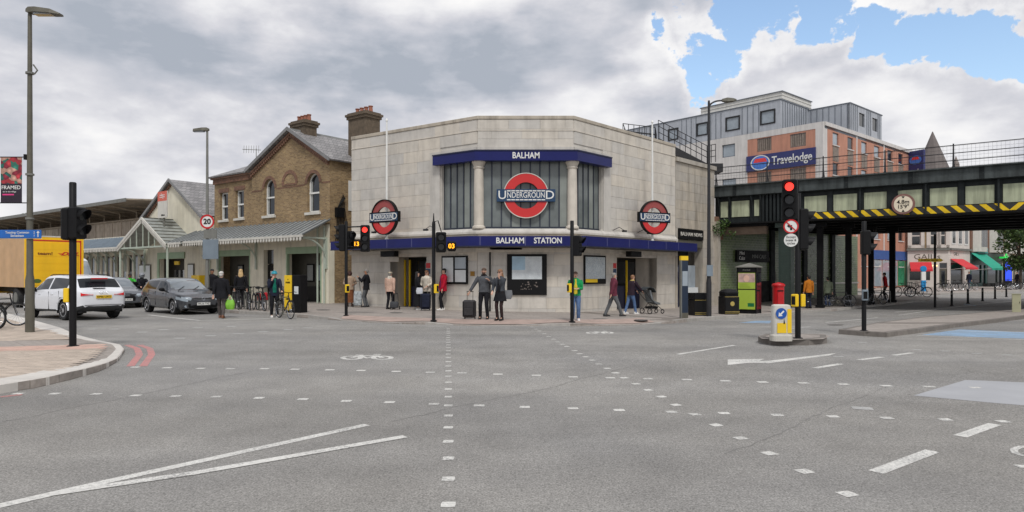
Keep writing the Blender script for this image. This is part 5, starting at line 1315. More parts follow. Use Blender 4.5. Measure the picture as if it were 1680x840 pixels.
B('shop_window', MT['glass_dark'], gl, shopw[0], shopw[1], .1, .15, .9, 2.3); d2 = B('door', MT['galv_dark'], gl, shopd[0], shopd[1], .1, .16, 0, 2.2); B('pane', MT['glass_dark'], d2, shopd[0]+.2, shopd[1]-.2, .08, .099, .3, 2.0); B('fanlight', MT['glass_dark'], gl, shopd[0]+.05, shopd[1]-.05, .1, .14, 2.3, 2.85)
text("GAIL's", .85, MT['galv_dark'], gl, I4, fa(TG, 1521), -.012, fpt(TG, 1520, 421.5)[1], sx=1.15)
redc = mat('awning_red', (206, 48, 56), .7, var=.06); tealc = mat('awning_teal', (26, 160, 132), .7, var=.06)
def awning(T_, x0, x1, zt_, prj, drop, m, parent, stripe=True):
    mb = MB(T_); th = .04
    mb.add([(x0, -.02, zt_), (x1, -.02, zt_), (x1, -prj, zt_-drop), (x0, -prj, zt_-drop), (x0, -.02, zt_-th), (x1, -.02, zt_-th), (x1, -prj, zt_-drop-th), (x0, -prj, zt_-drop-th)], [(0,1,2,3), (7,6,5,4), (0,4,5,1), (1,5,6,2), (2,6,7,3), (3,7,4,0)])
    mb.box(x0, x1, -prj-.03, -prj, zt_-drop-.22, zt_-drop); o = mb.build('awning', m, parent)
    a_ = MB(T_)
    for x in (x0+.05, x1-.05): a_.tube((x, -.02, zt_-drop-.25), (x, -prj, zt_-drop-.05), .025, n=5)
    a_.build('awning_arm', MT['off_white'], o)
awning(I4, xl+.2, fa(TG, 1528), fpt(TG, 1510, 430)[1], 1.3, .85, redc, gl)
fl = MB()
for k in range(5): fl.ball((fa(TG, 1508)+k*.42, -.3, 2.55), .09, .09, .09, 8, 6)
fl.build('festoon_bulbs', mat('warm_bulb', (255, 214, 150), .4, var=0, emit=1.5), gl)
# chamfered corner and High Road terrace
uQ = Vector((.79, .61)); Tq_ = frame((G0.x+.02, G0.y+.02, 0), uQ); Tq = frame((1.9*uG.x+.3*-uG.y, 0, 0), uG)
inv = frame((G0.x, G0.y, 0), uG).inverted() @ Tq_
mb = MB(inv); lc = 6.2
mb.wall(0, lc, -.1, zc1, 0, .3, [[.3, 3.9, .4, 2.9]]); mb.box(0, lc, .0, .3, zc1+.25, 12); mb.build('side_wall', wh2, gl)
MB(inv).box(-.1, lc, -.25, .3, zc1, zc1+.25).build('cornice', MT['galv'], gl); MB(inv).box(.3, 3.9, .1, .15, .4, 2.9).build('shop_window', MT['glass_dark'], gl)

text("GAIL's", .55, MT['galv'], gl, inv, 1.9, -.012, 3.9)
awning(inv, .2, 4.0, 3.35, 1.5, 1.0, redc, gl)
for k in range(3):
    x = .6+k*1.9; o = MB(inv).box(x, x+1.1, -.04, -.001, zc1+.7, zc1+2.9).build('window', MT['white'], gl); MB(inv).box(x+.15, x+.5, -.06, -.041, zc1+.85, zc1+2.7).build('pane', MT['glass_dark'], o); MB(inv).box(x+.6, x+.95, -.06, -.041, zc1+.85, zc1+2.7).build('pane', MT['glass_dark'], o)
shopcols = [('shopfront_green', (30, 84, 76), 'teal'), ('shopfront_dark', (44, 50, 44), None), ('shopfront_cream', (200, 190, 170), None), ('shopfront_black', (40, 42, 46), None), ('shopfront_grey', (120, 124, 126), None)]
labs = ['red brick terrace shop with teal awning and white bay window', 'red brick terrace shop with dark fascia and green cross', 'red brick terrace shop with cream fascia', 'red brick terrace shop with black fascia behind the street tree', 'red brick terrace shop with grey fascia at the far end']
for k, (nm, rgb, aw) in enumerate(shopcols):
    s0 = lc+.05+k*5.6; Ts = Tq_ @ Matrix.Translation((s0, 0, 0)); o = Ts @ Vector((0, 0, 0))
    t_ = root('terrace_shop', labs[k], 'shop', o, math.atan2(uQ.y, uQ.x), 'shops along the far High Road terrace')
    fm = mat(nm, rgb, .5, var=.1, scale=1)
    mb = MB(); mb.wall(0, 5.5, -.1, 3.3, 0, .3, [[.4, 3.6, .5, 2.7], [4.0, 5.1, 0, 2.7]]); mb.build('shopfront', fm, t_); B('upper_wall', rb, t_, 0, 5.5, .05, .35, 4.2, 12); B('fascia_board', fm, t_, 0, 5.5, -.15, .3, 3.3, 4.2)
    B('shop_window', MT['glass_dark'], t_, .4, 3.6, .1, .15, .5, 2.7); B('door', MT['glass_dark'], t_, 4.0, 5.1, .12, .18, 0, 2.7)
    by = MB(); by.slab([(1.0, .05), (1.6, -.65), (3.6, -.65), (4.2, .05)], 4.3, 7.6); by.build('bay_window', MT['off_white'], t_)
    for q in range(4): B('pane', MT['glass_dark'], t_, 1.65+q*.5, 2.02+q*.5, -.68, -.651, 4.9, 7.2)
    B('pilaster', rb, t_, -.2, .25, -.12, .049, 4.2, 12)
    if aw: awning(I4, .0, 4.6, 4.2, 2.2, 1.9, tealc, t_); s_ = B('fascia_sign', mat('teal_sign', (30, 140, 138), .5), t_, 1.6, 4.8, -.35, -.16, 4.15, 4.75)
    if k == 1:
        c_ = MB(); c_.box(3.4, 4.6, -.9, -.8, 3.6, 3.9); c_.box(3.85, 4.15, -.901, -.799, 3.3, 4.2); c_.box(3.9, 4.1, -.8, -.15, 3.6, 3.8); c_.build('green_cross', mat('cross_green', (40, 200, 80), .4, emit=.6), t_)
    for q in range(3):
        if k < 2:
            pl = MB(); pl.box(.5+q*1.3, 1.5+q*1.3, -1.6, -1.1, .0, .5); pl.build('planter', MT['interior'], t_)
ax = root('advert_screen', 'blue illuminated advert panel on the far shop pavement', 'advert', (*gp(1653, 471, KH).xy, 0.1), R(10))
ax.location = (*at(1653, 471, 78).xy, pav(*at(1653, 471, 78).xy)); MB().box(-.5, .5, -.12, .12, 0, 3.0).build('casing', MT['black_plastic'], ax); MB().box(-.43, .43, -.13, -.121, .7, 2.85).build('screen', mat('blue_screen', (40, 70, 210), .3, var=.5, scale=1.5, emit=.7), ax)
# ================================================================== TREES
def tree(name, label, px, D, h, cr, zc_, n, seed, s=.16, trunk=.14, group=None):
    r_ = random.Random(seed); p = at(px, 449, D); z0 = pav(p.x, p.y)
    t = root(name, label, 'tree', (p.x, p.y, z0), 0, group)
    tk = MB(); tk.path([(0, 0, 0), (.05, .02, h*.25), (-.03, .05, h*.5), (.04, 0, h*.8)], [trunk, trunk*.8, trunk*.6, trunk*.2], 8)
    clumps = []
    for k in range(26):
        while True:
            q = Vector((r_.uniform(-1, 1), r_.uniform(-1, 1), r_.uniform(-1, 1)))
            if .3 < q.length < 1: break
        c = Vector((q.x*cr, q.y*cr, zc_+q.z*(h-zc_))); clumps.append(c)
        if k < 12: tk.path([(0, 0, h*.35+.02*k), c*.5+Vector((0, 0, h*.25)), c], [trunk*.4, trunk*.25, .015], 5)
    tk.build('trunk', mat('bark', (86, 76, 64), .9, var=.25, scale=5), t)
    cw_ = MB(); cw_.k = -1
    for c in clumps: leaf_cloud(cw_, c, (cr*.38, cr*.38, cr*.34), n, s, r_)
    cw_.build('crown', leafm, t)
tree('street_tree', 'leafy green street tree on the far pavement at the terrace', 1674, 66, 7.5, 2.6, 5.0, 260, 3, .15)
tree('background_tree', 'dark tree top showing above the platform canopy behind the lamp post', 40, 105, 10.9, 1.5, 9.6, 90, 8, .2)
tree('street_tree', 'second green tree further along the far terrace', 1735, 78, 8, 3.0, 5.5, 220, 13, .17)
# ================================================================== STREET FURNITURE
bm_, bpz = MT['black_metal'], MT['black_plastic']
def sig_head(parent, x, y, z, n, lit, face, ped=False, vis=True, w=.29):
    T = Matrix.Translation((x, y, z)) @ Matrix.Rotation(R(face), 4, 'Z'); ah = .31
    h = MB(T); h.bev(-w/2, w/2, -.02, .2, 0, ah*n+.05, .03); o = h.build('signal_head', bpz, parent)
    for i in range(n):
        zc_ = .025+ah*(n-1-i)+ah/2
        MB(T).disc((0, zc_), .1, -.028, -.021, 18).build('lens', MT['lamp_red'] if lit == i else MT['lamp_off'], o)
        if vis:
            v = MB(T); nn = 16; rg_ = []
            for k in range(nn+1):
                an = R(-35+250*k/nn); dp = -.04-.17*(.5+.5*math.sin(an)); c_, s_ = math.cos(an), math.sin(an)
                rg_.append([(.125*c_, -.021, zc_+.125*s_), (.125*c_, dp, zc_+.125*s_), (.115*c_, dp, zc_+.115*s_), (.115*c_, -.021, zc_+.115*s_)])
            v.rings(rg_)
            v.build('visor', bpz, o)
    return o
def countdown(parent, x, y, z, txt, face=0):
    T = Matrix.Translation((x, y, z)) @ Matrix.Rotation(R(face), 4, 'Z'); o = MB(T).bev(-.145, .145, 0, .16, -.165, .165, .045).build('countdown_unit', bpz, parent)
    text(txt, .215, MT['amber'], o, T, 0, -.006, 0, bold=.02); return o
def pole(parent, h, r=.058, m=None, pointed=False):
    prof = [(r, -.03), (r, h-.02), (r*.8, h)] if not pointed else [(r, -.03), (r, h-.35), (r*.85, h-.3), (.03, h-.25), (.012, h)]
    MB().lathe(prof, n=12).build('pole', m or bm_, parent, smooth=40); MB().lathe([(r+.05, -.02), (r+.05, .01), (r+.01, .025)], n=12).build('base_collar', m or bm_, parent)
def button(parent, x, y, z, face, m='yellow'):
    T = Matrix.Translation((x, y, z)) @ Matrix.Rotation(R(face), 4, 'Z'); o = MB(T).bev(-.075, .075, -.16, -.055, 0, .3, .015).build('push_button_box', MT[m], parent); MB(T).box(-.05, .05, -.166, -.161, .05, .25).build('button_panel', bpz, o)
def signal(px, py, label, h):
    p = gp(px, py, KH); z = pav(p.x, p.y); return root('traffic_signal', label, 'traffic light', (p.x, p.y, z), 0, 'traffic signals round the junction'), p.y
def hpx(D, dpx): return dpx*D/F
s1, D1 = signal(119.5, 568, 'black signal pole on the block-paved corner with its head turned towards the high road', 0)
pole(s1, hpx(D1, 269), .068); sig_head(s1, .17, -.0, hpx(D1, 568-392), 2, -1, 78, w=.32); sig_head(s1, -.12, .05, hpx(D1, 568-394), 2, -1, 190, vis=False, w=.16)
button(s1, 0, 0, hpx(D1, 568-496), -80); b_ = MB(); b_.path([(-.0, 0, hpx(D1, 568-342)), (-.14, 0, hpx(D1, 568-350))], .02, 6); b_.path([(0, 0, hpx(D1, 568-342)), (.17, .05, hpx(D1, 568-345))], .025, 6); b_.build('bracket', bm_, s1)
s2, D2 = signal(568, 518, 'black signal pole with four heads, one lit red, near the brick house', 0)
pole(s2, hpx(D2, 155)); z0 = hpx(D2, 518-413); sig_head(s2, hpx(D2, 31), -.05, z0, 3, 0, 5, w=.33); sig_head(s2, -.24, .02, z0+.02, 3, -1, -85, w=.3); sig_head(s2, .17, .1, z0+.1, 2, -1, 40)
countdown(s2, hpx(D2, 17), -.03, z0+.28, '13'); a_ = MB(); a_.tube((-.25, 0, z0+.9), (hpx(D2, 31), .05, z0+.93), .025, n=8); a_.tube((0, 0, z0+.2), (hpx(D2, 31), .05, z0+.15), .02, n=8); a_.build('bracket', bm_, s2); button(s2, 0, 0, hpx(D2, 518-480), 35)
s3, D3 = signal(711.5, 526, 'pointed black pedestrian signal pole with lit 03 countdown beside the couple with the suitcase', 0)
pole(s3, hpx(D3, 176), .06, None, True); z0 = hpx(D3, 526-414); sig_head(s3, hpx(D3, 12.5), -.05, z0, 2, -1, 8, w=.34); countdown(s3, hpx(D3, 29.5), -.03, z0+.2, '03'); a_ = MB(); a_.path([(0, 0, z0+1.0), (.14, .02, z0+1.05), (.25, .05, z0+.68)], .018, 6); a_.build('bracket', bm_, s3); button(s3, .0, 0, hpx(D3, 526-481), 60)
s4, D4 = signal(938.5, 528, 'black pedestrian signal pole in front of the person in the green jacket', 0)
pole(s4, hpx(D4, 166), .062); z0 = hpx(D4, 528-420); sig_head(s4, hpx(D4, 13), -.0, z0, 2, -1, 62, w=.32); button(s4, 0, 0, hpx(D4, 528-480), -60); MB().path([(0, 0, z0+.62), (.2, 0, z0+.6)], .02, 6).build('bracket', bm_, s4)
p5_ = gp(1309, 555, .14); s5 = root('traffic_signal', 'signal on the small island with lit red head and no-left-turn sign', 'traffic light', (p5_.x, p5_.y, g(p5_.x, p5_.y)+.14), 0, 'traffic signals round the junction'); D5 = p5_.y
pole(s5, hpx(D5, 238), .066); z0 = hpx(D5, 555-362); sig_head(s5, -hpx(D5, 15.5), -.06, z0, 3, 0, -28, w=.34); sig_head(s5, .22, .05, hpx(D5, 555-410), 3, -1, 82, w=.32); MB().box(-.26, .05, .06, .1, z0, z0+.98).build('backing_board', bpz, s5)
sgnz = hpx(D5, 555-372); Ts = Matrix.Translation((-hpx(D5, 15), -.13, 0)) @ Matrix.Rotation(R(-20), 4, 'Z')
MB(Ts).disc((0, sgnz), .165, 0, .02, 28).build('prohibition_sign', MT['white'], s5); rg = MB(Ts).ring((0, sgnz), .168, .135, -.006, .0, n=32).build('red_border', MT['signal_red'], s5)
ar = MB(Ts); ar.prism([(-.02, sgnz-.09), (.025, sgnz-.09), (.025, sgnz+.03), (-.03, sgnz+.03), (-.03, sgnz+.065), (-.09, sgnz+.01), (-.03, sgnz-.04), (-.03, sgnz-.01), (-.02, sgnz-.01)], -.005, -.001); ar.build('arrow', bpz, s5); MB(Ts).prism([(-.115, sgnz+.1), (-.095, sgnz+.115), (.115, sgnz-.1), (.095, sgnz-.115)], -.01, -.006).build('red_bar', MT['signal_red'], s5)
zx = hpx(D5, 555-394.5); pl = MB(Ts).disc((0, zx), .155, 0, .02, 28).build('exception_plate', MT['white'], s5)
text('Except\nbuses &\ncycles', .075, bpz, pl, Ts, 0, -.003, zx, ext=.002); button(s5, 0, 0, hpx(D5, 555-503), 75); button(s5, 0, 0, hpx(D5, 555-503), -60)
p6_ = gp(1417.5, 543, .13); s6 = root('traffic_signal', 'black pedestrian signal pole on the long median island under the bridge', 'traffic light', (p6_.x, p6_.y, g(p6_.x, p6_.y)+.13), 0, 'traffic signals round the junction'); D6 = p6_.y
pole(s6, hpx(D6, 180), .06); sig_head(s6, .14, .0, hpx(D6, 543-418), 2, -1, 75, w=.3); button(s6, 0, 0, hpx(D6, 543-493), -15, 'slate_blue'); MB().box(-.1, .1, -.05, .3, hpx(D6, 543-478), hpx(D6, 543-398)).build('signal_cabinet', bpz, s6) if False else None
# ------------------------------------------------------------------ lamp posts
def lamp(px, D, z0, h, label, arm, m, style='flat', rz=0):
    p = at(px, 449, D); o = root('street_lamp', label, 'street lamp', (p.x, p.y, z0), rz, 'street lamps round the junction')
    r = .078
    MB().lathe([(r*1.35, -.03), (r*1.35, 1.35), (r*1.05, 1.5), (r, 1.6), (r*.62, h-.1), (r*.5, h)], n=12).build('post', m, o, smooth=40)
    if style == 'flat':
        hd = MB(); s = 1 if arm > 0 else -1
        hd.T = Matrix.Translation((0, 0, h)) @ Matrix.Rotation(R(-s*5), 4, 'Y') if False else Matrix.Translation((0, 0, h))
        hd.rings([[(s*x, -w, z0_), (s*x, w, z0_), (s*x, w*.8, z1_), (s*x, -w*.8, z1_)] for x, w, z0_, z1_ in ((-.08, .06, -.02, .06), (0, .1, -.05, .1), (.2, .15, -.05, .09), (.6, .16, -.08, .03), (abs(arm), .1, -.1, -.06))]); hd.build('lantern', MT['galv_dark'], o); l_ = MB(Matrix.Translation((0, 0, h))); l_.box(s*.15, s*.6, -.1, .1, -.095, -.05); l_.build('lens', MT['glass_sky'], o)
    else:
        a_ = MB(); n = 8; a_.path([(0, 0, h-.7), (0, 0, h-.3)]+[(arm*.5*(1-math.cos(math.pi/2*i/n)), 0, h-.3+.3*math.sin(math.pi/2*i/n)) for i in range(1, n+1)]+[(arm*.65, 0, h+.02)], .035, 8); a_.build('arm', m, o)
        hd = MB(); hd.rings([[(x, -w, z0_), (x, w, z0_), (x, w*.7, z1_), (x, -w*.7, z1_)] for x, w, z0_, z1_ in ((arm*.55, .06, h-.03, h+.06), (arm*.75, .14, h-.06, h+.1), (arm, .12, h-.04, h+.08), (arm*1.15, .05, h+.0, h+.05))]); hd.build('lantern', MT['galv_dark'], o)
    return o
pL_ = gp(49, 545, KH); l1 = lamp(49, pL_.y, pav(pL_.x, pL_.y), hpx(pL_.y, 526), 'tall grey lamp post carrying the FRAMED banner and a blue cycle route sign', .82, MT['galv_dark'])
cl_ = MB()
for z in (6.75, 2.95, 4.1): cl_.lathe([(.1, z), (.1, z+.05)], n=12)
cl_.path([(.09, 0, 7.0), (.2, 0, 6.85), (.12, 0, 6.75)], .02, 5); cl_.build('clamp', MT['galv'], l1)
# banner
D = pL_.y-.02; zb1, zb0 = hpx(D, 545-258), hpx(D, 545-332)
def flower_mat():
    m = NT('floral_print'); m.b.inputs['Roughness'].default_value = .6
    v = m.n('ShaderNodeTexVoronoi'); v.inputs['Scale'].default_value = 7.5; v.inputs['Randomness'].default_value = 1; m.l(m.tc.outputs['Object'], v.inputs['Vector'])
    r_ = m.n('ShaderNodeValToRGB'); sp2 = m.n('ShaderNodeSeparateColor'); m.l(v.outputs['Color'], sp2.inputs[0]); m.l(sp2.outputs[0], r_.inputs[0]); r_.color_ramp.interpolation = 'CONSTANT'
    for i, (pz, c) in enumerate(((0, (40, 110, 100)), (.25, (200, 60, 70)), (.5, (220, 170, 150)), (.7, (60, 140, 120)), (.85, (150, 40, 60)))):
        el = r_.color_ramp.elements[i] if i < 2 else r_.color_ramp.elements.new(pz)
        el.position = pz; el.color = lin(c)
    m.col(m.scale(r_.outputs[0], m.rng(v.outputs['Distance'], 0, .5, 1.25, .55))); MATS['floral_print'] = m.mat; return m.mat
bn = root('street_banner', 'floral FRAMED banner hanging from the tall lamp post', 'banner', (l1.location.x-.08, l1.location.y, l1.location.z+zb0))
hgt = zb1-zb0; bxa, bxb = -.68, -.13
MB().box(bxa, bxb, -.006, .006, hgt*.42, hgt).build('printed_cloth', flower_mat(), bn); lo_ = MB().box(bxa, bxb, -.006, .006, 0, hgt*.42-.001).build('text_cloth', mat('banner_dark', (40, 30, 44), .7), bn)
text('FRAMED', .135, MT['white'], lo_, I4, (bxa+bxb)/2, -.009, hgt*.33, ext=.002, bold=.01); MB().box(bxa+.05, bxb-.2, -.009, -.0065, hgt*.16, hgt*.19).build('pink_line', mat('pink', (220, 60, 130), .6), lo_); text('art in the village', .055, MT['white'], lo_, I4, (bxa+bxb)/2-.04, -.009, hgt*.24, ext=.002)
MB().tube((bxa-.04, 0, hgt+.01), (.05, 0, hgt+.01), .014, n=6).build('top_arm', bm_, bn); MB().tube((bxa-.04, 0, -.01), (.05, 0, -.01), .014, n=6).build('bottom_arm', bm_, bn); MB().box(-.06, .0, -.04, .04, hgt-.06, hgt+.08).build('bracket', bm_, bn)
fs_ = root('cycle_route_sign', 'blue fingerpost sign to Tooting Common and Streatham on the lamp post', 'sign', (l1.location.x, l1.location.y-.1, l1.location.z+hpx(D, 545-391)))
sb_ = MB().bev(-1.05, .37, -.02, .02, 0, .215, .01).build('board', mat('route_blue', (28, 96, 176), .45), fs_); bd_ = MB().box(-1.06, .38, .0, .014, -.012, .0).build('edge', MT['white'], fs_)
text('Tooting Common\nStreatham', .085, MT['white'], sb_, I4, -.24, -.0235, .105, ext=.002, bold=.01); aw_ = MB(); aw_.prism([(.29, .03), (.31, .03), (.31, .14), (.34, .14), (.3, .19), (.26, .14), (.29, .14)], -.026, -.021); aw_.build('up_arrow', MT['white'], sb_); text('2\n1', .08, MT['white'], sb_, I4, .2, -.0235, .105, ext=.002)
ck = MB(); [ck.torus((-.85+q, -.022, .1), .035, .006, 14, 4) for q in (0, .1)]; ck.path([(-.85, -.024, .1), (-.81, -.024, .15), (-.76, -.024, .15), (-.75, -.024, .1)], .006, 4); ck.build('cycle_pictogram', MT['white'], sb_)
MB().box(-.05, .05, .0, .1, .05, .18).build('clamp', bm_, fs_)
DL2 = 31.0; l2 = lamp(340, DL2, pav(at(340, 0, DL2).x, DL2), (HY-213)/F*DL2+CAMZ-KH, 'grey lamp post with 20 limit sign in front of the brick house', -.62, MT['galv'])
sp20 = root('speed_limit_sign', 'round red bordered 20 speed limit sign on the grey lamp post', 'sign', (at(342, 0, DL2).x, DL2-.13, at(342, 364, DL2).z))
MB().disc((0, 0), .32, 0, .02, 30).build('face', MT['white'], sp20); MB().ring((0, 0), .33, .25, -.008, .0, n=36).build('red_border', MT['signal_red'], sp20); text('20', .34, bpz, sp20, I4, 0, -.01, 0, bold=.025); MB().box(-.1, .1, .02, .12, -.1, .1).build('clamp', MT['galv'], sp20)
bk2 = root('sign_back', 'grey backs of two road signs on the lamp post below the 20 sign', 'sign', (at(345, 0, DL2).x, DL2-.12, at(345, 425, DL2).z)); MB().box(-.3, .42, 0, .03, 0, .9).build('large_plate', MT['slate_blue'], bk2); MB().box(-.25, .35, 0, .03, .95, 1.35).build('small_plate', MT['galv'], bk2); MB().box(-.35, .2, .03, .06, .1, .18).build('channel', MT['galv'], bk2); MB().box(-.2, .0, .03, .1, .5, .6).build('clamp', MT['galv'], bk2)
pl3 = gp(1163, 519, KH); l3 = lamp(1163, pl3.y, pav(pl3.x, pl3.y), hpx(pl3.y, 354), 'black curved-arm lamp post beside the newsagent and the bins', .95, mat('lamp_black', (42, 42, 44), .5, .2), 'curved')
MB().box(-.12, .12, -.14, -.09, hpx(pl3.y, 521-455), hpx(pl3.y, 521-437)).build('parking_plate', MT['slate_blue'], l3)
# ------------------------------------------------------------------ keep left bollard
pb = gp(1281, 557.5, .14); kb = root('keep_left_bollard', 'white and yellow keep left bollard on the small island', 'bollard', (pb.x, pb.y, g(pb.x, pb.y)+.14))
hb = hpx(pb.y, 58)
def squircle(rx, ry, z, n=20): return [(rx*math.copysign(abs(math.cos(a))**.6, math.cos(a)), ry*math.copysign(abs(math.sin(a))**.6, math.sin(a)), z) for a in [2*math.pi*i/n for i in range(n)]]
MB().rings([squircle(.24, .17, -.02), squircle(.24, .17, .1), squircle(.215, .15, .14)]).build('base', mat('dirty_white', (196, 192, 182), .7, var=.12, streak=.25), kb)
MB().rings([squircle(.205, .145, .14), squircle(.205, .145, hb-.06), squircle(.2, .14, hb-.02), squircle(.15, .1, hb)]).build('shell', MT['off_white'], kb, smooth=40)
MB().box(-.14, .07, -.152, -.146, .17, hb-.42).build('front_yellow', MT['yellow'], kb); MB().box(.095, .19, -.1475, -.141, .17, hb-.1).build('side_yellow', MT['yellow'], kb)
dk = MB().disc((-.05, hb-.2), .125, -.16, -.1465, 26).build('blue_disc', mat('sign_blue', (22, 82, 164), .4), kb); ar = MB(Matrix.Translation((-.05, 0, hb-.2)) @ Matrix.Rotation(R(-45), 4, 'Y')); ar.prism([(.08, -.018), (.08, .018), (-.02, .018), (-.02, .06), (-.095, 0), (-.02, -.06), (-.02, -.018)], -.164, -.161); ar.build('white_arrow', MT['white'], dk); MB().prism([(-.0, .38), (.035, .38), (.018, .5)], -.157, -.1525).build('lower_mark', bpz, kb)
# ------------------------------------------------------------------ bins, kiosk, post box, totem
def bin_(px, py, wpx, hpx_, label, dome):
    p = gp(px, py, KH); h = hpx(p.y, hpx_); w2 = hpx(p.y, wpx)/2; o = root('litter_bin', label, 'bin', (p.x, p.y, pav(p.x, p.y)), R(12), 'black street bins')
    MB().bev(-w2, w2, -w2*.9, w2*.9, -.01, h*.72, .04).build('body', bm_, o); gold = mat('gold_line', (170, 150, 80), .5)
    for z in (.06, .12, h*.68): MB().box(-w2*.99, w2*.99, -w2*.9-.004, -w2*.9+.01, z, z+.018).build('gold_band', gold, o)
    if dome:
        MB().bev(-w2*.9, w2*.9, -w2*.8, w2*.8, h*.7, h*.84, .02).build('aperture', bpz, o); MB().rings([squircle(w2*1.08, w2, h*.82), squircle(w2*1.05, w2*.97, h*.88), squircle(w2*.75, w2*.7, h*.96), squircle(w2*.2, w2*.2, h)]).build('hood', bm_, o)
        MB().disc((0, h*.42), .1, -w2*.9-.006, -w2*.9, 16).build('crest', gold, o)
    else:
        MB().box(-w2*1.03, w2*1.03, -w2*.93, w2*.93, h*.721, h*.76).build('collar', bm_, o); MB().box(-w2, w2, -w2*.9, w2*.9, h*.76, h).build('lid', bpz, o)
bin_(1147, 517.5, 28, 37, 'square black bin beside the black lamp post', False); bin_(1195.5, 515.5, 26, 42, 'domed black bin beside the phone kiosk', True)
# phone kiosk
pk = gp(1229, 514, KH); kz = pav(pk.x, pk.y); kk = root('phone_kiosk', 'black phone kiosk with lime green advert panel by the tiled wall', 'kiosk', (pk.x, pk.y, kz), R(-34)); KHt = hpx(pk.y, 75)
w2 = .43
for sx in (-1, 1):
    for sy2 in (-1, 1): B('corner_post', bpz, kk, sx*w2-.05*(sx > 0)-.0, sx*w2+.05*(sx < 0), sy2*w2-.05*(sy2 > 0), sy2*w2+.05*(sy2 < 0), -.01, KHt)
B('top_rail', bpz, kk, -w2, w2, -w2, w2, KHt-.22, KHt-.001); MB().rings([[(s*a, t*a, z) for s, t in ((-1,-1), (1,-1), (1,1), (-1,1))] for a, z in ((w2+.05, KHt), (w2+.05, KHt+.04), (.03, KHt+.2))]).build('roof', mat('kiosk_roof', (120, 118, 110), .6, streak=.2), kk)
B('floor', bpz, kk, -w2+.05, w2-.05, -w2+.05, w2-.05, 0, .18)
B('advert_panel', MT['poster_lime'], kk, -w2+.06, w2-.06, -w2+.0, -w2+.03, .2, KHt*.52); ap = B('advert_panel', MT['poster_lime'], kk, -w2+.06, w2-.06, -w2, -w2+.03, KHt*.54, KHt-.24); B('panel_bar', bpz, kk, -w2+.05, w2-.05, -w2-.01, -w2+.03, KHt*.52, KHt*.54)
B('photo_print', mat('portrait_print', (190, 160, 150), .5, var=.25, scale=5), ap, -w2+.07, w2-.07, -w2-.004, -w2-.001, KHt*.68, KHt-.26); MB().disc((0, KHt-.5), .13, -w2-.008, -w2-.0045, 16, 1.2).build('printed_face', mat('print_skin', (214, 176, 156), .5), ap); text('ad copy'[:0] or ' ', .1, bpz, ap, I4, 0, -w2-.01, 1) if False else None
for k in range(4): B('print_line', mat('lime_ink', (110, 130, 30), .6), ap, -w2+.12, w2-.25-.05*k, -w2-.004, -w2-.001, KHt*.57+k*.05, KHt*.575+k*.05)
B('print_logo', mat('logo_green', (20, 110, 60), .5), kk, .05, w2-.1, -w2-.004, -w2-.001, .32, .48)
for k in range(5): B('side_pane', MT['glass_dark'], kk, w2-.02, w2, -w2+.06+k*.16, -w2+.2+k*.16, .2, KHt-.24)
B('back_panel', bpz, kk, -w2+.05, w2-.05, w2-.03, w2, .18, KHt-.22); B('side_panel', bpz, kk, -w2, -w2+.02, -w2+.05, w2-.05, .18, KHt-.22); text('PHONE', .1, MT['galv'], kk, I4, 0, -w2-.006, KHt-.12)
# post box
Dp = 31.5; pp_ = at(1277, 449, Dp); pz = pav(pp_.x, Dp); pbx = root('post_box', 'red cylindrical pillar post box behind the keep left bollard', 'post box', (pp_.x, Dp, pz)); ph_ = at(1277, 463, Dp).z-pz; rr = hpx(Dp, 18)/2
MB().lathe([(rr*1.08, -.02), (rr*1.08, .18), (rr, .2), (rr, ph_-.2)], n=24).build('body', MT['signal_red'], pbx, smooth=40); MB().lathe([(rr*1.12, ph_-.2), (rr*1.18, ph_-.13), (rr*1.12, ph_-.1), (rr*.9, ph_-.06), (rr*.3, ph_-.02), (.02, ph_)], n=24).build('cap', MT['signal_red'], pbx, smooth=40); MB().box(-.13, .13, -rr-.02, -rr+.05, ph_-.42, ph_-.37).build('letter_slot', bpz, pbx); MB().box(-.13, .13, -rr-.006, -rr+.05, .3, ph_-.5).build('door', MT['signal_red'], pbx)
# wayfinding totem
pt = gp(1122, 522, KH); tt = root('wayfinding_totem', 'slim navy wayfinding totem with yellow top at the newsagent corner', 'sign', (pt.x, pt.y, pav(pt.x, pt.y)), R(20)); th_ = hpx(pt.y, 102)
MB().box(-.15, .15, -.05, .05, -.01, th_-.16).build('body', mat('totem_navy', (24, 40, 60), .35, var=.1), tt); MB().box(-.155, .155, -.055, .055, th_-.16, th_).build('yellow_top', MT['yellow'], tt); MB().box(-.155, -.12, -.056, .056, 0, th_-.161).build('steel_edge', MT['galv'], tt); MB().box(-.1, .13, -.056, -.051, 1.2, 1.75).build('map_panel', MT['glass_sky'], tt); MB().box(-.152, .152, -.054, .054, -.008, .2).build('foot', MT['galv_dark'], tt)
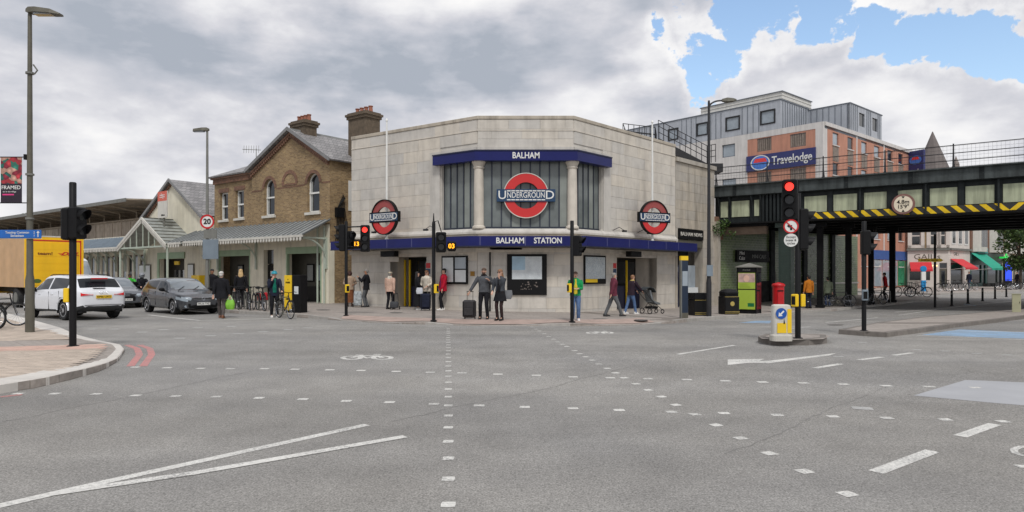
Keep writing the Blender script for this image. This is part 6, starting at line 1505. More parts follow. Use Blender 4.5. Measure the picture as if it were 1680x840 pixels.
# yellow and black parcel locker
plk = gp(496, 512, KH); lk = root('parcel_locker', 'tall black and yellow locker cabinet on the kerb behind the cyclist', 'cabinet', (plk.x, plk.y, pav(plk.x, plk.y)), R(-22)); lh = hpx(plk.y, 61)
MB().bev(-.06, .34, -.55, -.1, -.01, lh, .015).build('cabinet', bpz, lk); MB().box(-.068, -.061, -.53, -.12, .12, lh-.02).build('yellow_side', MT['yellow'], lk); fr_ = MB().box(-.36, -.069, -.5, .0, .12, lh-.03) if False else None
MB().box(-.42, -.06, -.56, -.5, .1, lh-.01).build('yellow_door', MT['yellow'], lk); MB().box(-.40, -.069, -.5, -.15, .0, lh-.01).build('door_body', bpz, lk); MB().box(.06, .26, -.556, -.551, lh-.75, lh-.45).build('notice', MT['paper'], lk)
text('PARK', .09, bpz, lk, I4, -.24, -.565, lh-.3, bold=.02); text('HERE', .09, bpz, lk, I4, -.24, -.565, lh-.95, bold=.02); text('^', .12, bpz, lk, I4, -.24, -.565, lh-.2); text('^', .12, bpz, lk, I4, -.24, -.565, lh-.85)
# bollards on the right, cabinet, yellow sign post
for k, (px, py, hp) in enumerate(((1561.5, 502, 26), (1588, 498, 24), (1612, 494, 22), (1632.5, 490.5, 21), (1651, 487.5, 19))):
    p = gp(px, py); o = root('cycle_lane_wand', ['slim dark wand beside the yellow sign post at the cycle lane', 'second slim dark wand from the yellow sign post along the cycle lane', 'third slim dark wand from the yellow sign post along the cycle lane', 'fourth slim dark wand from the yellow sign post along the cycle lane', 'slim dark wand beside the beige cabinet at the cycle lane'][k], 'bollard', (p.x, p.y, g(p.x, p.y)), 0, 'wands along the cycle lane'); h = hpx(p.y, hp)
    MB().lathe([(.1, -.01), (.1, .03), (.06, .05), (.055, h-.05), (.03, h)], n=10).build('post', bm_, o); MB().lathe([(.058, h*.72), (.058, h*.84)], n=10).build('reflective_band', MT['galv'], o)
p = gp(1667.5, 512, .13); cb2 = root('signal_cabinet', 'beige metal cabinet standing on the long median island', 'cabinet', (p.x, p.y, g(p.x, p.y)+.13), R(-35)); h = hpx(p.y, 29)
MB().bev(-.16, .16, -.1, .1, -.01, h, .015).build('body', mat('beige_steel', (168, 166, 136), .6, var=.06), cb2); MB().box(-.175, .175, -.115, .115, h, h+.03).build('lid', MT['beige_steel'], cb2); MB().box(.1, .12, -.11, -.101, h*.5, h*.6).build('lock', bm_, cb2)
p = gp(1534, 504.5); ys = root('yellow_sign_post', 'thin black post with yellow arrow sign in the road beyond the bridge', 'sign', (p.x, p.y, g(p.x, p.y))); h = hpx(p.y, 504-384); MB().lathe([(.06, -.02), (.06, h)], n=10).build('post', bm_, ys); MB().prism([(-.95, hpx(p.y, 504-429)), (.25, hpx(p.y, 504-429)), (.4, hpx(p.y, 504-426.5)), (.25, hpx(p.y, 504-424)), (-.95, hpx(p.y, 504-424))], -.1, -.062).build('arrow_board', MT['yellow'], ys); text('DIVERTED TRAFFIC', .11, bpz, ys, I4, -.36, -.103, hpx(p.y, 504-426.5))
p = at(1515, 449, 58); tb = root('cycle_totem', 'blue and white cycle superhighway totem on the far pavement', 'sign', (p.x, p.y, pav(p.x, p.y))); MB().box(-.18, .18, -.08, .08, -.01, .95).build('blue_base', mat('totem_blue', (20, 130, 190), .4), tb); MB().box(-.175, .175, -.075, .075, .95, 1.7).build('white_panel', MT['white'], tb); MB().disc((0, 1.95), .26, -.07, .07, 20).build('blue_head', MT['totem_blue'], tb)
# sheffield stands for the bikes
def stand(p, ang, label, grp):
    o = root('cycle_stand', label, 'bike stand', p, ang, grp); mb = MB(); n = 6
    mb.path([(-.35, 0, -.02), (-.35, 0, .6)]+[(-.35+.15*(1-math.cos(math.pi/2*i/n)), 0, .6+.15*math.sin(math.pi/2*i/n)) for i in range(1, n+1)]+[(.2+.15*math.sin(math.pi/2*i/n), 0, .75-.15*(1-math.cos(math.pi/2*i/n))) for i in range(0, n+1)]+[(.35, 0, -.02)], .025, 8); mb.build('hoop', MT['galv'], o); MB().lathe([(.06, 0), (.05, .015)], (-.35, 0, 0), 10).build('foot', MT['galv'], o); MB().lathe([(.06, 0), (.05, .015)], (.35, 0, 0), 10).build('foot', MT['galv'], o)
# ================================================================== BICYCLES
def make_bike():
    o = root('bicycle', '', 'bicycle'); fm = mat('bike_frame', (40, 42, 46), .35, .3, .05); wr = .34
    f_ = MB(); bb = (-.02, 0, .28); st_ = (-.18, 0, .78); hd = (.36, 0, .80); hl = (.40, 0, .66); ra = (-.5, 0, wr); fa_ = (.52, 0, wr)
    for a, b, r in ((bb, st_, .017), (st_, hd, .016), (bb, hl, .019), (hd, hl, .02), ((-.04, .045, .28), (-.5, .06, wr), .01), ((-.04, -.045, .28), (-.5, -.06, wr), .01), ((-.17, .03, .74), (-.5, .06, wr), .009), ((-.17, -.03, .74), (-.5, -.06, wr), .009)): f_.tube(a, b, r, n=6)
    f_.build('frame', fm, o)
    k_ = MB()
    for s in (-1, 1): k_.path([(.4, s*.02, .68), (.43, s*.05, .6), (.52, s*.055, wr)], .012, 5)
    k_.build('fork', fm, o)
    h_ = MB(); h_.tube((.36, 0, .8), (.34, 0, .95), .014, n=6); h_.path([(.36, -.29, .97), (.42, -.2, .99), (.4, 0, .96), (.42, .2, .99), (.36, .29, .97)], .013, 6); h_.build('handlebar', bm_, o)
    s_ = MB(); s_.tube((-.18, 0, .76), (-.21, 0, .9), .014, n=6); s_.rings([[(-.36, -.07, .91), (-.36, .07, .91), (-.36, .06, .95), (-.36, -.06, .95)], [(-.22, -.06, .9), (-.22, .06, .9), (-.22, .05, .94), (-.22, -.05, .94)], [(-.08, -.02, .91), (-.08, .02, .91), (-.08, .015, .935), (-.08, -.015, .935)]]); s_.build('saddle', bpz, o)
    c_ = MB(); c_.ring((-.02, .28), .09, .05, -.06, -.052, n=16); c_.tube((-.02, -.07, .28), (.1, -.075, .17), .01, n=5); c_.tube((-.02, .07, .28), (-.14, .075, .39), .01, n=5); c_.box(.06, .15, -.15, -.075, .155, .175); c_.box(-.19, -.1, .075, .15, .385, .405); c_.tube((-.02, -.056, .37), (-.5, -.056, .39), .006, n=4); c_.tube((-.02, -.056, .19), (-.5, -.056, .3), .006, n=4); c_.build('chainset', MT['galv_dark'], o)
    for x in (-.5, .52):
        t_ = MB(); t_.torus((x, 0, wr), wr-.018, .018, 30, 6); w_ = t_.build('wheel', MT['rubber'], o, smooth=True)
        r_ = MB(); r_.torus((x, 0, wr), wr-.042, .01, 30, 4); r_.build('rim', MT['chrome'], w_); p_ = MB(); p_.tube((x, -.045, wr), (x, .045, wr), .02, n=8)
        for i in range(14): a = 2*math.pi*i/14; p_.tube((x, .02*(-1)**i, wr), (x+(wr-.04)*math.cos(a), 0, wr+(wr-.04)*math.sin(a)), .0028, n=3, cap=False)
        p_.build('spokes', MT['chrome'], w_)
    m_ = MB()
    for x in (-.5, .52):
        q = [(x+(wr+.02)*math.cos(R(a)), 0, wr+(wr+.02)*math.sin(R(a))) for a in range(30, 171, 20)]; m_.path(q, .022, 5, flat=.4)
    m_.build('mudguard', bpz, o); ra_ = MB(); ra_.box(-.68, -.3, -.06, .06, .72, .735); ra_.tube((-.62, .05, .72), (-.5, .06, wr), .007, n=4); ra_.tube((-.62, -.05, .72), (-.5, -.06, wr), .007, n=4); ra_.build('rack', bm_, o)
    return o
proto = make_bike(); bike_tree = None; first = [True]
BF = {'black': mat('bf_black', (34, 34, 38), .35, .2, .05), 'white': mat('bf_white', (206, 206, 204), .35, 0, .05), 'red': mat('bf_red', (168, 36, 40), .35, 0, .05), 'grey': mat('bf_grey', (120, 124, 128), .35, .3, .05), 'green': mat('bf_green', (40, 86, 60), .35, 0, .05), 'blue': mat('bf_blue', (40, 70, 130), .35, 0, .05), 'pink': mat('bf_pink', (190, 120, 110), .35, 0, .05)}
bike_tree = tree_of(proto)
def bike(p, ang, col, label, group=None, lean=0):
    if first[0]: o = proto; first[0] = False
    else: o = copy_tree(proto, None, bike_tree)
    o['label'] = label
    if group: o['group'] = group
    elif 'group' in o: del o['group']
    o.location = p; o.rotation_euler = (R(lean), 0, ang); recolour(o, {'bike_frame': BF[col]}); return o
def onpav(x, y): return Vector((x, y, pav(x, y)))
# by the locker and racks in front of the brick house
K0 = Vector((-12.35, 29.3)); kd = Vector((.79, -.61)); gB = 'bicycles parked in front of the brick house'
cols6 = ['black', 'white', 'green', 'pink', 'black', 'red', 'grey', 'black', 'blue', 'white', 'grey']
for k, (c, lab) in enumerate(zip(cols6, ['black bicycle furthest along the rack from the lockers', 'white bicycle parked in the rack before the brick house', 'green bicycle parked in the rack before the brick house', 'salmon pink bicycle parked in the rack before the brick house', 'black bicycle parked beside the salmon pink one', 'red bicycle with red panniers parked by the cyclist', 'grey bicycle parked between the red one and the lockers', 'black bicycle parked against the lockers', 'blue bicycle at the back of the rack before the brick house', 'second white bicycle at the back of the rack', 'grey bicycle at the back of the rack before the brick house'])):
    q = K0+kd*(k*.47-.35 if k < 8 else (k-8)*.9+.6)+Vector((.25, .3))*(k % 2 if k < 8 else 4); b_ = bike(onpav(q.x, q.y), R(-62+rnd.uniform(-9, 9)), c, lab, gB, rnd.uniform(-4, 4))
    if c == 'red':
        pn_ = MB(); pn_.bev(-.72, -.36, -.2, -.07, .38, .72, .03); pn_.bev(-.72, -.36, .07, .2, .38, .72, .03); pn_.build('pannier', mat('pannier_red', (196, 30, 44), .6), b_)
for k in range(4): q = K0+kd*(k*.95-.1)+Vector((.15, .2)); stand(onpav(q.x, q.y), R(-62), 'grey metal cycle stand in the rack before the brick house', 'cycle stands')
# bikes on the left corner
gL = 'bicycles locked at the block-paved corner'
bike(onpav(-14.55, 18.0), R(12), 'white', 'white framed bicycle locked beside the tall lamp post', gL, 2); bike(onpav(-14.7, 18.75), R(160), 'black', 'black bicycle behind the white one at the lamp post', gL, -2); bike(onpav(-15.0, 19.5), R(20), 'grey', 'grey bicycle at the back of the corner bicycles', gL, 2)
stand(onpav(-14.7, 18.4), R(15), 'grey metal cycle stand on the block-paved corner', 'cycle stands')
# under the bridge and at the cafe
gU = 'bicycles under the bridge and beyond'
def bpx(px, py, ang, col, lab): q = gp(px, py, KH); return bike(onpav(q.x, q.y), R(ang), col, lab, gU, rnd.uniform(-3, 3))
bpx(1376, 503.5, -20, 'black', 'black bicycle leaning near the green-coated woman under the bridge'); bpx(1438, 500, 20, 'grey', 'grey bicycle parked between two dark bridge columns'); 
bpx(1484, 487, 5, 'red', 'red bicycle parked by the blue cycle totem'); bpx(1499, 486, 14, 'black', 'black bicycle parked by the blue cycle totem'); bpx(1507, 487.5, -10, 'pink', 'pink bicycle parked by the blue cycle totem')
for k, (c, lab) in enumerate((('black', 'black bicycle first in the row outside the red awning'), ('green', 'green bicycle in the row outside the red awning'), ('grey', 'grey bicycle in the row outside the red awning'), ('black', 'black bicycle nearer the teal awning in the row of bicycles'), ('white', 'white bicycle last in the row towards the teal awning'))):
    q = at(1548+k*11, 449, 58+k*1.0); bike(onpav(q.x, q.y), R(rnd.uniform(-15, 25)), c, lab, gU)
for k, (c, lab) in enumerate((('blue', 'blue bicycle parked by the blue illuminated advert'), ('black', 'black bicycle parked between the illuminated advert and the street tree'), ('grey', 'grey bicycle parked under the street tree'), ('black', 'black bicycle just past the trunk of the street tree'))):
    q = at(1648+k*9, 449, 63+k); bike(onpav(q.x, q.y), R(rnd.uniform(-10, 30)), c, lab, gU)
qq = gp(1444, 499, KH); stand(onpav(qq.x+.6, qq.y+.5), R(20), 'grey cycle stand under the bridge', 'cycle stands')
# ================================================================== CARS
def crv(pts, x):
    if x <= pts[0][0]: return pts[0][1]
    for (a, p), (b, q) in zip(pts, pts[1:]):
        if x <= b:
            t = (x-a)/(b-a); i = pts.index((a, p)); m0 = (q-p); 
            pm = pts[i-1][1] if i else p; qn = pts[i+2][1] if i+2 < len(pts) else q
            pa = pts[i-1][0] if i else a-(b-a); qb = pts[i+2][0] if i+2 < len(pts) else b+(b-a)
            s0 = (q-pm)/(b-pa)*(b-a)*.6; s1 = (qn-p)/(qb-a)*(b-a)*.6
            t2, t3 = t*t, t*t*t; return (2*t3-3*t2+1)*p+(t3-2*t2+t)*s0+(-2*t3+3*t2)*q+(t3-t2)*s1
    return pts[-1][1]
def car(name, label, cat, loc, heading, P):
    o = root(name, label, cat, loc, heading, P.get('group')); Lc = P['L']; W = P['W']/2; x0, x1 = -Lc/2, Lc/2
    wx = P['wx']; wr = P['wr']; Ra = wr+.07
    nst = 96; xs = [x0+Lc*(i/(nst-1)) for i in range(nst)]
    def ringat(x):
        w_ = W*crv(P['plan'], x); zb = crv(P['bot'], x); zbelt = crv(P['belt'], x); zt_ = max(crv(P['top'], x), zbelt+.03); gh = min(1, (zt_-zbelt)/.45)
        wbelt = w_*.985; wroof = w_*(.93-.2*gh); zs_ = zb+.1
        pts = [(0, zb), (w_*.55, zb), (w_*.9, zb+.02), (w_*.985, zs_), (w_*1.0, zs_+(zbelt-zs_)*.35), (w_*1.005, zs_+(zbelt-zs_)*.62), (w_*.998, zs_+(zbelt-zs_)*.85), (wbelt, zbelt)]
        gl = [(wbelt+(wroof-wbelt)*f**1.15, zbelt+(zt_-.05*gh-zbelt)*f) for f in (.12, .3, .5, .7, .88)]
        rf = [(wroof, zt_-.05*gh-.0), (wroof*.93, zt_-.018*gh), (wroof*.75, zt_-.004), (wroof*.4, zt_+.008), (0, zt_+.012)]
        return pts+gl+rf
    nv = 18; rings_ = [ringat(x) for x in xs]
    grid = []          # list of list of Vector full ring (right side then mirrored)
    for x, r in zip(xs, rings_):
        full = [Vector((x, y, z)) for y, z in r]+[Vector((x, -y, z)) for y, z in reversed(r[1:-1])]; grid.append(full)
    nf = len(grid[0])
    def capr(ring_, sgn):
        out_ = []; cz = sum(v.z for v in ring_)/nf; zmax = max(v.z for v in ring_); zmin = min(v.z for v in ring_); cz = (zmax+zmin)/2
        for s, dx in ((.97, .02), (.9, .045), (.75, .065), (.6, .075), (.45, .08), (.3, .083), (.15, .085), (.02, .086)):
            out_.append([Vector((v.x+sgn*dx, v.y*s, cz+(v.z-cz)*s)) for v in ring_])
        return out_
    grid = list(reversed(capr(grid[0], -1)))+grid+capr(grid[-1], 1)
    faces = {}
    def put(k, q): faces.setdefault(k, []).append(q)
    wsx0, wsx1 = P['ws']; rwx0, rwx1 = P['rw']; bl_, br_ = P['sw']
    for i in range(len(grid)-1):
        for j in range(nf):
            q = [grid[i][j], grid[i][(j+1) % nf], grid[i+1][(j+1) % nf], grid[i+1][j]]; c = sum(q, Vector())/4
            jj = j if j < nv else nf-1-j
            if c.z < wr+Ra*.98 and abs(c.y) > W*.6 and any((c.x-a)**2+(c.z-wr)**2 < Ra**2 for a in wx): continue
            zbelt = crv(P['belt'], c.x); zt_ = crv(P['top'], c.x); key = 'body'; gh = zt_-zbelt
            if gh > .1:
                if 7 <= jj <= 11 and zbelt+.035 < c.z < zt_-.075 and bl_ < c.x < br_ and abs(c.x-P['pillar']) > .045: key = 'side_window'
                if jj >= 11 and wsx0 < c.x < wsx1 and abs(c.y) < W*.72: key = 'windscreen'
                if jj >= 11 and rwx0 < c.x < rwx1 and abs(c.y) < W*.70: key = 'rear_window'
            for nm, fn in P['zones']:
                if fn(c, W): key = nm; break
            put(key, q)
    pm = P['mats']
    for k, qs in faces.items():
        mats_ = {'body': pm['paint'], 'side_window': MT['glass_tint'], 'windscreen': MT['glass_screen'], 'rear_window': MT['glass_tint'], **pm}
        groups = {0: qs} if k in ('body', 'windscreen', 'rear_window', 'lower_trim', 'grille', 'radiator_grille', 'bumper_insert') else {1: [q for q in qs if q[0].y+q[2].y > 0], -1: [q for q in qs if q[0].y+q[2].y <= 0]}
        for s, fq in groups.items():
            if not fq: continue
            idx = {}; mb = MB()
            for q in fq:
                f = []
                for v in q:
                    key = (round(v.x, 4), round(v.y, 4), round(v.z, 4))
                    if key not in idx: idx[key] = len(mb.v); mb.v.append(v.copy())
                    if idx[key] not in f: f.append(idx[key])
                if len(f) > 2: mb.f.append(f); mb.m.append(0)
            mb.build(k, mats_[k], o, smooth=38)
    # wheel arches, wheels
    for a in wx:
        for s in (-1, 1):
            arc = [(a+(Ra+.0)*math.cos(R(t)), s*(W*crv(P['plan'], a)-.005), wr+(Ra)*math.sin(R(t))) for t in range(0, 181, 9)]
            MB().path(arc, .03, 6).build('arch_trim', pm.get('arch', pm['paint']), o); wl_ = MB()
            wl_.rings([[(a+(Ra+.01)*math.cos(R(t)), s*y, wr+(Ra+.01)*math.sin(R(t))) for t in range(-15, 196, 14)] for y in (W*.35, W*.985)], False); wl_.prism([(a+(Ra+.01)*math.cos(R(t)), wr+(Ra+.01)*math.sin(R(t))) for t in range(-15, 196, 14)], s*W*.34, s*W*.35); wl_.build('wheel_well', bpz, o)
            yo = s*(W*crv(P['plan'], a)-.02); T = Matrix.Translation((a, yo, wr)) @ Matrix.Rotation(R(0 if s < 0 else 180), 4, 'Z')
            t_ = MB(T); t_.rings([[(r*math.cos(2*math.pi*k/28), y, r*math.sin(2*math.pi*k/28)) for k in range(28)] for r, y in ((wr*.66, .0), (wr*.9, -.01), (wr*.985, .02), (wr, .06), (wr, .16), (wr*.97, .2), (wr*.6, .21))]); w_ = t_.build('wheel', MT['rubber'], o, smooth=50)
            r_ = MB(T); r_.ring((0, 0), wr*.68, wr*.58, -.004, .06, n=28)
            for k in range(5):
                an = 2*math.pi*k/5; ca, sa = math.cos(an), math.sin(an); p_ = [(.06, -.06), (wr*.62, -.035), (wr*.62, .035), (.06, .06)]
                for off in (-.12, .12): ca2, sa2 = math.cos(an+off), math.sin(an+off); r_.prism([(x*ca2-y*sa2*.5, x*sa2+y*ca2*.5) for x, y in p_], .0, .03)
            r_.disc((0, 0), .07, -.002, .03, 12); r_.build('rim', MT['chrome'], w_); MB(T).disc((0, 0), wr*.6, .06, .07, 20).build('brake_disc', MT['iron'], w_)
    for s in (-1, 1):                                      # mirrors, handles, door seams
        mx_ = P['mirror']; m_ = MB(); y = s*W*crv(P['plan'], mx_[0]); m_.ball((mx_[0], y+s*.1, mx_[1]+.06), .07, .12, .075, 10, 7); m_.box(mx_[0]-.03, mx_[0]+.03, y-s*.03, y+s*.1, mx_[1]-.02, mx_[1]+.03); m_.build('wing_mirror', pm.get('mirror', bpz), o, smooth=40)
        for hx in P['handles']: MB().box(hx-.1, hx+.1, s*(W*crv(P['plan'], hx)-.005), s*(W*crv(P['plan'], hx)+.02), P['hz'], P['hz']+.03).build('door_handle', pm['paint'], o)
        for dx in P['seams']:
            zb_ = crv(P['belt'], dx)-.02; MB().box(dx-.006, dx+.006, s*(W*crv(P['plan'], dx)*.975), s*(W*crv(P['plan'], dx)*1.003+.0015), .36, zb_).build('door_seam', bpz, o)
    return o
def plate(o, txt, x, z, face, m, w=.52):
    T = Matrix.Translation((x, 0, z)) @ Matrix.Rotation(R(90 if face > 0 else -90), 4, 'Z'); p = MB(T).box(-w/2, w/2, -.012, .006, -.055, .055).build('number_plate', m, o); text(txt, .1, bpz, p, T, 0, -.014, 0, ext=.002, bold=.012)
plan_ = lambda L_: [(-L_/2, .80), (-L_/2+.12, .90), (-L_/2+.45, .97), (-L_*.15, 1), (L_*.2, 1), (L_/2-.55, .965), (L_/2-.2, .88), (L_/2, .74)]
# white SUV (rear view)
L_ = 4.45
suv = dict(L=L_, W=1.86, wx=(-1.33, 1.36), wr=.355, plan=plan_(L_), bot=[(-L_/2, .42), (-1.9, .3), (1.8, .26), (L_/2, .3)], belt=[(-L_/2, 1.02), (-1.6, 1.08), (-.5, 1.03), (1.0, .98), (1.4, .96), (2.0, .86), (L_/2, .72)],
   top=[(-L_/2, 1.03), (-2.12, 1.13), (-1.72, 1.50), (-1.45, 1.57), (-.5, 1.615), (.2, 1.59), (.45, 1.54), (1.2, 1.03), (1.45, .99), (L_/2, .75)], ws=(.42, 1.18), rw=(-2.09, -1.74), sw=(-1.55, .95), pillar=-.25,
   zones=[('lower_trim', lambda c, W: c.z < .50 and (c.x < -1.9 or c.x > 1.95) or c.z < .36), ('headlight', lambda c, W: c.x > 1.9 and .64 < c.z < .8 and abs(c.y) > W*.5)],
   mats=dict(paint=paint('white_paint', (224, 226, 230)), tail_light=MT['lamp_red_dim'], lower_trim=mat('grey_trim', (62, 64, 66), .6), headlight=MT['glass_sky'], mirror=bpz), mirror=(.72, 1.0), handles=(-.55, .45), hz=.9, seams=(-.28, -1.05, .85))
pS = Vector((-16.5, 25.2, 0)); a_suv = math.atan2(.55, -.835)
cs = car('parked_car', 'white SUV seen from behind queuing beside the block-paved corner', 'car', (pS.x, pS.y, g(pS.x, pS.y)), a_suv, suv)
for s in (-1, 1):                                          # wedge tail lamps wrapping the corner
    cap_ = [(.98, .0), (.95, .03), (.9, .052), (.75, .073), (.6, .083), (.48, .088)]; rgs = []
    for q, (f, dx) in enumerate(cap_):
        y = s*f*.93*.80; x = -2.225-dx-.004; zt2 = .985-.018*q; zb2 = .855+.012*q; rgs.append([(x-.012, y, zb2), (x-.012, y, zt2), (x+.05, y, zt2), (x+.05, y, zb2)])
    MB().rings(rgs).build('tail_light', MT['lamp_red_dim'], cs)
plate(cs, 'KP66 UXO', -L_/2-.105, .83, -1, mat('plate_yellow', (226, 186, 30), .5, var=.03)); MB().box(-2.06, -1.9, -.35, .35, 1.575-.04, 1.60-.05).build('roof_spoiler', suv['mats']['paint'], cs); MB().box(-2.0, -1.98, -.28, .28, 1.455, 1.5).build('brake_light', MT['lamp_red_dim'], cs); MB().box(-2.18, -2.1, -.12, .28, 1.13, 1.145).build('rear_wiper', bpz, cs)
for y in (-.62, .62): MB().path([(-1.5, y, 1.55), (-1.3, y, 1.61), (.1, y, 1.62), (.3, y, 1.575)], .016, 6).build('roof_rail', bpz, cs)
for q in range(4): MB().torus((-L_/2-.1, -.11+q*.073, .985), .035, .006, 14, 4, 'x').build('ring_badge', MT['chrome'], cs)
MB().box(-L_/2-.09, -L_/2-.05, -.62, .62, .535, .55).build('bumper_line', MT['grey_trim'], cs)
for s in (-1, 1): MB().ball((-1.98, s*.62, .3), .07, .1, .06, 8, 6).build('exhaust', MT['iron'], cs)
# grey hatchback (front view)
L_ = 4.2
hat = dict(L=L_, W=1.79, wx=(-1.27, 1.33), wr=.315, plan=plan_(L_), bot=[(-L_/2, .36), (-1.8, .24), (1.7, .2), (L_/2, .24)], belt=[(-L_/2, .95), (-1.5, 1.0), (-.4, .95), (.9, .9), (1.3, .88), (1.8, .79), (L_/2, .66)],
   top=[(-L_/2, .97), (-1.98, 1.08), (-1.65, 1.38), (-1.2, 1.45), (-.4, 1.475), (.05, 1.45), (.25, 1.41), (1.05, .95), (1.3, .905), (L_/2, .69)], ws=(.22, 1.04), rw=(-1.96, -1.68), sw=(-1.5, .82), pillar=-.25,
   zones=[('headlight', lambda c, W: c.x > 1.62 and .56 < c.z < .71 and abs(c.y) > W*.5), ('radiator_grille', lambda c, W: c.x > 1.95 and .60 < c.z < .68 and abs(c.y) <= W*.5), ('bumper_insert', lambda c, W: c.x > 1.9 and .27 < c.z < .41 and abs(c.y) < W*.62), ('lower_trim', lambda c, W: c.z < .26), ('tail_light', lambda c, W: c.x < -1.9 and .7 < c.z < .88 and abs(c.y) > W*.5)],
   mats=dict(paint=paint('grey_paint', (78, 80, 84), .35), tail_light=MT['lamp_red_dim'], lower_trim=bpz, headlight=MT['glass_sky'], radiator_grille=bpz, bumper_insert=bpz), mirror=(.62, .95), handles=(-.5, .4), hz=.83, seams=(-.28, .78, -1.0))
pG = Vector((-14.1, 28.5, 0)); a_g = R(-41)
cg = car('parked_car', 'dark grey hatchback waiting at the stop line facing the junction', 'car', (pG.x, pG.y, g(pG.x, pG.y)), a_g, hat)
plate(cg, 'WL16 TVZ', L_/2+.095, .44, 1, MT['white']); MB().torus((L_/2+.085, 0, .64), .06, .01, 20, 5, 'x').build('round_badge', MT['chrome'], cg); bdg = MB(); bdg.path([(L_/2+.09, -.04, .67), (L_/2+.09, -.018, .61), (L_/2+.09, 0, .645), (L_/2+.09, .018, .61), (L_/2+.09, .04, .67)], .007, 4); bdg.build('badge_letters', MT['chrome'], cg)
for z in (.615, .665): MB().box(L_/2+.05, L_/2+.078, -.42, .42, z, z+.012).build('grille_bar', MT['chrome'], cg)
for s in (-1, 1):
    MB().disc((0, 0), .045, -.0, .01, 14).v; T = Matrix.Translation((L_/2-.02, s*.66, .34)) @ Matrix.Rotation(R(90), 4, 'Z'); MB(T).disc((0, 0), .05, -.03, .0, 14).build('fog_lamp', MT['glass_sky'], cg); wp = MB(); wp.path([(1.0, s*.3-.2, .98), (.75, s*.3+.15, 1.13)], .01, 4); wp.build('wiper', bpz, cg)
# dark saloon behind
dk_ = dict(hat); dk_['L'] = 4.4; dk_['plan'] = plan_(4.4); dk_['mats'] = dict(hat['mats']); dk_['mats']['paint'] = paint('slate_paint', (92, 96, 102), .35); dk_['belt'] = [(-2.2, .92)]+hat['belt'][1:-1]+[(2.2, .62)]; dk_['top'] = [(-2.2, .95)]+hat['top'][1:-1]+[(2.2, .66)]
dk_['zones'] = [('headlight', lambda c, W: c.x > 1.68 and .56 < c.z < .70 and abs(c.y) > W*.5), ('radiator_grille', lambda c, W: c.x > 2.05 and .36 < c.z < .70 and abs(c.y) <= W*.42), ('lower_trim', lambda c, W: c.z < .24)]
pd_ = at(203, 449, 32.2); cd_ = car('parked_car', 'slate coloured car with big dark grille behind the grey hatchback', 'car', (pd_.x-1.2, pd_.y+1.2, 0), R(-46), dk_)
plate(cd_, 'LX16 KHG', 2.30, .42, 1, MT['white'])
for q in range(4): MB().torus((2.28, -.11+q*.073, .62), .035, .006, 14, 4, 'x').build('ring_badge', MT['chrome'], cd_)
# white van
L_ = 5.4
van = dict(L=L_, W=2.0, wx=(-1.7, 1.75), wr=.34, plan=[(-L_/2, .96), (-L_/2+.1, 1), (1.6, 1), (2.3, .94), (L_/2, .78)], bot=[(-L_/2, .35), (L_/2, .28)], belt=[(-L_/2, 1.2), (1.0, 1.2), (1.9, 1.12), (L_/2, .85)], top=[(-L_/2, 2.45), (-2.5, 2.55), (.6, 2.58), (1.0, 2.45), (1.95, 1.28), (2.3, 1.15), (L_/2, .9)], ws=(1.05, 1.92), rw=(-9, -8), sw=(.7, 1.7), pillar=9,
   zones=[('headlight', lambda c, W: c.x > 2.2 and .7 < c.z < .92 and abs(c.y) > W*.5), ('lower_trim', lambda c, W: c.z < .5 and c.x > 2.2 or c.z < .38)], mats=dict(paint=MATS['white_paint'], lower_trim=bpz, headlight=MT['glass_sky']), mirror=(1.5, 1.35), handles=(.6,), hz=1.1, seams=(.55, 1.5))
pv_ = at(141, 449, 38.0); cv_ = car('white_van', 'white panel van coming past the yellow delivery truck', 'van', (pv_.x-2.15, pv_.y+1.6, 0), math.atan2(-.607, .795), van)
# ------------------------------------------------------------------ yellow delivery truck
rl_, rr_ = Vector((-23.05, 31.7)), Vector((-21.53, 33.69)); hdg = Vector((-.795, .607)); ctr = (rl_+rr_)/2
tk = root('delivery_truck', 'yellow box delivery truck with red lettering on its rear shutter', 'truck', (ctr.x, ctr.y, 0), math.atan2(hdg.y, hdg.x))
ylw = mat('dhl_yellow', (246, 192, 22), .45, var=.06, scale=1, streak=.08); Wt = 1.25; z0t, z1t = 1.0, 3.42
mb = MB(); mb.box(.06, 6.5, -Wt, Wt, z0t, z1t); mb.build('cargo_box', mat('curtain_side', (196, 160, 120), .7, var=.12, scale=1.5), tk)
mb = MB(); mb.box(-.02, .06, -Wt, Wt, z0t, z1t); rd = mb.build('rear_frame', ylw, tk); B('rear_shutter', ylw, tk, -.035, -.021, -Wt+.24, Wt-.24, z0t+.08, z1t-.28)
for q in range(6): B('shutter_slat', ylw, tk, -.042, -.036, -Wt+.26, Wt-.26, z0t+.12+q*.34, z0t+.44+q*.34)
rdm = mat('dhl_red', (196, 30, 30), .5)
for y in (-1, 1): B('red_edge', rdm, tk, -.03, -.0205, y*(Wt-.16), y*(Wt-.11), z0t+.05, z1t-.12)
B('red_edge', rdm, tk, -.03, -.0205, -Wt+.161, Wt-.161, z1t-.2, z1t-.14)
B('roof_edge', MT['off_white'], tk, -.03, 6.52, -Wt-.02, Wt+.02, z1t, z1t+.06)
Tt = Matrix.Rotation(R(-90), 4, 'Z')
text('DHL', .22, rdm, tk, Tt, .62, -.05, 2.62, wid=.78, bold=.03, shear=.4); text('team!', .2, mat('brown_ink', (120, 56, 20), .6), tk, Tt, -.42, -.05, 2.62, bold=.015, wid=.62)
dl = MB(Tt); 
for q in range(3): dl.box(.2-.04*q, .33, -.048, -.044, 2.57+.035*q, 2.585+.035*q)
dl.build('logo_lines', rdm, tk)
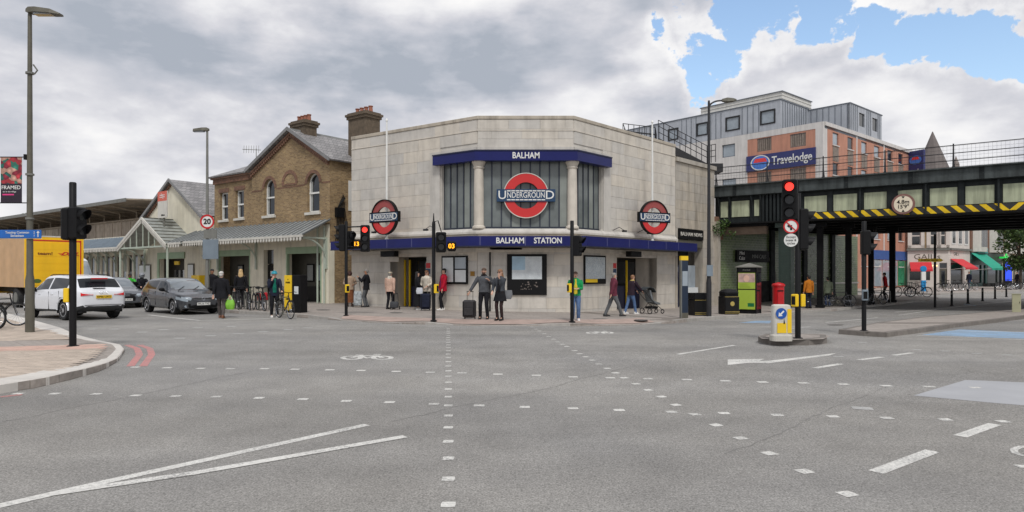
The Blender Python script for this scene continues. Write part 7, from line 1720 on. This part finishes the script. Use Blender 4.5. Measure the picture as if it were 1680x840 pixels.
st_ = MB(Tt); st_.disc((.1, 1.3), .16, -.05, -.044, 16, .6); st_.disc((-.75, 1.3), .17, -.05, -.044, 16, .6); st_.build('round_stickers', MT['leaf'], tk)
ch_ = MB(); ch_.box(0, 8.2, -.45, .45, .7, .99); ch_.box(-.05, .05, -Wt, Wt, .55, .72); ch_.build('chassis', bpz, tk); B('tail_lift', MT['iron'], tk, -.1, -.03, -1.1, 1.1, .75, .99)
for y in (-1, 1): B('tail_light', MT['lamp_red_dim'], tk, -.07, -.055, y*.8, y*1.15, .58, .7)
cabm = MB(); cabm.rings([[(x, -1.15, .6), (x, 1.15, .6), (x, 1.15, zt_), (x, -1.15, zt_)] for x, zt_ in ((6.65, 2.7), (7.9, 2.7), (8.35, 1.8), (8.45, .9), (8.4, .6))]); cabm.build('cab', ylw, tk); B('cab_window', MT['glass_car'], tk, 7.0, 7.9, -1.16, 1.16, 1.7, 2.45)
for x in (1.4, 7.5):
    for s in (-1, 1):
        T = Matrix.Translation((x, s*1.2, .48)) @ Matrix.Rotation(R(0 if s < 0 else 180), 4, 'Z'); t_ = MB(T); t_.rings([[(r*math.cos(2*math.pi*k/24), y, r*math.sin(2*math.pi*k/24)) for k in range(24)] for r, y in ((.2, .05), (.28, 0), (.45, 0), (.48, .04), (.48, .28), (.4, .3))]); w_ = t_.build('wheel', MT['rubber'], tk, smooth=50); MB(T).disc((0, 0), .27, -.01, .04, 18).build('rim', MT['galv'], w_)
# ------------------------------------------------------------------ scooters
def scooter(p, ang, col, label):
    o = root('scooter', label, 'scooter', p, ang, 'delivery scooters in Station Road'); m = mat('scoot_'+col, {'green': (70, 190, 60), 'black': (30, 30, 34)}[col], .4)
    for x in (-.6, .62):
        t_ = MB(); t_.torus((x, 0, .24), .19, .055, 24, 8); w_ = t_.build('wheel', MT['rubber'], o, smooth=True); MB().disc((x, .24), .14, -.04, .04, 16).build('rim', MT['galv'], w_)
    b_ = MB(); b_.rings([[(x, -w, z0), (x, w, z0), (x, w*.8, z1), (x, -w*.8, z1)] for x, w, z0, z1 in ((-.85, .08, .55, .72), (-.5, .16, .3, .74), (-.1, .17, .25, .72), (.0, .16, .22, .3), (.3, .16, .22, .3))]); b_.build('body', m, o, smooth=50)
    s_ = MB(); s_.rings([[(x, -w, z0), (x, w, z0), (x, w*.8, z1), (x, -w*.8, z1)] for x, w, z0, z1 in ((.3, .2, .25, .4), (.36, .2, .3, .7), (.44, .17, .6, .95), (.5, .1, .9, 1.0))]); s_.build('leg_shield', m, o, smooth=50)
    MB().bev(-.75, -.05, -.14, .14, .74, .82, .03).build('seat', bpz, o); h_ = MB(); h_.tube((.62, 0, .24), (.46, 0, 1.02), .03, n=8); h_.tube((.44, -.33, 1.03), (.44, .33, 1.03), .016, n=6); h_.build('steering', bm_, o); MB().ball((.53, 0, .92), .07, .1, .09, 10, 7).build('headlamp', MT['glass_sky'], o); MB().bev(-1.05, -.65, -.22, .22, .84, 1.24, .03).build('top_box', bpz, o)
    return o
q1 = at(216, 449, 35.5); scooter((q1.x, q1.y, 0), R(-45), 'green', 'green delivery scooter behind the queueing cars'); q2 = at(243, 449, 34.0); scooter((q2.x-.2, q2.y, 0), R(-40), 'black', 'black delivery scooter with top box beside the grey hatchback')
# ================================================================== PEOPLE
SK = {'fair': mat('skin_fair', (206, 164, 142), .55, var=.05), 'brown': mat('skin_brown', (120, 80, 58), .55, var=.05), 'tan': mat('skin_tan', (176, 128, 100), .55, var=.05)}
def cloth(name, rgb): return mat('cloth_'+name, rgb, .9, var=.26, scale=8, bump=.5, spec=.2)
HAIR = {k: mat('hair_'+k, c, .6, var=.2, scale=14) for k, c in {'white': (196, 192, 186), 'black': (24, 22, 22), 'brown': (78, 56, 40), 'blond': (196, 164, 116), 'grey': (130, 126, 120), 'ginger': (136, 98, 68)}.items()}
def ik(a, b, l1, l2, pole_):
    d = b-a; L_ = min(d.length, (l1+l2)*.998); dn = d.normalized(); x = (l1*l1-l2*l2+L_*L_)/(2*L_); hgt = math.sqrt(max(0, l1*l1-x*x))
    p = (pole_-dn*pole_.dot(dn)).normalized(); return a+dn*x+p*hgt, a+dn*L_
pr_rng = random.Random(21)
def person(label, pos, face, h=1.72, lf=(-.1, 0), rf=(.1, 0), lh=(-.27, .04, .82), rh=(.27, .04, .82), top=None, bottom=None, shoes=None, hair='brown', long=False, skin='fair', hem=.84, flare=0.0, skirt=None, lean=0.0, head=0.0, hat=None, liftl=0, liftr=0, seat=None, fit=1.0, sleeves=True, under=None, hood=None, scarf=None, loose=1.0, glasses=False, beard=False, group='people around the station'):
    k = h/1.75; o = root('person', label, 'person', pos, R(face-90), group)
    V = lambda x, y, z: Vector((x*k, y*k, z*k))
    drop = 0.0 if seat is None else .93-seat
    ly = lambda z: lean*max(0, (z-.93))
    hipc = V(0, 0, .95-drop); 
    def S(x, z): return V(x, ly(z), z-drop)
    hips = [S(-.09, .92), S(.09, .92)]; feet = [V(lf[0], lf[1], .085+liftl), V(rf[0], rf[1], .085+liftr)]
    knees, ank = [], []
    for hp, ft in zip(hips, feet): kn, an = ik(hp, ft, .43*k, .43*k, Vector((0, 1, .1))); knees.append(kn); ank.append(an)
    sh = [S(-.19, 1.425), S(.19, 1.425)]; elb, wri = [], []
    for i, (s_, hd) in enumerate(zip(sh, (lh, rh))):
        e_, w_ = ik(s_, V(*hd), .285*k, .255*k, Vector(((-.5, .5)[i], -1, -.4))); elb.append(e_); wri.append(w_)
    # ---- body: one skinned surface
    vs_, es, rs = [], [], []
    def nv(p, r, par=None):
        vs_.append(tuple(p)); rs.append(r if isinstance(r, tuple) else (r*k, r*k))
        if par is not None: es.append((par, len(vs_)-1))
        return len(vs_)-1
    pel = nv(hipc, (.13*k, .10*k)); wa = nv(S(0, 1.1), (.125*k, .09*k), pel); chs = nv(S(0, 1.3), (.15*k, .1*k), wa); nk0 = nv(S(0, 1.46), .06, chs)
    nk = nv(S(0, 1.515), .052, nk0); hyaw = R(head); hdf = Vector((-math.sin(hyaw), math.cos(hyaw), 0))
    jaw = nv(S(0, 1.565)+hdf*.018*k, (.066*k, .07*k), nk); hm = nv(S(0, 1.645)+hdf*.01*k, (.08*k, .095*k), jaw); nv(S(0, 1.72)+hdf*.0, (.062*k, .072*k), hm)
    for i in (0, 1):
        a = nv(hips[i], .085, pel); b = nv(hips[i].lerp(knees[i], .55), .07, a); b = nv(knees[i], .052, b); c = nv(knees[i].lerp(ank[i], .35), .05, b); d_ = nv(ank[i], .036, c); nv(ank[i]+V(0, .12, -.045), (.035*k, .028*k), d_)
        a = nv(sh[i], .055, chs); b = nv(elb[i], .04, a); c = nv(elb[i].lerp(wri[i], .35), .038, b); d_ = nv(wri[i], .026, c)
        dr = (wri[i]-elb[i]).normalized(); side = dr.cross(Vector((0, 0, 1)) if abs(dr.z) < .8 else Vector((0, 1, 0))).normalized(); nrm = side.cross(dr).normalized()
        pm = nv(wri[i]+dr*.075*k, (.03*k, .018*k), d_)
        for q, (ln, of) in enumerate(((.066, -.028), (.078, -.010), (.074, .010), (.058, .027))):
            f1 = nv(wri[i]+dr*.115*k+side*of*k, .0095, pm); f2 = nv(vs_ and (Vector(vs_[f1])+dr*ln*.55*k-nrm*.012*k), .0085, f1); nv(Vector(vs_[f2])+dr*ln*.4*k-nrm*.025*k, .007, f2)
        t1 = nv(wri[i]+dr*.05*k-side*.035*k, .011, pm); nv(Vector(vs_[t1])+dr*.045*k-side*.014*k, .0085, t1)
    me = bpy.data.meshes.new('body'); me.from_pydata(vs_, es, []); bo = bpy.data.objects.new('body', me); COL.objects.link(bo); bo.parent = o; me.materials.append(SK[skin])
    md = bo.modifiers.new('skin', 'SKIN'); md.use_smooth_shade = True
    for i, r_ in enumerate(rs): me.skin_vertices[0].data[i].radius = r_
    me.skin_vertices[0].data[pel].use_root = True
    ss = bo.modifiers.new('smooth', 'SUBSURF'); ss.levels = ss.render_levels = 1
    # ---- face
    hc = S(0, 1.645)+hdf*.01*k; rt = Vector((hdf.y, -hdf.x, 0)); f_ = MB()
    for s in (-1, 1): f_.k = 0; p = hc+hdf*.092*k+rt*s*.032*k+Vector((0, 0, .0)); f_.ball(p, .012*k, .012*k, .009*k, 6, 5)
    f_.k = 1; p = hc+hdf*.1*k; f_.rings([[p+rt*w+Vector((0, 0, z))*k+hdf*dd*k for w in (-.012*k, 0, .012*k)] for z, dd in ((.0, .0), (-.03, .02), (-.045, .008))], False); 
    for s in (-1, 1): f_.ball(hc+rt*s*.08*k-Vector((0, 0, .015*k)), .012*k, .02*k, .03*k, 6, 5)
    f_.k = 2; f_.ball(hc+hdf*.093*k-Vector((0, 0, .062*k)), .024*k, .01*k, .008*k, 6, 5); f_.build('face', [HAIR['black'], SK[skin], mat('lips', (150, 84, 78), .5)], o)
    if glasses: g_ = MB(); [g_.ball(hc+hdf*.1*k+rt*s*.035*k, .03*k, .012*k, .02*k, 8, 5) for s in (-1, 1)]; g_.build('sunglasses', bpz, o)
    if beard: MB().ball(hc+hdf*.05*k-Vector((0, 0, .07*k)), .062*k, .055*k, .05*k, 10, 7).build('beard', HAIR[hair], o, smooth=True)
    # ---- hair
    hr = MB(); T = Matrix.Translation(hc) @ Matrix.Rotation(hyaw, 4, 'Z'); hr.T = T
    if hair:
        hr.ball((0, -.018*k, .028*k), .09*k, .104*k, .086*k, 14, 8, -.02); hr.ball((0, -.055*k, -.01*k), .074*k, .058*k, .085*k, 12, 8)
        if long: hr.rings([[(rx*k*math.cos(a), (yo+ry*math.sin(a))*k, z*k) for a in [2*math.pi*i/12 for i in range(12)]] for rx, ry, yo, z in ((.085, .06, -.05, .02), (.105, .065, -.06, -.1), (.115, .06, -.075, -.2), (.1, .045, -.085, -.29), (.05, .02, -.085, -.33))])
        hr.build('hair', HAIR[hair], o, smooth=60)
    if hat == 'helmet': q = MB(T); q.ball((0, 0, .02*k), .115*k, .14*k, .12*k, 16, 8, -.05); [q.box(-.02*k+s*.05*k, .005*k+s*.05*k, -.1*k, .1*k, .105*k, .125*k) for s in (-1, 0, 1)]; q.build('helmet', mat('helmet_teal', (30, 140, 158), .4), o, smooth=40)
    if hat == 'moto': q = MB(T); q.ball((0, 0, .0), .135*k, .15*k, .145*k, 16, 10, -.85); q.build('helmet', mat('helmet_grey', (130, 134, 140), .3), o, smooth=True); MB(T).ball((0, .05*k, .0), .115*k, .11*k, .05*k, 12, 6).build('visor', MT['glass_car'], o, smooth=True)
    if hat == 'cap': q = MB(T); q.ball((0, 0, .045*k), .105*k, .125*k, .07*k, 14, 7, -.1); q.slab([(-.07*k, .09*k), (.07*k, .09*k), (.05*k, .17*k), (-.05*k, .17*k)], .04*k, .052*k); q.build('flat_cap', cloth('cap', (170, 160, 140)), o, smooth=40)
    if hat == 'scarf': MB(T).ball((0, -.02*k, .0), .11*k, .125*k, .125*k, 14, 9, -.8).build('headscarf', cloth('headscarf', (70, 50, 46)), o, smooth=True)
    # ---- clothes
    def ell(c, rx, ry, n=18, ph=0): return [c+Vector((rx*k*math.cos(2*math.pi*i/n)*(1+pr_rng.uniform(-.05, .05)), ry*k*math.sin(2*math.pi*i/n)*(1+pr_rng.uniform(-.05, .05)), 0)) for i in range(n)]
    if top:
        t_ = MB(); zs_ = [hem]+[z for z in (.95, 1.03, 1.12, 1.22, 1.32, 1.40, 1.45, 1.49, 1.515) if z > hem+.04]
        prof = [(.7, .2+flare, .15+flare), (.84, .185+flare*.7, .132+flare*.7), (.95, .178+flare*.4, .128+flare*.4), (1.05, .168, .12), (1.12, .165, .118), (1.22, .178, .124), (1.32, .195, .13), (1.40, .2, .122), (1.45, .165, .1), (1.49, .095, .082), (1.515, .075, .072)]
        for z in zs_:
            rx = crv([(a, b) for a, b, c in prof], z); ry = crv([(a, c) for a, b, c in prof], z)
            t_.rings([ell(S(0, z), 0, 0)]*0 or [[S(0, z)]*18]*0 or []) if False else None
        t_.rings([ell(S(0, z), fit*crv([(a, b) for a, b, c in prof], z), fit*crv([(a, c) for a, b, c in prof], z)) for z in zs_])
        if sleeves:
            for i in (0, 1):
                s0 = sh[i]+Vector(((.03, -.03)[i]*k, 0, .005*k)); t_.path([s0, sh[i].lerp(elb[i], .3), sh[i].lerp(elb[i], .7), elb[i], elb[i].lerp(wri[i], .5), wri[i]], [.075*fit*k, .072*fit*k, .062*fit*k, .058*fit*k, .052*fit*k, .046*fit*k], 12)
        t_.build('jacket', top, o, smooth=70)
    if under: MB().rings([ell(S(0, z)+V(0, .012+fit*.008, 0), rx, ry, 14) for z, rx, ry in ((max(hem, .95), .1, .128*fit), (1.2, .095, .128*fit), (1.38, .08, .12*fit), (1.48, .06, .09))]).build('shirt', under, o, smooth=70)
    if hood: MB().rings([ell(S(0, z)+V(0, -.03, 0), rx, ry, 14) for z, rx, ry in ((1.42, .13, .1), (1.47, .125, .1), (1.53, .1, .09), (1.55, .085, .08))]).build('hood', hood, o, smooth=70)
    if scarf: MB().rings([ell(S(0, z), rx, ry, 14) for z, rx, ry in ((1.45, .1, .09), (1.48, .11, .1), (1.52, .1, .095), (1.54, .07, .07))]).build('scarf', scarf, o, smooth=70)
    if bottom:
        b_ = MB(); b_.rings([ell(S(0, z), rx, ry, 16) for z, rx, ry in ((.80, .12, .09), (.86, .172, .122), (.95, .172, .122), (1.03, .16, .115))])
        for i in (0, 1):
            hp = hips[i]+V(0, 0, -.02); b_.path([hp, hp.lerp(knees[i], .35), hp.lerp(knees[i], .75), knees[i], knees[i].lerp(ank[i], .4), knees[i].lerp(ank[i], 1.06)], [.098*k, .092*loose*k, .074*loose*k, .068*loose*k, .064*loose*k, .054*loose*k], 12)
        b_.build('trousers', bottom, o, smooth=70)
    if skirt:
        m_, ln, fl_ = skirt; b_ = MB(); b_.rings([ell(S(0, z), rx, ry, 20) for z, rx, ry in ((1.03, .16, .115), (.93, .178, .125), ((.93+ln)/2, .185+fl_*.5, .14+fl_*.5), (ln, .19+fl_, .15+fl_))]); b_.build('skirt', m_, o, smooth=70)
    if shoes:
        for i in (0, 1):
            a = ank[i]; s_ = MB(); gz = a.z-.085*k
            s_.rings([[Vector((a.x+w*c*k, a.y+y*k, gz+(z0 if q_ else z1)*k)) for c, q_ in ((-1, 1), (1, 1), (.8, 0), (-.8, 0))] for y, w, z0, z1 in ((-.085, .03, .0, .06), (-.05, .042, -.005, .11), (.04, .045, -.005, .1), (.12, .05, -.005, .055), (.18, .042, -.005, .04), (.205, .02, .0, .02))]); s_.build('shoe', shoes, o, smooth=50)
    return o, [o.matrix_basis @ w_ for w_ in wri]
def pp(px, py): q = gp(px, py, KH); return onpav(q.x, q.y)
blk = cloth('black', (30, 30, 34)); nvy = cloth('navy', (34, 38, 54)); dgr = cloth('dark_grey', (58, 58, 62)); gry = cloth('grey', (96, 98, 100)); jean = cloth('denim', (86, 110, 146)); dje = cloth('dark_denim', (44, 60, 92)); brn = cloth('brown', (120, 76, 50)); tan_ = cloth('tan', (164, 142, 122)); crm = cloth('cream', (206, 198, 184)); pnk = cloth('dusty_pink', (196, 164, 146)); redj = cloth('crimson', (170, 26, 48)); mar = cloth('maroon', (100, 48, 62)); grn = cloth('green', (36, 150, 88)); wsh = mat('shoe_white', (216, 214, 210), .6); bsh = mat('shoe_black', (28, 26, 26), .5); bsb = mat('shoe_brown', (110, 66, 40), .6)
# 1 white-haired man crossing, with green carrier bag
q = gp(363, 522); o1, w1 = person('white-haired person in dark coat crossing the road with a green carrier bag', q, 100, 1.74, (-.09, .2), (.1, -.18), (-.26, -.1, .8), (.3, .02, .78), blk, cloth('charcoal', (84, 78, 76)), bsb, 'white', hem=.74, flare=.02, fit=1.12, liftr=.02)
def bag(label, wpos, m, s=1.0, name='carrier_bag', ang=0):
    o = root(name, label, 'bag', (wpos.x, wpos.y, wpos.z-.52*s), ang); b_ = MB(); b_.rings([squircle(.13*s, .05*s, 0), squircle(.16*s, .09*s, .08*s), squircle(.17*s, .09*s, .22*s), squircle(.13*s, .05*s, .36*s)]); b_.build('sack', m, o, smooth=60); h_ = MB(); [h_.path([(-.09*s, y, .34*s), (-.02, y, .47*s), (.02, 0, .52*s), (.09*s, y, .34*s)], .012, 5) for y in (-.03, .03)]; h_.build('handles', mat('bag_handle', (196, 220, 170), .6), o)
bag('bright green carrier bag held by the white-haired person', w1[1]+Vector((.03, 0, -.05)), mat('bag_green', (128, 190, 60), .5, var=.2, scale=9))
# 2, 3 on the pavement behind the bicycles
q = at(348, 0, 31.2); person('person in black standing by the lamp post behind the bicycles', onpav(q.x, 31.2), -70, 1.75, top=blk, bottom=blk, shoes=bsh, hair='black', skin='tan', fit=1.1, hem=.7)
q = at(395, 0, 30.6); person('blond long-haired person in black behind the parked bicycles', onpav(q.x, 30.6), 110, 1.74, top=blk, bottom=blk, shoes=bsh, hair='blond', long=True)
# 4 cyclist
q = gp(450, 520.5); oc, wc = person('cyclist in teal helmet and dark jacket standing with a bicycle', q, -62, 1.74, (-.1, .05), (.1, -.03), (-.22, .36, 1.0), (.12, .2, 1.4), nvy, blk, wsh, 'brown', hat='helmet', under=cloth('teal', (24, 106, 88)), hem=.82)
q = gp(467, 522.5); bike(Vector((q.x, q.y, g(q.x, q.y))), R(-48), 'black', 'black bicycle held by the cyclist in the teal helmet at the kerb')
# 5, 6 at the left corner of the station
q = at(574, 0, 31.6); person('person in tan coat and long brown skirt at the corner of the stone station', onpav(q.x, 31.6), -80, 1.66, (-.1, 0), (.1, 0), (-.2, .2, 1.1), (.2, .22, 1.1), tan_, None, bsh, None, skin='brown', skirt=(brn, .2, .05), hat='scarf', fit=1.12)
q = at(601, 0, 31.0); person('person in black jacket facing a patterned shopping trolley', onpav(q.x, 31.0), 178, 1.76, (-.1, .03), (.1, -.03), (-.15, .3, 1.35), (.22, .12, 1.0), blk, gry, bsh, 'grey', skin='tan', fit=1.12, hem=.8)
def trolley(label, p, ang, m, h=.75, check=False, fold=.0):
    o = root('shopping_trolley', label, 'trolley', p, ang); b_ = MB(); b_.rings([squircle(.17, .13, .1), squircle(.19, .15, .2), squircle(.18, .14, h*.7), squircle(.15, .12, h*.78)]); b_.build('bag', m, o, smooth=60); f_ = MB(); [f_.path([(s*.14, .16, .08), (s*.13, .2, h*.9), (s*.1, .24, h+.25)], .012, 6) for s in (-1, 1)]; f_.tube((-.1, .24, h+.25), (.1, .24, h+.25), .014, n=6); f_.box(-.15, .15, -.1, .16, .08, .1); f_.build('frame', MT['iron'], o)
    for s in (-1, 1): MB().torus((s*.2, .12, .08), .065, .018, 16, 6, 'x').build('wheel', MT['rubber'], o)
q = at(587, 0, 30.9); trolley('patterned black and white shopping trolley beside the person in black jacket', onpav(q.x, 30.9), R(20), mat('check_fabric', (160, 166, 168), .8, var=.6, scale=8), .95)
# 7 pink coat
q = pp(640, 507); person('person in pink coat and flat cap walking to the doorway with a trolley', q, 75, 1.64, (-.09, -.12), (.09, .14), (-.24, .1, .85), (.26, -.12, .78), pnk, blk, bsh, 'grey', hat='cap', fit=1.15, hem=.82, hood=crm)
q2_ = pp(647, 508); trolley('dark grey two-wheeled shopping trolley pulled by the person in pink', q2_, R(0), mat('trolley_grey', (62, 64, 68), .8, var=.15), .45)
# 8, 9, navy case
q = pp(685, 508); person('dark-haired person in long black clothes with a pale shoulder bag', q, 20, 1.66, top=blk, skirt=(blk, .16, .06), shoes=wsh, hair='black', long=True, lh=(-.2, .2, 1.0), rh=(.2, .2, 1.0)); sb2 = MB(); sb2.rings([squircle(.13, .05, -.13), squircle(.16, .07, 0), squircle(.12, .03, .14)]); so_ = sb2.build('shoulder_bag', mat('bag_white', (196, 198, 204), .7), None, smooth=60); so_.location = q+Vector((.12, -.2, .82)); tag(so_, 'pale grey shoulder bag of the person in long black clothes', 'bag')
q = pp(700, 507.5); person('person in cream coat and sunglasses beside a navy suitcase', q, -110, 1.72, top=crm, bottom=blk, shoes=wsh, hair='ginger', long=True, fit=1.08, hem=.8, lh=(-.15, .22, 1.05), rh=(.2, .2, 1.0), glasses=True)
def suitcase(label, p, ang, m, w=.42, h=.62, d=.26, handle=.45, rot=0):
    o = root('suitcase', label, 'suitcase', p, ang); MB().bev(-w/2, w/2, -d/2, d/2, .06, h, .05).build('shell', m, o); 
    for s in (-1, 1): MB().torus((s*w*.4, d*.3, .045), .03, .015, 14, 5, 'x').build('wheel', MT['rubber'], o); MB().box(s*w*.42-.012, s*w*.42+.012, -d/2-.012, d/2+.0, .1, h-.05).build('piping', bpz, o)
    h_ = MB(); [h_.tube((s*.1, d*.35, h-.02), (s*.1, d*.35, h+handle), .011, n=6) for s in (-1, 1)]; h_.tube((-.12, d*.35, h+handle), (.12, d*.35, h+handle), .016, n=6); h_.build('handle', MT['galv_dark'], o); MB().bev(-w*.36, w*.36, -d/2-.04, -d/2+.01, .14, h*.62, .02).build('front_pocket', m, o)
q = pp(698, 509.5); suitcase('navy suitcase standing by the person in the cream coat', q, R(10), nvy, .44, .72, .28, .2)
# 10 red jacket
q = pp(727, 508.5); person('young person in crimson jacket leaning on the wall by the notice board', q, 205, 1.8, (-.08, .12), (.1, -.02), (-.2, .1, .9), (.2, .12, .9), redj, blk, wsh, 'black', under=cloth('plum', (96, 30, 70)), fit=1.15, hem=.8, lean=-.05)
# 11, 12 couple, black suitcase
q = pp(794, 524); om, wm = person('person in grey sweater and black trousers holding a black suitcase handle', q, -98, 1.76, (-.13, .02), (.13, 0), (-.2, .1, 1.32), (.48, .06, .95), cloth('slate', (82, 84, 88)), blk, bsh, 'brown', beard=True, scarf=blk, fit=1.08, hem=.93)
p_ = wm[1]; suitcase('large black wheeled suitcase held by the person in the grey sweater', Vector((p_.x-.02, p_.y-.05, pav(p_.x, p_.y))), R(-8), mat('case_black', (44, 42, 44), .7, var=.2, scale=9), .44, .66, .3, max(.15, p_.z-pav(p_.x, p_.y)-.66-.02))
q = pp(820.5, 525.5); ow, ww = person('person in short black dress and sunglasses touching their chin', q, -112, 1.72, (-.07, 0), (.09, .02), (-.06, .2, 1.42), (.2, .2, 1.0), cloth('dark_denim_jacket', (70, 74, 80)), cloth('tights', (52, 40, 40)), bsh, 'ginger', long=True, skirt=(blk, .66, .05), under=blk, glasses=True, hem=1.0, loose=.9)
hb_ = MB(); hb_.rings([squircle(.1, .05, -.15), squircle(.15, .07, 0), squircle(.13, .05, .15)]); ho = hb_.build('handbag', mat('bag_grey', (110, 112, 116), .7), None, smooth=60); ho.location = q+Vector((.27, .06, .86)); tag(ho, 'grey handbag hanging behind the person in the black dress', 'bag')
# 13 green
q = pp(944, 526); person('person in bright green jacket and jeans behind the signal pole', q, -90, 1.66, (-.11, 0), (.1, .03), (-.1, .24, 1.15), (.1, .24, 1.15), grn, jean, wsh, 'brown', fit=1.15, under=cloth('yellow_top', (210, 190, 60)), hem=.9, loose=1.1)
# 14 maroon
q = pp(1006, 520); person('person in maroon hooded top and grey trousers walking past the doorway', q, 5, 1.66, (-.09, -.3), (.09, .32), (-.24, .2, .85), (.24, -.15, .85), mar, gry, bsh, 'grey', hood=mar, fit=1.14, liftl=.03, loose=1.1, lean=.06)
# 15 pushchair
q = pp(1035, 515); ob, wb = person('person in dark jumper and jeans pushing a pushchair into the station', q, 28, 1.62, (-.09, -.26), (.09, .2), (-.2, .5, 1.0), (.2, .5, 1.0), cloth('aubergine', (48, 36, 46)), jean, wsh, 'ginger', scarf=cloth('mustard', (170, 150, 90)), fit=1.12, lean=.15)
st2 = root('pushchair', 'grey and black pushchair pushed towards the station doorway', 'pushchair', Vector((*(q.xy+Vector((.95, .42))), pav(q.x+.95, q.y+.42))), R(28-90))
f_ = MB(); [f_.path([(s*.22, -.55, 1.0), (s*.22, -.35, .75), (s*.22, .0, .45), (s*.22, .42, .15)], .014, 6) for s in (-1, 1)]; [f_.path([(s*.22, .0, .45), (s*.24, -.3, .13)], .014, 6) for s in (-1, 1)]; f_.tube((-.22, -.55, 1.0), (.22, -.55, 1.0), .016, n=6); f_.build('frame', MT['iron'], st2)
for x, y, r in ((-.25, -.3, .13), (.25, -.3, .13), (-.2, .42, .1), (.2, .42, .1)): MB().torus((x, y, r), r-.02, .02, 18, 6, 'x').build('wheel', MT['rubber'], st2)
gs = cloth('pram_grey', (110, 114, 116)); MB().rings([[(-.2, -.15, .5), (.2, -.15, .5), (.2, .3, .38), (-.2, .3, .38)], [(-.2, -.1, .58), (.2, -.1, .58), (.2, .3, .46), (-.2, .3, .46)]]).build('seat', gs, st2); MB().rings([[(-.2, -.28, 1.0), (.2, -.28, 1.0), (.2, -.2, 1.0), (-.2, -.2, 1.0)], [(-.2, -.12, .5), (.2, -.12, .5), (.2, -.04, .52), (-.2, -.04, .52)]]).build('backrest', gs, st2)
hd_ = MB(); hd_.rings([[(x, -.25+.34*math.cos(R(a)), .8+.34*math.sin(R(a))) for a in range(20, 161, 20)]+[(x, -.25+.31*math.cos(R(a)), .8+.31*math.sin(R(a))) for a in range(160, 19, -20)] for x in (-.22, 0, .22)]); hd_.build('canopy', cloth('pram_dark', (60, 64, 66)), st2); MB().box(-.17, .17, -.2, .2, .22, .32).build('basket', bpz, st2)
# 16-20 under the bridge and beyond
q = pp(1327, 506); person('cyclist in orange vest standing under the bridge', q, 100, 1.74, top=cloth('orange', (184, 112, 34)), bottom=nvy, shoes=bsh, hair='black', skin='tan'); bike(onpav(q.x+.1, q.y+.6), R(78), 'blue', 'blue bicycle in front of the cyclist in the orange vest')
q = pp(1358, 503); person('dark-haired person in olive green coat under the bridge', q, 80, 1.62, top=cloth('olive', (116, 124, 104)), bottom=dje, shoes=bsh, hair='black', fit=1.15, hem=.72)
q = at(1453, 0, 42); person('person in red jacket standing at a bridge column', onpav(q.x, 42), 150, 1.72, top=cloth('red', (190, 40, 44)), bottom=blk, shoes=bsh, hair='black', lean=.1)
q = at(1590, 0, 68); person('person in navy jacket walking past the red awning', onpav(q.x, 68), 200, 1.75, (-.1, .15), (.1, -.15), top=nvy, bottom=dje, shoes=bsh, hair='brown')
q = at(1669, 0, 70); person('person in black by the bicycles near the street tree', onpav(q.x, 70), 180, 1.75, top=blk, bottom=blk, shoes=bsh, hair='black')
# riders
q = Vector((q1.x, q1.y, 0)); sd_ = Vector((math.cos(R(-45)), math.sin(R(-45)), 0)); person('rider in green jacket seated on the green scooter', Vector((q1.x, q1.y, 0))-sd_*.3, -45, 1.74, (-.2, .32), (.2, .32), (-.26, .6, .96), (.26, .6, .96), cloth('rider_green', (60, 170, 60)), blk, bsh, 'black', seat=.84, liftl=.22, liftr=.22, skin='brown')
q = at(243, 0, 34.0); sd_ = Vector((math.cos(R(-40)), math.sin(R(-40)), 0)); person('rider in black with grey helmet seated on the black scooter', Vector((q.x-.2, q.y, 0))-sd_*.3, -40, 1.76, (-.2, .32), (.2, .32), (-.26, .6, .96), (.26, .6, .96), blk, dgr, bsh, None, seat=.84, liftl=.22, liftr=.22, hat='moto')
